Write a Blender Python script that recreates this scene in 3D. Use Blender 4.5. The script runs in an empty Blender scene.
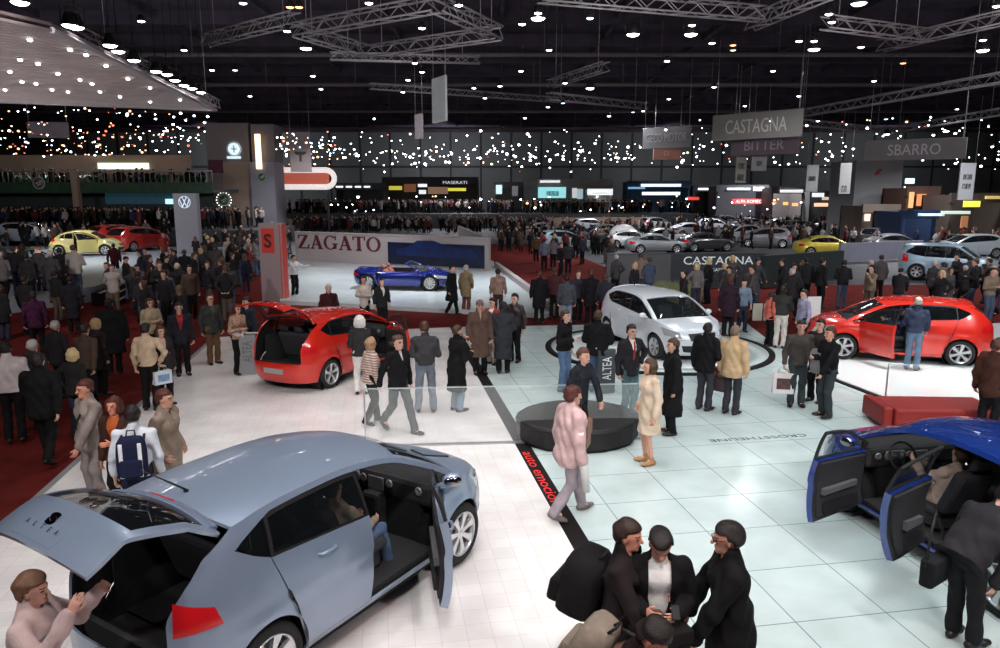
import bpy, bmesh, math, random
import numpy as np
from mathutils import Vector, Matrix
random.seed(11)
PI = math.pi
R = math.radians
SC = bpy.context.scene
COL = SC.collection

# ------------------------------------------------------------------ camera
FPX, PITCH, CAMH = 726.0, 0.1782, 4.2
cam_d = bpy.data.cameras.new('camera')
cam_d.sensor_width = 36.0
cam_d.sensor_fit = 'HORIZONTAL'
cam_d.lens = 36.0 * FPX / 1000.0
cam_d.clip_end = 600
cam = bpy.data.objects.new('camera', cam_d)
cam.location = (0, 0, CAMH)
cam.rotation_euler = (PI / 2 - PITCH, 0, 0)
COL.objects.link(cam)
SC.camera = cam

def ray(u, v):
    a = (u - 500) / FPX
    b = -(v - 324) / FPX
    c, s = math.cos(PITCH), math.sin(PITCH)
    return a, c + b * s, -s + b * c

def at(u, v, z=0.0):
    """point of the plane height z seen at (u, v) in the photograph"""
    x, y, d = ray(u, v)
    t = (z - CAMH) / d
    return Vector((x * t, y * t, z))

def atd(u, v, y0):
    """point at distance y0 into the hall seen at (u, v)"""
    x, y, d = ray(u, v)
    t = y0 / y
    return Vector((x * t, y0, CAMH + d * t))

# ------------------------------------------------------------------ materials
MATS = {}
def mat(name, col=(.5, .5, .5), rough=.6, metal=0.0, coat=0.0, emit=None, es=0.0, noise=0.0, nscale=8.0,
        bump=0.0, bscale=40.0, trans=0.0, ior=1.45, alpha=1.0, objcol=False, sheen=0.0, spec=.5, bdist=.01):
    if name in MATS:
        return MATS[name]
    m = bpy.data.materials.new(name)
    m.use_nodes = True
    nt = m.node_tree
    b = nt.nodes['Principled BSDF']
    c4 = (*col, 1)
    b.inputs['Base Color'].default_value = c4
    b.inputs['Roughness'].default_value = rough
    b.inputs['Metallic'].default_value = metal
    b.inputs['Coat Weight'].default_value = coat
    b.inputs['Coat Roughness'].default_value = .04
    b.inputs['Transmission Weight'].default_value = trans
    b.inputs['IOR'].default_value = ior
    b.inputs['Specular IOR Level'].default_value = spec
    b.inputs['Sheen Weight'].default_value = sheen
    if alpha < 1:
        b.inputs['Alpha'].default_value = alpha
    src = None
    if objcol:
        oi = nt.nodes.new('ShaderNodeObjectInfo')
        src = oi.outputs['Color']
        nt.links.new(src, b.inputs['Base Color'])
    if noise > 0:
        tc = nt.nodes.new('ShaderNodeTexCoord')
        n = nt.nodes.new('ShaderNodeTexNoise')
        n.inputs['Scale'].default_value = nscale
        n.inputs['Detail'].default_value = 5
        nt.links.new(tc.outputs['Object'], n.inputs['Vector'])
        mx = nt.nodes.new('ShaderNodeMix')
        mx.data_type = 'RGBA'
        mx.blend_type = 'MULTIPLY'
        mx.inputs['Factor'].default_value = noise
        mx.inputs[6].default_value = c4
        if src:
            nt.links.new(src, mx.inputs[6])
        nt.links.new(n.outputs['Color'], mx.inputs[7])
        hs = nt.nodes.new('ShaderNodeRGBToBW')
        nt.links.new(n.outputs['Color'], hs.inputs[0])
        mr = nt.nodes.new('ShaderNodeMapRange')
        mr.inputs[1].default_value = .3
        mr.inputs[2].default_value = .7
        mr.inputs[3].default_value = .25
        mr.inputs[4].default_value = 1.5
        nt.links.new(hs.outputs[0], mr.inputs[0])
        nt.links.new(mr.outputs[0], mx.inputs[7])
        nt.links.new(mx.outputs[2], b.inputs['Base Color'])
    if bump > 0:
        tc = nt.nodes.new('ShaderNodeTexCoord')
        n = nt.nodes.new('ShaderNodeTexNoise')
        n.inputs['Scale'].default_value = bscale
        n.inputs['Detail'].default_value = 4
        nt.links.new(tc.outputs['Object'], n.inputs['Vector'])
        bp = nt.nodes.new('ShaderNodeBump')
        bp.inputs['Strength'].default_value = bump
        bp.inputs['Distance'].default_value = bdist
        nt.links.new(n.outputs['Fac'], bp.inputs['Height'])
        nt.links.new(bp.outputs['Normal'], b.inputs['Normal'])
    if emit is not None:
        b.inputs['Emission Color'].default_value = (*emit, 1)
        b.inputs['Emission Strength'].default_value = es
    MATS[name] = m
    return m

def quiet(m):
    """many tiny glowing bulbs: seen and reflected, not sampled one by one"""
    m.cycles.emission_sampling = 'NONE'
    return m

def cloth(col, kind='cloth'):
    k = '%s_%03d_%03d_%03d' % (kind, col[0] * 999, col[1] * 999, col[2] * 999)
    if kind == 'leather':
        return mat(k, col, .42, bump=.3, bscale=30, noise=.25, nscale=6)
    return mat(k, col, .88, bump=.35, bscale=60, noise=.35, nscale=9, spec=.2)

# ------------------------------------------------------------------ objects and tags
def link(o, parent=None):
    COL.objects.link(o)
    if parent is not None:
        o.parent = parent
    return o

def tag(o, label=None, cat=None, group=None, kind=None):
    if label: o['label'] = label
    if cat: o['category'] = cat
    if group: o['group'] = group
    if kind: o['kind'] = kind
    return o

def empty(name, loc=(0, 0, 0), rz=0.0, label=None, cat=None, group=None):
    o = bpy.data.objects.new(name, None)
    o.empty_display_size = .1
    o.location = loc
    o.rotation_euler = (0, 0, rz)
    COL.objects.link(o)
    return tag(o, label, cat, group)

def copy_tree(o, parent=None):
    c = o.copy()
    COL.objects.link(c)
    if parent is not None:
        c.parent = parent
        c.matrix_parent_inverse = o.matrix_parent_inverse.copy()
    for ch in list(o.children):
        copy_tree(ch, c)
    return c

def tint(o, col):
    o.color = (*col, 1)
    for c in o.children:
        tint(c, col)

class MB:
    """collects shapes, then links them as ONE mesh object"""
    def __init__(self):
        self.v, self.f, self.m, self.s = [], [], [], []
    def add(self, vs, fs, mi=0, smooth=False):
        o = len(self.v)
        self.v += [tuple(p) for p in vs]
        for f in fs:
            self.f.append([i + o for i in f]); self.m.append(mi); self.s.append(smooth)
        return self
    def box(self, x0, x1, y0, y1, z0, z1, mi=0, M=None):
        vs = [(x, y, z) for z in (z0, z1) for y in (y0, y1) for x in (x0, x1)]
        if M is not None: vs = [M @ Vector(p) for p in vs]
        return self.add(vs, [(0, 2, 3, 1), (4, 5, 7, 6), (0, 1, 5, 4), (2, 6, 7, 3), (0, 4, 6, 2), (1, 3, 7, 5)], mi)
    def cbox(self, x0, x1, y0, y1, z0, z1, c=.01, mi=0, M=None):
        """box with chamfered edges"""
        cx, cy, cz = (x0 + x1) / 2, (y0 + y1) / 2, (z0 + z1) / 2
        hx, hy, hz = abs(x1 - x0) / 2, abs(y1 - y0) / 2, abs(z1 - z0) / 2
        c = min(c, hx * .9, hy * .9, hz * .9)
        bm = bmesh.new()
        bmesh.ops.create_cube(bm, size=1)
        for v in bm.verts:
            v.co = Vector((v.co.x * 2 * hx, v.co.y * 2 * hy, v.co.z * 2 * hz))
        bmesh.ops.bevel(bm, geom=list(bm.edges), offset=c, segments=2, profile=.5, affect='EDGES')
        bm.verts.index_update()
        T = Matrix.Translation((cx, cy, cz))
        if M is not None: T = M @ T
        self.add([T @ v.co for v in bm.verts], [[v.index for v in f.verts] for f in bm.faces], mi, False)
        bm.free()
        return self
    def tube(self, pts, r, n=8, mi=0, caps=True, closed=False):
        pts = [Vector(p) for p in pts]
        rs = r if isinstance(r, (list, tuple)) else [r] * len(pts)
        vs, fs = [], []
        N = len(pts)
        up = None
        for i, p in enumerate(pts):
            a = pts[(i - 1) % N] if (closed or i > 0) else p
            b = pts[(i + 1) % N] if (closed or i < N - 1) else p
            d = (b - a).normalized()
            if up is None:
                up = Vector((0, 0, 1)) if abs(d.z) < .9 else Vector((1, 0, 0))
            sd = d.cross(up).normalized()
            up = sd.cross(d).normalized()
            for k in range(n):
                t = 2 * PI * k / n
                vs.append(p + (sd * math.cos(t) + up * math.sin(t)) * rs[i])
        for i in range(N if closed else N - 1):
            j = (i + 1) % N
            for k in range(n):
                l = (k + 1) % n
                fs.append((i * n + k, j * n + k, j * n + l, i * n + l))
        self.add(vs, fs, mi, True)
        if caps and not closed:
            o = len(self.v) - len(vs)
            self.f.append([o + k for k in range(n)]); self.m.append(mi); self.s.append(False)
            self.f.append([o + (N - 1) * n + k for k in reversed(range(n))]); self.m.append(mi); self.s.append(False)
        return self
    def lathe(self, prof, n=24, mi=0, M=None, smooth=True):
        """prof of (r, z), turned about z"""
        vs, fs = [], []
        for r, z in prof:
            for k in range(n):
                t = 2 * PI * k / n
                vs.append(Vector((r * math.cos(t), r * math.sin(t), z)))
        if M is not None: vs = [M @ p for p in vs]
        for i in range(len(prof) - 1):
            for k in range(n):
                l = (k + 1) % n
                fs.append((i * n + k, i * n + l, (i + 1) * n + l, (i + 1) * n + k))
        return self.add(vs, fs, mi, smooth)
    def prism(self, poly, z0, z1, mi=0, M=None):
        n = len(poly)
        vs = [Vector((x, y, z0)) for x, y in poly] + [Vector((x, y, z1)) for x, y in poly]
        if M is not None: vs = [M @ p for p in vs]
        fs = [tuple(reversed(range(n))), tuple(range(n, 2 * n))]
        fs += [(i, (i + 1) % n, n + (i + 1) % n, n + i) for i in range(n)]
        return self.add(vs, fs, mi)
    def ball(self, c, r, n=10, mi=0):
        rx, ry, rz = r if isinstance(r, (list, tuple)) else (r, r, r)
        vs, fs = [], []
        h = max(4, n // 2)
        for i in range(h + 1):
            a = PI * i / h
            for k in range(n):
                t = 2 * PI * k / n
                vs.append((c[0] + rx * math.sin(a) * math.cos(t), c[1] + ry * math.sin(a) * math.sin(t), c[2] + rz * math.cos(a)))
        for i in range(h):
            for k in range(n):
                l = (k + 1) % n
                fs.append((i * n + k, (i + 1) * n + k, (i + 1) * n + l, i * n + l))
        return self.add(vs, fs, mi, True)
    def mesh(self, name, mats):
        me = bpy.data.meshes.new(name)
        me.from_pydata(self.v, [], self.f)
        for m in (mats if isinstance(mats, (list, tuple)) else [mats]):
            me.materials.append(m)
        me.polygons.foreach_set('material_index', self.m)
        me.polygons.foreach_set('use_smooth', self.s)
        me.update()
        return me
    def build(self, name, mats, parent=None, loc=None, rz=None):
        o = bpy.data.objects.new(name, self.mesh(name, mats))
        if loc is not None: o.location = loc
        if rz is not None: o.rotation_euler = (0, 0, rz)
        return link(o, parent)

def text(name, body, size, m, parent, loc, rot, depth=.01, width=None, height=None, shear=0.0, bold=0.0, space=1.0):
    """raised lettering"""
    c = bpy.data.curves.new(name, 'FONT')
    c.body = body
    c.size = size
    c.extrude = depth
    c.align_x = 'CENTER'
    c.align_y = 'CENTER'
    c.shear = shear
    c.offset = bold
    c.space_character = space
    c.resolution_u = 3
    tmp = bpy.data.objects.new(name, c)
    COL.objects.link(tmp)
    bpy.context.view_layer.update()
    me = bpy.data.meshes.new_from_object(tmp.evaluated_get(bpy.context.evaluated_depsgraph_get()))
    bpy.data.objects.remove(tmp)
    n = len(me.vertices)
    co = np.empty(n * 3, np.float32)
    me.vertices.foreach_get('co', co)
    co = co.reshape(-1, 3)
    if width or height:
        mn, mx = co.min(0), co.max(0)
        cen = (mn + mx) / 2
        if width: co[:, 0] = (co[:, 0] - cen[0]) * width / max(1e-6, mx[0] - mn[0])
        if height: co[:, 1] = (co[:, 1] - cen[1]) * height / max(1e-6, mx[1] - mn[1])
        me.vertices.foreach_set('co', co.ravel())
    me.materials.clear()
    me.materials.append(m)
    me.update()
    o = bpy.data.objects.new(name, me)
    o.location = loc
    o.rotation_euler = rot
    return link(o, parent)

def fast_mesh(name, V, F, mats, mi=None):
    """quads from arrays"""
    me = bpy.data.meshes.new(name)
    me.vertices.add(len(V))
    me.vertices.foreach_set('co', np.asarray(V, np.float32).ravel())
    nf = len(F)
    me.loops.add(nf * 4)
    me.polygons.add(nf)
    me.loops.foreach_set('vertex_index', np.asarray(F, np.int32).ravel())
    me.polygons.foreach_set('loop_start', np.arange(0, nf * 4, 4, dtype=np.int32))
    me.polygons.foreach_set('use_smooth', np.ones(nf, bool))
    for m in mats: me.materials.append(m)
    if mi is not None: me.polygons.foreach_set('material_index', np.asarray(mi, np.int32))
    me.update(calc_edges=True)
    me.validate()
    return me

# ------------------------------------------------------------------ implicit surfaces for figures
class Field:
    def __init__(self, lo, hi, h):
        lo, hi = np.array(lo, float), np.array(hi, float)
        n = np.ceil((hi - lo) / h).astype(int) + 1
        self.lo, self.h, self.n = lo, h, n
        self.ax = [(lo[i] + h * np.arange(n[i])).astype(np.float32) for i in range(3)]
        self.d = np.full(n, 0.3, np.float32)
    def sub(self, lo, hi):
        i0 = np.clip(np.floor((np.array(lo) - self.lo) / self.h).astype(int), 0, self.n)
        i1 = np.clip(np.ceil((np.array(hi) - self.lo) / self.h).astype(int) + 1, 0, self.n)
        if np.any(i1 <= i0): return None
        s = tuple(slice(a, b) for a, b in zip(i0, i1))
        X = self.ax[0][s[0]][:, None, None]; Y = self.ax[1][s[1]][None, :, None]; Z = self.ax[2][s[2]][None, None, :]
        return s, X, Y, Z
    def seg_d(self, p, X, Y, Z):
        A, B, ra, rb, fr = p
        ba = B - A
        L2 = float(ba @ ba) + 1e-9
        t = np.clip(((X - A[0]) * ba[0] + (Y - A[1]) * ba[1] + (Z - A[2]) * ba[2]) / L2, 0, 1)
        qx = X - A[0] - t * ba[0]; qy = Y - A[1] - t * ba[1]; qz = Z - A[2] - t * ba[2]
        if fr is None:
            return np.sqrt(qx * qx + qy * qy + qz * qz) - (ra + (rb - ra) * t)
        Rv, Fv = fr
        Uv = np.cross(Rv, Fv)
        rx = ra[0] + (rb[0] - ra[0]) * t
        ry = ra[1] + (rb[1] - ra[1]) * t
        a = (qx * Rv[0] + qy * Rv[1] + qz * Rv[2]) / rx
        b = (qx * Fv[0] + qy * Fv[1] + qz * Fv[2]) / ry
        mn = np.minimum(rx, ry)
        c = (qx * Uv[0] + qy * Uv[1] + qz * Uv[2]) / (mn if len(ra) < 3 else ra[2])
        e = np.sqrt(a * a + b * b + c * c)
        return (e - 1) * mn
    def box_of(self, p, m):
        A, B, ra, rb, fr = p
        r = max(np.max(ra), np.max(rb)) + m
        return np.minimum(A, B) - r, np.maximum(A, B) + r
    def add(self, p, k=.03):
        q = self.sub(*self.box_of(p, k * 2 + self.h * 2))
        if q is None: return
        s, X, Y, Z = q
        d = self.seg_d(p, X, Y, Z)
        f = self.d[s]
        if k > 0:
            h = np.maximum(k - np.abs(f - d), 0) / k
            self.d[s] = np.minimum(f, d) - h * h * k * .25
        else:
            self.d[s] = np.minimum(f, d)
    def cut(self, p, k=.01):
        q = self.sub(*self.box_of(p, k * 2 + self.h * 2))
        if q is None: return
        s, X, Y, Z = q
        d = -self.seg_d(p, X, Y, Z)
        f = self.d[s]
        h = np.maximum(k - np.abs(f - d), 0) / k
        self.d[s] = np.maximum(f, d) + h * h * k * .25
    def plane(self, pt, n):
        """keep the side n points away from"""
        X = self.ax[0][:, None, None]; Y = self.ax[1][None, :, None]; Z = self.ax[2][None, None, :]
        d = (X - pt[0]) * n[0] + (Y - pt[1]) * n[1] + (Z - pt[2]) * n[2]
        self.d = np.maximum(self.d, d.astype(np.float32))
    def carve(self, fn):
        X = self.ax[0][:, None, None]; Y = self.ax[1][None, :, None]; Z = self.ax[2][None, None, :]
        self.d = np.maximum(self.d, fn(X, Y, Z).astype(np.float32))
    def folds(self, amp, seed=0.0, fz=24.0):
        X = self.ax[0][:, None, None]; Y = self.ax[1][None, :, None]; Z = self.ax[2][None, None, :]
        w = np.sin(Z * fz + 5 * np.sin(X * 9 + seed) + 4 * np.sin(Y * 8 + seed * 2)) + .7 * np.sin(Z * fz * .55 + X * 22 - Y * 17 + seed * 3)
        self.d = self.d + (amp * w).astype(np.float32)
    def nets(self):
        f = self.d
        ins = f < 0
        nx, ny, nz = f.shape
        cnt = np.zeros((nx - 1, ny - 1, nz - 1), np.int8)
        for a in (0, 1):
            for b in (0, 1):
                for c in (0, 1):
                    cnt += ins[a:nx - 1 + a, b:ny - 1 + b, c:nz - 1 + c]
        act = (cnt > 0) & (cnt < 8)
        I = np.argwhere(act)
        idx = np.full(act.shape, -1, np.int32)
        idx[act] = np.arange(len(I))
        cor = {(a, b, c): f[I[:, 0] + a, I[:, 1] + b, I[:, 2] + c] for a in (0, 1) for b in (0, 1) for c in (0, 1)}
        acc = np.zeros((len(I), 3)); num = np.zeros(len(I))
        ks = list(cor)
        for a in ks:
            for ax in range(3):
                if a[ax] == 0:
                    b = list(a); b[ax] = 1; b = tuple(b)
                    v0, v1 = cor[a], cor[b]
                    m = (v0 < 0) != (v1 < 0)
                    t = np.where(m, v0 / np.where(m, v0 - v1, 1), 0)
                    for j in range(3):
                        acc[:, j] += m * (a[j] + (t if j == ax else 0))
                    num += m
        V = self.lo + self.h * (I + acc / np.maximum(num, 1)[:, None])
        F = []
        for ax in range(3):
            o1, o2 = [(1, 2), (2, 0), (0, 1)][ax]
            s0 = [slice(None)] * 3; s1 = [slice(None)] * 3
            s0[ax] = slice(0, -1); s1[ax] = slice(1, None)
            for o in (o1, o2):
                s0[o] = slice(1, -1); s1[o] = slice(1, -1)
            A, B = ins[tuple(s0)], ins[tuple(s1)]
            for flip, M in ((False, A & ~B), (True, ~A & B)):
                P = np.argwhere(M)
                if len(P) == 0: continue
                P[:, o1] += 1; P[:, o2] += 1
                def cell(d1, d2):
                    Q = P.copy(); Q[:, o1] -= d1; Q[:, o2] -= d2
                    return idx[Q[:, 0], Q[:, 1], Q[:, 2]]
                q = [cell(1, 1), cell(0, 1), cell(0, 0), cell(1, 0)]
                if flip: q = q[::-1]
                F.append(np.stack(q, 1))
        F = np.concatenate(F) if F else np.zeros((0, 4), np.int32)
        F = F[(F >= 0).all(1)]
        return V, F

def v3(*a): return np.array(a, float)
def unit(v): return v / (np.linalg.norm(v) + 1e-9)

ARMS = {  # elbow and wrist from the shoulder: outward, forward, up
    'down': ((.06, -.02, -.285), (.07, .05, -.53)), 'swing': ((.07, .10, -.26), (.06, .24, -.45)),
    'back': ((.07, -.11, -.26), (.08, -.15, -.51)), 'pockets': ((.13, -.09, -.26), (.045, .09, -.44)),
    'crossed': ((.06, .07, -.27), (-.19, .23, -.23)), 'phone': ((.06, .03, -.28), (-.07, .27, -.22)),
    'forward': ((.05, .19, -.21), (.02, .43, -.13)), 'behind': ((.09, -.12, -.25), (-.06, -.19, -.42)),
    'up': ((.10, .17, -.17), (.05, .30, .06)), 'face': ((.03, .15, -.23), (-.08, .22, .02)),
    'hip': ((.19, -.09, -.2), (.06, .0, -.39)), 'carry': ((.07, .0, -.28), (.0, .2, -.40)),
    'low': ((.03, .17, -.23), (.0, .30, -.46)), 'lap': ((.05, .12, -.25), (-.03, .34, -.36)),
    'out': ((.20, .13, -.16), (.33, .34, -.10)),
}
SKIN = (.62, .36, .27)

def figure(spec, res=.02):
    """joints and clothing of one figure, facing -y at the origin; returns named (V, F) shells"""
    g = spec.get
    H = g('h', 1.75); s = H / 1.75
    fem = g('fem', False)
    wd = g('build', 1.0)
    lean = R(g('lean', 3)); side = R(g('side', 0))
    st = g('stride', 0.0); spread = g('spread', .10)
    sit = g('sit', False)
    drop = g('drop', 0.0)
    X, Y, Z = v3(1, 0, 0), v3(0, 1, 0), v3(0, 0, 1)
    fwd = v3(0, -1, 0)
    pel = v3(0, 0, (.95 - drop) * s) + fwd * g('pelv', 0.0)
    up = unit(v3(math.sin(side), -math.sin(lean) * math.cos(side), math.cos(lean) * math.cos(side)))
    tw = R(g('twist', 0))
    rt = unit(v3(math.cos(tw), math.sin(tw), 0)); rt = unit(rt - up * (rt @ up))
    fo = unit(np.cross(rt, up)) * -1
    if fo @ fwd < 0: fo = -fo
    P = lambda a, b, c: pel + rt * a * s + fo * b * s + up * c * s
    waist, chest, nb = P(0, .0, .14), P(0, .005, .34), P(0, -.01, .505)
    hy, hp = R(g('yaw', 0)), R(g('nod', 0))
    hup = unit(up * .6 + Z * .4); hup0 = hup
    hf = unit(fo - hup * (fo @ hup)); hr = np.cross(hup, hf) * -1
    hr = rt if hr @ rt < 0 else hr
    hr = unit(np.cross(hf, hup)); hr = hr if hr @ rt > 0 else -hr
    hf2 = hf * math.cos(hy) + hr * math.sin(hy); hr2 = hr * math.cos(hy) - hf * math.sin(hy)
    hf3 = hf2 * math.cos(hp) - hup * math.sin(hp); hup = hup * math.cos(hp) + hf2 * math.sin(hp)
    hf, hr = hf3, hr2
    hc = nb + hup0 * .075 * s + hup * .07 * s + hf * .018 * s
    HP = lambda a, b, c: hc + hr * a * s + hf * b * s + hup * c * s
    S = lambda a, b, r0, r1=None, fr=None: (a, b, r0 if fr is not None else r0 * s, (r0 if r1 is None else r1) if fr is not None else (r0 if r1 is None else r1) * s, fr)
    def E(a, b, r0, r1, fr): return (a, b, tuple(x * s for x in r0), tuple(x * s for x in r1), fr)
    tf = (rt, fo)
    # legs
    hips, knees, anks = [], [], []
    for i, sg in enumerate((1, -1)):
        hip = pel + X * sg * .088 * s - Z * .03 * s
        if sit:
            kn = hip + fwd * .42 * s + X * sg * .06 * s + Z * .02
            an = kn + fwd * .10 * s - Z * .40 * s
        else:
            fy = (st if sg > 0 else -st) * .5
            an = v3(sg * spread, 0, .085 * s) + fwd * fy
            if fy < -.1: an[2] += min(.10, -fy * .3)
            L1, L2 = .424 * s, .419 * s
            d = an - hip; D = min(np.linalg.norm(d), (L1 + L2) * .999)
            a = (L1 * L1 - L2 * L2 + D * D) / (2 * D)
            hh = math.sqrt(max(L1 * L1 - a * a, 0))
            u = unit(d); bend = unit(fwd - u * (fwd @ u))
            kn = hip + u * a + bend * hh
        hips.append(hip); knees.append(kn); anks.append(an)
    sw = (.178 if fem else .20) * wd
    arms = g('arms', ('down', 'down'))
    sh, el, wr = [], [], []
    for sg, nm in zip((1, -1), arms):
        e, w = ARMS[nm] if isinstance(nm, str) else nm
        p = P(sg * sw * .95, -.005, .425)
        sh.append(p)
        el.append(p + rt * sg * e[0] * s + fo * e[1] * s + up * e[2] * s)
        wr.append(p + rt * sg * w[0] * s + fo * w[1] * s + up * w[2] * s)
    allp = np.array([pel, nb, HP(0, 0, .14)] + knees + anks + el + wr)
    lo = allp.min(0) - v3(.34, .34, .02); hi = allp.max(0) + v3(.34, .34, .16)
    lo[2] = min(lo[2], .0) - res * 2
    out = {}
    fine = res < .013
    hi_res = res
    # ---- body
    f = Field(lo, hi, res)
    ex = .0
    f.add(E(pel, waist, (.135 * wd, .09), (.12 * wd, .085), tf), .02)
    f.add(E(waist, chest, (.12 * wd, .085), (.145 * wd, .095), tf), .04)
    f.add(E(chest, P(0, -.005, .43), (.145 * wd, .09), (.13 * wd, .07), tf), .04)
    f.add(S(nb - up * .06 * s, HP(0, -.02, -.04), .062 if not fem else .052, .055 if not fem else .046), .03)
    for i in (0, 1):
        f.add(S(sh[i], el[i], .043, .036), .04); f.add(S(el[i], wr[i], .036, .027), .01)
        f.add(S(hips[i], knees[i], .07, .048), .04); f.add(S(knees[i], anks[i], .047, .033), .02)
        f.add(S(anks[i], anks[i] + fwd * .09 * s - Z * .045 * s, .034, .026), .02)
        # hand: palm, four fingers, thumb
        sg = (1, -1)[i]
        fa = unit(wr[i] - el[i])
        hd = fa
        if g('curl'): hd = unit(fa + fo * .25)
        pn = unit(rt * -sg - hd * (rt @ hd) * -sg)        # palm looks at the body
        if abs(fa @ rt) > .75: pn = unit(-fo + .001 * X)
        wv = unit(np.cross(hd, pn))
        pc = wr[i] + hd * .05 * s
        if fine:
            f.add(E(wr[i] + hd * .015 * s, wr[i] + hd * .085 * s, (.027, .015), (.040, .015), (wv, pn)), .012)
            tdir = wv if (wv @ (fo + up * .3)) > 0 else -wv
            for q, (o, ln) in enumerate(((.030, .068), (.010, .078), (-.010, .072), (-.029, .058))):
                b0 = wr[i] + hd * .092 * s + tdir * o * s
                m0 = b0 + (hd + pn * .45) * ln * .5 * s
                f.add(S(b0, m0, .0095, .0085), .004); f.add(S(m0, m0 + unit(hd * .55 + pn) * ln * .5 * s, .0085, .0075), .003)
            t0 = wr[i] + hd * .03 * s + tdir * .022 * s
            t1 = t0 + unit(hd + tdir * .9 + pn * .4) * .05 * s
            f.add(S(t0, t1, .013, .010), .008); f.add(S(t1, t1 + unit(hd + tdir * .2 + pn * .4) * .03 * s, .010, .008), .003)
        else:
            f.add(E(wr[i], wr[i] + hd * .08 * s, (.027, .021), (.034, .021), (wv, pn)), .01)
            f.add(E(wr[i] + hd * .08 * s, wr[i] + unit(hd + pn * .6) * .14 * s, (.033, .017), (.024, .014), (wv, pn)), .01)
    hfm = (hr, hf)
    f.add(E(HP(0, -.018, .028), HP(0, -.012, .03), (.076, .092, .088), (.076, .092, .088), hfm), .015)
    f.add(E(HP(0, .015, -.005), HP(0, .03, -.072), (.066, .070), (.046, .048), hfm), .03)
    f.add(S(HP(0, .088, .0), HP(0, .106, -.03), .010, .0155), .014)
    f.add(S(HP(-.03, .078, .018), HP(.03, .078, .018), .012), .018)
    f.add(S(HP(-.016, .082, -.062), HP(.016, .082, -.062), .0095), .01)
    f.add(S(HP(0, .062, -.095), HP(0, .064, -.095), .022), .02)
    for sg in (1, -1):
        f.cut(S(HP(.032 * sg, .098, .0), HP(.034 * sg, .098, .0), .016), .012)
        f.add(S(HP(.031 * sg, .074, -.001), HP(.031 * sg, .075, -.001), .014), .004)
        f.add(E(HP(.079 * sg, -.005, .008), HP(.076 * sg, .0, -.026), (.011, .021), (.010, .014), hfm), .008)
    V, F = f.nets()
    # eyes and mouth
    c = V[F].mean(1) - hc
    a, b, u_ = c @ hr / s, c @ hf / s, c @ hup / s
    mi = np.zeros(len(F), np.int32)
    if res < .022:
        mi[(np.abs(np.abs(a) - .032) < .013) & (np.abs(u_ + .001) < max(.006, res * .45)) & (b > .05)] = 1
        mi[(np.abs(np.abs(a) - .033) < .019) & (np.abs(u_ - .021) < max(.004, res * .3)) & (b > .06)] = 1
        mi[(np.abs(a) < .024) & (np.abs(u_ + .062) < max(.006, res * .4)) & (b > .06)] = 2
    out['body'] = (V, F, mi)
    # ---- trousers or skirt
    bt = g('bottom', 'trousers')
    lg = g('legs', 1.0)
    if bt != 'none':
        f = Field(lo, hi, res)
        f.add(E(pel - up * .02 * s, P(0, 0, .09), (.158 * wd, .112), (.15 * wd, .108), tf), .03)
        if bt == 'trousers':
            for i in (0, 1):
                f.add(S(hips[i], knees[i], .094 * lg, .073 * lg), .05)
                f.add(S(knees[i], anks[i] + Z * .0, .072 * lg, .066 * lg), .02)
            f.folds(.005 * (res < .03), g('seed', 1.0))
            if not sit: f.carve(lambda X_, Y_, Z_: .035 - Z_ + 0 * X_ + 0 * Y_)
        else:
            zb = g('skirt', .55) * s
            f.add(E(pel, v3(0, 0, zb) , (.17, .13), (.19, .17), (X, fwd)), .05)
            f.carve(lambda X_, Y_, Z_: zb - Z_ + 0 * X_ + 0 * Y_)
        V, F = f.nets(); out['trousers' if bt == 'trousers' else 'skirt'] = (V, F, None)
    # ---- top
    inf = g('inf', .018)
    hem = g('hem', .80)
    f = Field(lo, hi, res)
    ww = .135 if fem else .158
    f.add(E(P(0, 0, -.12), waist, ((.172 + inf) * wd, .128 + inf), ((ww + inf) * wd, .10 + inf), tf), .05)
    f.add(E(waist, chest, ((ww + inf) * wd, .10 + inf), ((.160 + inf) * wd, .108 + inf), tf), .05)
    f.add(E(chest, P(0, -.005, .42), ((.160 + inf) * wd, .105 + inf), ((.135 + inf) * wd, .072 + inf), tf), .05)
    if fem: 
        for sg in (1, -1): f.add(S(P(.07 * sg, .085, .30), P(.07 * sg, .09, .29), .058), .05)
    for i in (0, 1):
        f.add(S(nb - up * .045 * s, sh[i] + up * .012 * s, .052 + inf * .2, .047 + inf * .3), .04)
    f.add(S(nb - up * .05 * s, nb + up * (.02 if inf < .015 else .035) * s, .078, .066 + inf * .4), .03)
    sl = g('sleeve', 1.0)
    for i in (0, 1):
        f.add(S(sh[i], el[i], .050 + inf * .75, .045 + inf * .75), .03)
        if sl > .5:
            f.add(S(el[i], el[i] + (wr[i] - el[i]) * (.97 if sl > .9 else .5), .045 + inf * .75, .036 + inf * .7), .02)
    if hem < .70:
        zb = hem * s
        cx = (anks[0] + anks[1]) / 2; 
        fl = g('flare', 1.0)
        f.add(E(P(0, 0, .05), v3(0, cx[1] * .6, zb), ((.16 + inf) * wd, .115 + inf), ((.185 + inf) * wd * fl, (.15 + inf + abs(st) * .25) * fl), (X, fwd)), .06)
    f.folds(g('fold', .006) * (1 if res < .03 else 0), g('seed', 1.0) + 2)
    hz = hem * s
    if lean > .5:
        p0 = pel + up * (hem - .93) * s; f.plane(p0, -up)
    elif not sit:
        f.carve(lambda X_, Y_, Z_: hz - Z_ + 0 * X_ + 0 * Y_)
    else:
        p0 = pel - up * .12 * s; f.plane(p0, -up)
    # open front showing the shirt
    op = g('open', 0.0)
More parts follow.
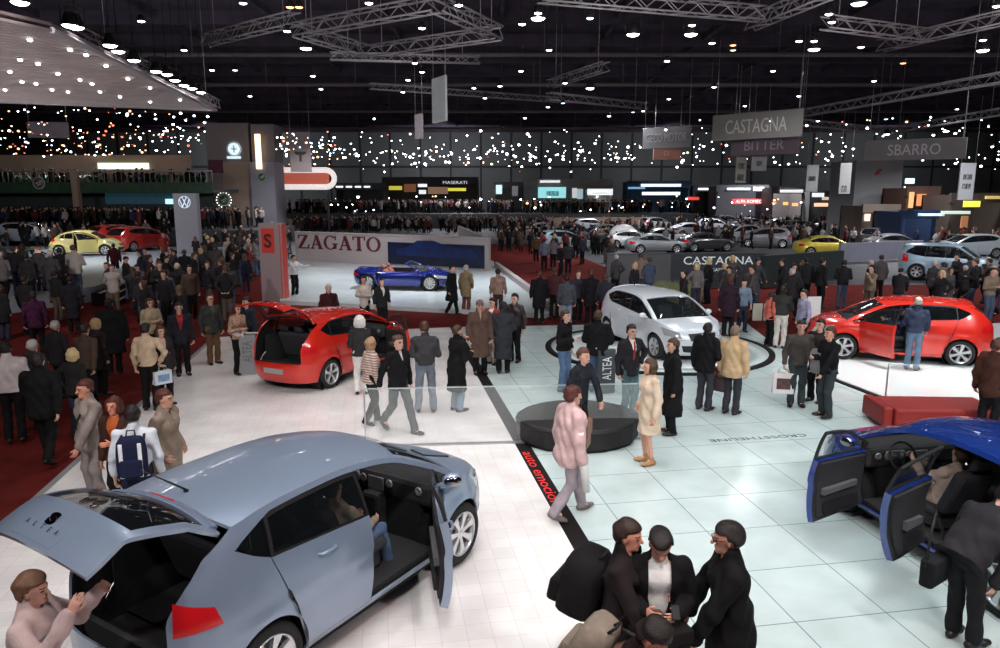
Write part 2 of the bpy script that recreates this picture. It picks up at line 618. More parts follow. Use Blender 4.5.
    if op:
        def wedge(X_, Y_, Z_):
            qx, qy, qz = X_ - pel[0], Y_ - pel[1], Z_ - pel[2]
            a_ = qx * rt[0] + qy * rt[1] + qz * rt[2]; b_ = qx * fo[0] + qy * fo[1] + qz * fo[2]; c_ = qx * up[0] + qy * up[1] + qz * up[2]
            wv_ = np.clip((c_ / s - g('vlow', .12)) * op, g('gap', 0.0), .085)
            return np.where(b_ > .02, wv_ * s - np.abs(a_), -1.0)
        f.carve(wedge)
    # neck hole
    f.cut(S(nb + up * .02 * s + fo * .02 * s, nb + up * .12 * s + fo * .06 * s, .056, .07), .01)
    V, F = f.nets(); out[g('top', 'jacket')] = (V, F, None)
    if op:
        f = Field(lo, hi, res)
        f.add(E(P(0, 0, -.02), waist, (.15 * wd, .105), (.15 * wd, .10), tf), .05)
        f.add(E(waist, chest, (.15 * wd, .10), (.158 * wd, .108), tf), .05)
        f.add(E(chest, P(0, -.005, .42), (.158 * wd, .108), (.13 * wd, .072), tf), .05)
        f.add(S(nb - up * .05 * s, nb + up * .02 * s, .075, .064), .03)
        f.cut(S(nb + up * .03 * s + fo * .03 * s, nb + up * .12 * s + fo * .08 * s, .05, .06), .01)
        V, F = f.nets(); out['shirt'] = (V, F, None)
        if g('tie'):
            f = Field(lo, hi, min(res, .012))
            f.add(E(P(0, .105, .47), P(0, .125, .38), (.016, .014), (.02, .012), tf), .01)
            f.add(E(P(0, .125, .38), P(0, .118, .14), (.02, .012), (.036, .012), tf), .01)
            V, F = f.nets(); out['tie'] = (V, F, None)
    # ---- shoes
    for i in (0, 1):
        an = anks[i]
        hr_ = min(res, .02)
        f = Field(an - v3(.2, .34, .2), an + v3(.2, .2, .1), hr_)
        tdir = unit(fwd + X * (.18, -.18)[i])
        if sit: tdir = fwd
        pit = -.5 if (not sit and an[2] > .10 * s) else 0
        tdir = unit(tdir + Z * pit)
        b0 = v3(an[0], an[1], an[2] - .045 * s)
        fr = (unit(np.cross(tdir, Z)), Z)
        f.add(E(b0 - tdir * .05 * s, b0 + tdir * .10 * s, (.040, .040), (.046, .036), fr), .02)
        f.add(E(b0 + tdir * .10 * s, b0 + tdir * .17 * s, (.045, .034), (.036, .026), fr), .02)
        f.add(S(b0, an + Z * .03 * s, .042, .042), .03)
        if pit == 0: f.carve(lambda X_, Y_, Z_: b0[2] - .040 * s - Z_ + 0 * X_ + 0 * Y_)
        V, F = f.nets(); out['shoe%d' % i] = (V, F, None)
    # ---- hair
    hs = g('hair', 'short')
    if hs != 'bald':
        f = Field(HP(0, 0, 0) - v3(.28, .28, .42), HP(0, 0, 0) + v3(.28, .28, .25), min(res, .018))
        th = g('vol', .013)
        f.add(E(HP(0, -.02, .030), HP(0, -.014, .032), (.077 + th, .093 + th, .089 + th), (.077 + th, .093 + th, .089 + th), hfm), .01)
        f.add(E(HP(0, -.05, -.02), HP(0, -.045, -.065), (.066 + th, .05 + th), (.05 + th, .035 + th), hfm), .03)
        if hs == 'long':
            f.add(E(HP(0, -.055, .0), HP(0, -.065, -.20), (.085 + th, .055), (.10, .045), hfm), .04)
            for sg in (1, -1): f.add(S(HP(.078 * sg, .0, .02), HP(.085 * sg, -.01, -.16), .03, .026), .03)
        if hs == 'bob':
            f.add(E(HP(0, -.045, .0), HP(0, -.04, -.085), (.09 + th, .07), (.095 + th, .06), hfm), .04)
            for sg in (1, -1): f.add(S(HP(.082 * sg, .02, .03), HP(.085 * sg, .02, -.075), .03, .028), .03)
        if hs != 'cap':
            f.folds(g('tousle', .004), g('seed', 1) * 3, 60)
        lowcut = {'short': -.055, 'thin': -.055, 'cap': -.01, 'bob': -.13, 'long': -.24}[hs]
        fl_ = {'short': .058, 'thin': .08, 'cap': .03, 'bob': .062, 'long': .062}[hs]
        def face(X_, Y_, Z_):
            qx, qy, qz = X_ - hc[0], Y_ - hc[1], Z_ - hc[2]
            a_ = (qx * hr[0] + qy * hr[1] + qz * hr[2]) / s; b_ = (qx * hf[0] + qy * hf[1] + qz * hf[2]) / s; c_ = (qx * hup[0] + qy * hup[1] + qz * hup[2]) / s
            fx = np.minimum(b_ - (.012 if hs in ('short', 'thin', 'cap') else .035), fl_ - c_ - .25 * a_ * a_ / .01 * .02)
            fx = np.maximum(fx, np.minimum(lowcut - c_ , 1.0))
            if hs in ('short', 'thin', 'cap'):
                fx = np.maximum(fx, np.minimum(b_ + .040, .004 - c_))
                fx = np.maximum(fx, .018 - np.sqrt((b_ + .002) ** 2 + (c_ + .006) ** 2) + 0 * a_)
            return fx * s
        f.carve(face)
        if hs == 'cap':
            f.add(E(HP(0, .06, .06), HP(0, .12, .045), (.075, .012), (.06, .010), (hr, hup)), .01)
        V, F = f.nets(); out['cap' if hs == 'cap' else 'hair'] = (V, F, None)
    out['_'] = dict(sh=sh, wr=wr, el=el, hc=hc, pel=pel, P=P, up=up, fo=fo, rt=rt, top=HP(0, -.015, .13), HP=HP, hf=hf, hr=hr, hup=hup)
    return out

def person(spec, loc, face, label, group=None, res=.02, name='person'):
    """one person: a continuous body whose clothing and hair are children"""
    o = figure(spec, res)
    sk = spec.get('skin', SKIN)
    skm = mat('skin_%d_%d_%d' % tuple(int(x * 255) for x in sk), sk, .5, noise=.12, nscale=20, spec=.35)
    eye = mat('eye_dark', (.02, .015, .015), .3)
    lip = mat('lip_%d' % int(sk[0] * 255), (sk[0] * .75, sk[1] * .5, sk[2] * .5), .5)
    V, F, mi = o['body']
    b = bpy.data.objects.new(name, fast_mesh('body', V, F, [skm, eye, lip], mi))
    b.location = loc
    b.rotation_euler = (0, 0, R(face))
    COL.objects.link(b)
    tag(b, label, 'person', group)
    tc = spec.get('tc', (.02, .02, .025)); bc = spec.get('bc', (.02, .02, .03))
    cm = {'trousers': cloth(bc), 'skirt': cloth(bc), 'shirt': cloth(spec.get('sc', (.75, .75, .75))), 'tie': cloth(spec.get('tiec', (.3, .03, .03))),
          'hair': mat('hair_%d_%d' % (spec.get('hc', (.02, .012, .01))[0] * 999, spec.get('hc', (.02, .012, .01))[2] * 999), spec.get('hc', (.02, .012, .01)), .55, bump=.6, bscale=120, noise=.4, nscale=30),
          'cap': cloth(spec.get('hc', (.2, .2, .2)))}
    for k, val in o.items():
        if k in ('body', '_'): continue
        V, F, mi = val
        if len(F) == 0: continue
        nm = 'shoe' if k.startswith('shoe') else k
        m = cm.get(k) or (mat('shoe_%d' % int(spec.get('fc', (.015, .012, .012))[0] * 999), spec.get('fc', (.015, .012, .012)), .4) if nm == 'shoe' else (spec.get('tmat') or cloth(tc, spec.get('tk', 'cloth'))))
        c = bpy.data.objects.new(nm, fast_mesh(nm, V, F, [m]))
        link(c, b)
    return b, o['_']

def world(p, loc, face):
    c, s = math.cos(R(face)), math.sin(R(face))
    return Vector((loc[0] + p[0] * c - p[1] * s, loc[1] + p[0] * s + p[1] * c, loc[2] + p[2]))

# ------------------------------------------------------------------ cars
def pch(pts):
    """smooth monotone curve through (x, y) points given with rising x"""
    xs = np.array([p[0] for p in pts], float); ys = np.array([p[1] for p in pts], float)
    h = np.diff(xs); dl = np.diff(ys) / h
    d = np.zeros(len(xs))
    d[0], d[-1] = dl[0], dl[-1]
    for i in range(1, len(xs) - 1):
        if dl[i - 1] * dl[i] > 0:
            w1, w2 = 2 * h[i] + h[i - 1], h[i] + 2 * h[i - 1]
            d[i] = (w1 + w2) / (w1 / dl[i - 1] + w2 / dl[i])
    def f(x):
        x = np.clip(np.asarray(x, float), xs[0], xs[-1])
        i = np.clip(np.searchsorted(xs, x) - 1, 0, len(h) - 1)
        t = (x - xs[i]) / h[i]
        return ((1 + 2 * t) * (1 - t) ** 2 * ys[i] + t * (1 - t) ** 2 * h[i] * d[i]
                + t * t * (3 - 2 * t) * ys[i + 1] + t * t * (t - 1) * h[i] * d[i + 1])
    return f

def resamp(poly, n):
    P = np.array(poly, float)
    L = np.concatenate([[0], np.cumsum(np.linalg.norm(np.diff(P, axis=0), axis=1))])
    t = np.linspace(0, L[-1], n)
    return np.stack([np.interp(t, L, P[:, k]) for k in range(P.shape[1])], 1)

def coons(lo, hi, left=None, right=None, nu=12, nv=8, ulin=False):
    """grid between two curves (and two edges)"""
    if ulin:
        def up_(c):
            c = np.array(c, float); t = np.linspace(c[0, 0], c[-1, 0], nu + 1); sg = 1 if c[-1, 0] > c[0, 0] else -1
            return np.stack([t, np.interp(t * sg, c[:, 0] * sg, c[:, 1])], 1)
        lo, hi = up_(lo), up_(hi)
    else:
        lo, hi = resamp(lo, nu + 1), resamp(hi, nu + 1)
    left = resamp(left if left is not None else [lo[0], hi[0]], nv + 1)
    right = resamp(right if right is not None else [lo[-1], hi[-1]], nv + 1)
    u = np.linspace(0, 1, nu + 1)[:, None, None]; v = np.linspace(0, 1, nv + 1)[None, :, None]
    A = (1 - v) * lo[:, None] + v * hi[:, None]
    B = (1 - u) * left[None] + u * right[None]
    C = (1 - u) * (1 - v) * lo[0] + u * (1 - v) * lo[-1] + (1 - u) * v * hi[0] + u * v * hi[-1]
    return A + B - C

ALTEA = dict(
    x1=1.15, x2=-1.2, n=2.5, nr=3.3, wb=1.289, wr=.325, ra=.375, tw=.80, sill=.24,
    w=[(.15, .76), (.22, .81), (.35, .855), (.55, .880), (.72, .885), (.88, .878), (.97, .862), (1.05, .842), (1.2, .80), (1.35, .745), (1.45, .695), (1.52, .655), (1.6, .6)],
    xf=[(.15, 1.98), (.25, 2.09), (.4, 2.16), (.52, 2.17), (.66, 2.14), (.8, 2.06), (.9, 1.97), (1.6, 1.95)],
    xr=[(.15, -1.96), (.25, -2.05), (.4, -2.12), (.6, -2.13), (.75, -2.11), (.95, -2.09), (1.1, -2.05), (1.25, -1.98), (1.4, -1.90), (1.6, -1.85)],
    ez=[(-1.44, 1.455), (-1.2, 1.487), (-.9, 1.508), (-.4, 1.515), (0, 1.49), (.35, 1.43), (.6, 1.33), (.95, 1.16), (1.22, 1.0)],
    cx=[(0, 1.38), (.5, .95), (1, .48), (1.25, 0), (1.5, -.6), (1.75, -1.05), (2, -1.52)],
    cz=[(0, 1.05), (.5, 1.30), (1, 1.495), (1.25, 1.55), (1.5, 1.575), (1.75, 1.565), (2, 1.53)],
    ex=[(0, 1.22), (.5, .80), (1, .35), (1.25, -.1), (1.5, -.6), (1.75, -1.0), (2, -1.44)],
    tg=[(.675, -2.16), (.95, -2.16), (1.1, -2.02), (1.25, -1.81), (1.455, -1.44)],
    tcx=[(2, -1.52), (2.5, -1.83), (3, -2.05), (4, -2.12)], tcz=[(2, 1.53), (2.5, 1.29), (3, 1.02), (4, .675)],
    belt=(.99, .070), dlo_tip=(-1.47, 1.30), crease=.010, door=(.94, -.12, -.90), hood=[(1.38, 1.05), (1.75, .975), (1.98, .87), (2.06, .80)])

class Shape:
    def __init__(s, sp):
        s.sp = sp
        s.w, s.xf, s.xr = pch(sp['w']), pch(sp['xf']), pch(sp['xr'])
        s.ez = pch(sp['ez'])
        for k in ('cx', 'cz', 'ex', 'tcx', 'tcz', 'tg'):
            setattr(s, k, pch(sp[k]))
        s.XF, s.XR = sp.get('XF', 1.62), sp.get('XR', -1.70)
    def B(s, p, z):
        """body skin: p runs along the car and round its ends, z is height"""
        sp = s.sp
        p = np.asarray(p, float); z = np.asarray(z, float)
        p, z = np.broadcast_arrays(p, z)
        w, xf, xr = s.w(z), s.xf(z), s.xr(z)
        x1, x2, n = sp['x1'], sp['x2'], sp['n']
        qc = np.clip((s.XF - x1) / (xf - x1), 0, 1); ac = np.arcsin(qc ** (n / 2))
        a = ac + (PI / 2 - ac) * np.clip(p - s.XF, 0, 1)
        mid = np.clip((np.minimum(p, s.XF) - x1) / (xf - x1), 0, 1); am = np.arcsin(mid ** (n / 2))
        a = np.where(p > s.XF, a, am)
        X = np.where(p > x1, x1 + (xf - x1) * np.sin(a) ** (2 / n), p); Yf = np.where(p > x1, np.clip(np.cos(a), 0, 1) ** (2 / n), 1.0)
        n = sp.get('nr', n)
        qc = np.clip((s.XR - x2) / (xr - x2), 0, 1); ac = np.arcsin(qc ** (n / 2))
        a = ac + (PI / 2 - ac) * np.clip(s.XR - p, 0, 1)
        mid = np.clip((np.maximum(p, s.XR) - x2) / (xr - x2), 0, 1); am = np.arcsin(mid ** (n / 2))
        a = np.where(p < s.XR, a, am)
        X = np.where(p < x2, x2 + (xr - x2) * np.sin(a) ** (2 / n), X)
        Yf = np.where(p < x2, np.clip(np.cos(a), 0, 1) ** (2 / n), Yf)
        Yw = w
        if sp.get('crease'):
            zc = .86 - .09 * (1.2 - p) / 2.0
            g = np.exp(-((z - zc) / .05) ** 2) * np.clip((1.5 - p) * 3, 0, 1) * np.clip((p + 1.9) * 3, 0, 1)
            Yw = Yw + sp['crease'] * g - sp['crease'] * .9 * np.exp(-((z - zc + .10) / .06) ** 2) * (g > -1) * np.clip((1.2 - p) * 3, 0, 1) * np.clip((p + 1.1) * 3, 0, 1)
        # flared arches
        fl = sp.get('flare', .018)
        for cx in (sp['wb'], -sp['wb']):
            rr = np.sqrt((p - cx) ** 2 + (z - sp['wr']) ** 2)
            Yw = Yw + fl * np.exp(-((rr - sp['ra']) / sp.get('flw', .07)) ** 2) * (z < 1.0)
        return np.stack([X, Yw * Yf, z], -1)
    def E(s, q):
        q = np.asarray(q, float)
        x = s.ex(np.minimum(q, 2)); z = s.ez(x)
        P = s.B(x, z)
        zt = np.interp(q, [2, 3, 4], [s.sp['tg'][-1][0], s.sp.get('tz3', 1.02), s.sp['tg'][0][0]])
        T = s.B(s.tg(zt), zt)
        return np.where((q > 2)[..., None], T, P)
    def C(s, q):
        q = np.asarray(q, float)
        x = np.where(q <= 2, s.cx(q), s.tcx(q)); z = np.where(q <= 2, s.cz(q), s.tcz(q))
        return np.stack([x, np.zeros_like(x), z], -1)
    def T(s, q, t):
        """roof, screens and tailgate: q along the car, t from edge to middle"""
        E, C = s.E(q), s.C(q)
        b = (1 - (1 - t) ** 2.2)
        return np.stack([E[..., 0] + (C[..., 0] - E[..., 0]) * b, E[..., 1] * (1 - t), E[..., 2] + (C[..., 2] - E[..., 2]) * b], -1)

def sheet(mb, G, thick=.018, mi=0, mb_in=1, off=0.0, flip=False, mirror=False, single=False, org=None):
    """grid of points -> panel with thickness"""
    G = np.array(G, float)
    if mirror:
        G = G.copy(); G[..., 1] *= -1; flip = not flip
    nu, nv = G.shape[0], G.shape[1]
    du = np.gradient(G, axis=0); dv = np.gradient(G, axis=1)
    N = np.cross(du, dv); N /= (np.linalg.norm(N, axis=-1, keepdims=True) + 1e-9)
    o_ = np.zeros(3) if org is None else np.asarray(org)
    Gc = G - o_
    flip = float((N * (Gc - Gc * np.array([.8, 0, 0]) - np.array([0, 0, .45]))).sum()) < 0
    if flip: N = -N
    A = (G + N * off).reshape(-1, 3)
    fs = []
    for i in range(nu - 1):
        for j in range(nv - 1):
            a, b, c, d = i * nv + j, (i + 1) * nv + j, (i + 1) * nv + j + 1, i * nv + j + 1
            fs.append((a, b, c, d) if not flip else (d, c, b, a))
    mb.add(A, fs, mi, True)
    if single: return
    Bk = (G + N * (off - thick)).reshape(-1, 3)
    mb.add(Bk, [tuple(reversed(f)) for f in fs], mb_in, True)
    rim = [(i, 0) for i in range(nu)] + [(nu - 1, j) for j in range(1, nv)] + [(i, nv - 1) for i in range(nu - 2, -1, -1)] + [(0, j) for j in range(nv - 2, 0, -1)]
    ids = [i * nv + j for i, j in rim]
    n = len(ids); vs = [A[k] for k in ids] + [Bk[k] for k in ids]
    mb.add(vs, [((i, n + i, n + (i + 1) % n, (i + 1) % n) if not flip else ((i + 1) % n, n + (i + 1) % n, n + i, i)) for i in range(n)], mi, False)

def arc(cx, cz, r, a0, a1, n=14):
    return [(cx + r * math.cos(R(a0 + (a1 - a0) * i / n)), cz + r * math.sin(R(a0 + (a1 - a0) * i / n))) for i in range(n + 1)]

M_TRIM = mat('car_black_trim', (.012, .012, .014), .5, bump=.1, bscale=300)
M_IN = mat('car_interior', (.022, .022, .025), .75, bump=.2, bscale=150)
M_SEAT = mat('car_seat_cloth', (.035, .035, .042), .85, bump=.3, bscale=200)
M_GLASS = mat('car_tinted_glass', (.008, .010, .012), .03, alpha=.62, spec=.8)
M_CLEAR = mat('car_clear_glass', (.03, .04, .045), .02, alpha=.28, spec=.8)
M_TYRE = mat('tyre_rubber', (.015, .015, .016), .8, bump=.2, bscale=90)
M_RIM = mat('alloy_wheel', (.72, .73, .75), .28, metal=.85)
M_CHROME = mat('chrome', (.85, .85, .87), .08, metal=1)
M_LAMP = mat('headlamp_lens', (.75, .78, .82), .05, metal=.6, coat=1)
M_TAIL = mat('tail_lamp_lens', (.55, .008, .012), .12, coat=1)
M_DARK = mat('dark_underbody', (.006, .006, .007), .9)
M_PLATE = mat('number_plate_grey', (.35, .35, .36), .5)

def wheel(parent, x, y, r, tw=.205, spokes=6, lod=1, style=0):
    w = bpy.data.objects.new('wheel', None); link(w, parent)
    w.location = (x, y, r)
    sg = 1 if y > 0 else -1
    M = Matrix.Rotation(-sg * PI / 2, 4, 'X')     # z axis -> outward
    n = 40 if lod else 18
    h = tw / 2
    mb = MB()
    mb.lathe([(r * .70, -h), (r * .86, -h * 1.05), (r * .96, -h * .9), (r, -h * .55), (r, h * .55), (r * .96, h * .9), (r * .86, h * 1.05), (r * .73, h * .96), (r * .70, h * .8), (r * .70, -h)], n, 0, M)
    mb.build('tyre', [M_TYRE], w)
    mb = MB()
    R0 = r * .71
    mb.lathe([(R0, h * .92), (R0 * 1.02, h * .98), (R0 * .96, h * .98), (R0 * .93, h * .82), (R0 * .90, h * .3), (R0 * .88, -h * .6)], n, 0, M)
    mb.lathe([(0.001, h * .72), (R0 * .17, h * .70), (R0 * .2, h * .55), (R0 * .2, h * .2)], 16, 0, M)
    for k in range(spokes):
        a = 2 * PI * k / spokes + .3
        wd = .30 if style == 0 else .2
        Rz = M @ Matrix.Rotation(a, 4, 'Z')
        p = [(R0 * .14, -R0 * wd * .30), (R0 * .5, -R0 * wd * .34), (R0 * .95, -R0 * wd * .62), (R0 * .95, R0 * wd * .62), (R0 * .5, R0 * wd * .34), (R0 * .14, R0 * wd * .30)]
        zt = [h * .70, h * .78, h * .86, h * .86, h * .78, h * .70]
        vs = [Rz @ Vector((a_, b_, z_)) for (a_, b_), z_ in zip(p, zt)] + [Rz @ Vector((a_, b_ * 1.15, z_ - h * .35)) for (a_, b_), z_ in zip(p, zt)]
        fs = [(0, 1, 4, 5), (1, 2, 3, 4)] + [(i, 6 + i, 6 + (i + 1) % 6, (i + 1) % 6) for i in range(6)]
        mb.add(vs, fs, 0)
    mb.build('rim', [M_RIM], w)
    if lod:
        mb = MB()
        mb.lathe([(0.001, h * .05), (R0 * .62, h * .05), (R0 * .62, -h * .2), (0.001, -h * .2)], 24, 0, M)
        mb.lathe([(0.001, -h * .35), (R0 * .88, -h * .35)], 24, 1, M)
        mb.build('brake_disc', [mat('brake_steel', (.2, .2, .21), .4, metal=.9), M_DARK], w)
    return w

def seat(parent, x, y, m=M_SEAT, back=24, bench=0.0, dz=0.0):
    mb = MB()
    hw = .25 + bench
    mb.cbox(x - .25, x + .27, y - hw, y + hw, .50, .62, .05)
    mb.cbox(x - .22, x + .2, y - hw * .8, y + hw * .8, .34, .50, .02)
    s = MB()
    T = Matrix.Translation((x - .24, y, .58)) @ Matrix.Rotation(R(-back), 4, 'Y')
    s.cbox(-.07, .07, -hw * .95, hw * .95, 0, .60, .05, 0, T)
    if bench == 0:
        s.cbox(-.045, .045, -.13, .13, .65, .82, .04, 0, T)
        s.tube([T @ Vector((0, -.05, .58)), T @ Vector((0, -.05, .68))], .008, 6)
        s.tube([T @ Vector((0, .05, .58)), T @ Vector((0, .05, .68))], .008, 6)
    else:
        for k in (-.42, 0, .42): s.cbox(-.04, .04, k - .12, k + .12, .63, .76, .03, 0, T)
    st = mb.build('seat', [m], parent); st.location.z = dz
    s.build('backrest', [m], st)

def build_car(paint, loc, heading, label, group=None, sp=ALTEA, gate=0.0, doors=(), lod=1, name='car', cat='car', tint_glass=True, badge=True, lettering=None, spokes=6, opentop=False, seatm=None, group2=None):
    """car facing +x before it is turned; doors = ((front?, left?, angle), ...)"""
    S = Shape(sp)
    car = empty(name, loc, heading, label, cat, group)
    K = 2 if lod else 1
    PM = [paint, M_IN, M_TRIM]
    wb, ra, wr = sp['wb'], sp['ra'], sp['wr']
    dF, dB, dR = sp['door']
    zb = lambda x: sp['belt'][0] + (1.05 - x) * sp['belt'][1]
    sill = sp['sill']
    tip = sp['dlo_tip']
    ezs = S.ez
    # --- fixed shell
    mb = MB()
    def side(lo, hi, left=None, right=None, nu=8, nv=6, m=mb, mi=0, off=0.0, th=.02, single=False, sides=(0, 1), ulin=False):
        G = coons(lo, hi, left, right, nu * K, nv * K, ulin)
        W = S.B(G[..., 0], G[..., 1])
        for k in sides:
            sheet(m, W, th, mi, 1, off, flip=True, mirror=(k == 1), single=single)
    wingtop = [(dF + .03, zb(dF + .03) - .004), (1.22, sp['ez'][-1][1]), (1.5, sp['hz'][0] if 'hz' in sp else .955), (S.XF + .13, sp['hz'][1] if 'hz' in sp else .885)]
    a_f0, a_f1 = math.degrees(math.asin((.47 - wr) / ra)), 0
    fl = [(dF, sill), (wb - ra, wr - .02)] + arc(wb, wr, ra, 180, 25)
    side(fl, wingtop, None, None, 14, 6, ulin=True)
    # nose: bumper and upper panel
    p_a = (wb + ra * math.cos(R(25)), wr + ra * math.sin(R(25)))
    ctr = S.XF + 1.0
    zn = sp.get('nose', .80)
    ht = [(S.XF + .13, wingtop[-1][1]), (S.XF + .35, zn + .055), (S.XF + .6, zn + .02), (ctr, zn)]
    zbp = sp.get('bump', .60)
    side([p_a, (S.XF + .15, zbp), (ctr, zbp)], ht, None, None, 14, 4)
    # sill panels between arches
    side([(-wb + ra, .20), (wb - ra, .20)], [(-wb + ra, sill + .015), (wb - ra, sill + .015)], None, None, 10, 2)
    # quarter panel
    ql = [(dR - .005, sill), (-wb + ra, wr - .02)] + arc(-wb, wr, ra, 0, 155)
    zq = sp.get('rbump', .66)
    DT = sp.get('dtop', .30)
    zt_ = tip[1] - .05
    pm = S.XR - .06
    qh = [(dR - DT, zb(dR - DT)), ((dR - DT + tip[0]) / 2, (zb(dR - DT) + tip[1]) / 2 - .012), (tip[0], tip[1]), (pm, zt_ + .02)]
    q_a = ql[-1]
    side(ql, qh, None, [q_a, (pm, zq), (pm, zt_ + .02)], 16, 8, ulin=True)
    tz = np.linspace(zq, zt_, 7)
    side([(pm, zq), (float(S.tg(zq)), zq)], [(pm, zt_ + .02), (float(S.tg(zt_)), zt_)], [(pm, zq), (pm, zt_ + .02)], [(float(S.tg(z)), z) for z in tz], 5, 7)
    # cantrail strip and rear pillar
    if not opentop:
        xs = np.linspace(1.2, sp['ez'][0][0], 20)
        side([(x, float(ezs(x)) - .045) for x in xs], [(x, float(ezs(x))) for x in xs], None, None, 18, 1)
        xe = sp['ez'][0][0]
        up = [(tip[0] + .40 * k / 6, tip[1] + (float(ezs(tip[0] + .40)) - .04 - tip[1]) * (k / 6) ** .8) for k in range(7)]
        zz = np.linspace(tip[1] - .05, sp['tg'][-1][0], 6)
        side([tip, (pm, zt_ + .02), (float(S.tg(zt_)), zt_)], [up[-1], (xe, float(ezs(xe)) - .0)], up, [(float(S.tg(z)), z) for z in zz], 4, 6)
    # bumpers
    m2 = MB()
    def side2(*a, **k): side(*a, m=m2, **k)
    side2([(wb + ra * math.cos(R(-18)), wr - .12), (S.XF + .4, .19), (ctr, .19)], [p_a, (S.XF + .15, zbp - .006), (ctr, zbp - .006)], arc(wb, wr, ra, -18, 25, 6), None, 14, 5)
    m2.build('front_bumper', PM, car)
    m2 = MB()
    rc = S.XR - 1.0
    side([(-wb - ra * math.cos(R(18)), wr - .12), (S.XR - .4, .21), (rc, .21)], [q_a, (S.XR, zq - .006), (rc, zq - .006)], arc(-wb, wr, ra, 198, 155, 6), None, 14, 5, m=m2)
    m2.build('rear_bumper', PM, car)
    # roof
    if not opentop:
        q = np.linspace(1.0, 2.0, 9 * K + 1)
        t = np.linspace(0, 1, 6 * K + 1)
        Q, Tt = np.meshgrid(q, t, indexing='ij')
        for k in (0, 1): sheet(mb, S.T(Q, Tt), .03, 0, 1, 0, flip=False, mirror=(k == 1))
    # A pillars and header
    q = np.linspace(0, 1.0, 7 * K + 1)
    Q, Tt = np.meshgrid(q, np.array([0, .05, .09]), indexing='ij')
    for k in (0, 1): sheet(mb, S.T(Q, Tt), .03, 0, 1, 0, mirror=(k == 1))
    Q, Tt = np.meshgrid(np.linspace(.94, 1.0, 3), np.linspace(.09, 1, 5 * K), indexing='ij')
    for k in (0, 1): sheet(mb, S.T(Q, Tt), .03, 0, 1, 0, mirror=(k == 1))
    mb.build('body_shell', PM, car)
    # bonnet
    hb = MB()
    cow = [tuple(S.E(np.array(0.0)))]
    cow = [S.T(np.array(0.0), np.array(tt)) for tt in np.linspace(0, 1, 7)]
    nose = [S.B(np.array(a), np.array(b)) for a, b in resamp(ht, 12)]
    sidee = [S.B(np.array(a), np.array(b)) for a, b in resamp(wingtop[1:], 8)]
    hc_ = [(x, 0, z) for x, z in sp['hood']]
    G = coons([c + np.array((0, 0, .004)) for c in cow], nose, sidee, hc_, 8 * K, 7 * K)
    # a slight shoulder crease
    uu = np.linspace(0, 1, G.shape[0])[:, None]; vv = np.linspace(0, 1, G.shape[1])[None, :]
    G[..., 2] += .014 * np.exp(-((uu - .42) / .12) ** 2) * np.sin(vv * PI) 
    for k in (0, 1): sheet(hb, G, .02, 0, 1, 0, flip=True, mirror=(k == 1))
    hb.build('bonnet', PM, car)
    # windscreen
    g = MB()
    Q, Tt = np.meshgrid(np.linspace(.02, .94, 6 * K), np.linspace(.09, 1, 5 * K), indexing='ij')
    for k in (0, 1): sheet(g, S.T(Q, Tt), .005, 0, 0, -.004, mirror=(k == 1), single=True)
    g.build('windscreen', [M_CLEAR], car)
    if lod:
        mb = MB()
        for y0, y1 in ((.55, -.05), (-.1, -.6)):
            a = S.T(np.array(.03), np.array(1 - abs(y0) / .85)); b = S.T(np.array(.2), np.array(1 - abs(y1) / .85))
            mb.tube([(a[0] + .03, y0, a[2] + .012), ((a[0] + b[0]) / 2 + .05, (y0 + y1) / 2, (a[2] + b[2]) / 2 - .005), (a[0] + .07, y1, a[2] + .02)], .010, 6)
        mb.build('wiper', [M_TRIM], car)
    # --- doors
    dset = {(f, l): a for f, l, a in doors}
    for front in (1, 0):
        for left in (1, 0):
            if opentop and not front: continue
            ang = dset.get((front, left), 0)
            x0, x1 = (dB + .006, dF - .006) if front else (dR + .006, dB - .006)
            xt0, xt1 = (x0 + .02, dF + .02) if front else (dR - DT + .01, x0 * 0 + dB + .012)
            if opentop: x0, xt0 = dR + .006, dR - .02
            d = bpy.data.objects.new('door', None); link(d, car)
            hx = x1
            hp = S.B(np.array(hx), np.array(.6)); sg = 1 if left else -1
            d.location = (hp[0] - .01, (hp[1] - .03) * sg, 0)
            d.rotation_euler = (0, 0, R(-ang * sg))
            off = -np.array(d.location)
            dm = MB()
            G = coons([(x0, sill + .022), (x1, sill + .022)], [(xt0, zb(xt0) - .004), (xt1, zb(xt1) - .004)], None, None, 8 * K, 7 * K)
            W = S.B(G[..., 0], G[..., 1])
            def put(m_, W_, th, mi, off_=0.0, single=False, back=1):
                W2 = W_.copy()
                if not left: W2[..., 1] *= -1
                sheet(m_, W2 + off, th, mi, back, off_, single=single, org=off)
            put(dm, W, .075 if ang else .02, 0)
            if not opentop:
                # window frame
                n = 16 if lod else 8
                xs = np.linspace(xt0, xt1, n)
                if front:
                    xs = np.linspace(xt0, 1.02, n)
                    top = [(x, max(float(ezs(x)) - .05, zb(x) + .004)) for x in xs]
                    top[0] = (xt0 - .03, top[0][1])
                else:
                    top = [(x, float(ezs(x)) - .05) for x in np.linspace(xt0 + .03, xt1 - .03, n)]
                lo = [(x, zb(x)) for x in (np.linspace(xt0, 1.02, n) if front else xs)]
                Gf = coons(lo, top, None, None, n - 1, 7)
                fi = MB()
                Wf = S.B(Gf[..., 0], Gf[..., 1])
                fr = .028
                c2 = [(a[0], a[1] + .006) for a in lo]
                # inset window
                lo_i = resamp([(lo[0][0] + .03, lo[0][1] + .012), (lo[-1][0] - (.10 if front else .03), lo[-1][1] + .012)], n)
                top_i = [(min(max(x, top[0][0] + .03), top[-1][0] - .10 if front else top[-1][0] - .03), z - fr) for x, z in top]
                top_i = [(x, max(z, zb(x) + .014)) for x, z in top_i]
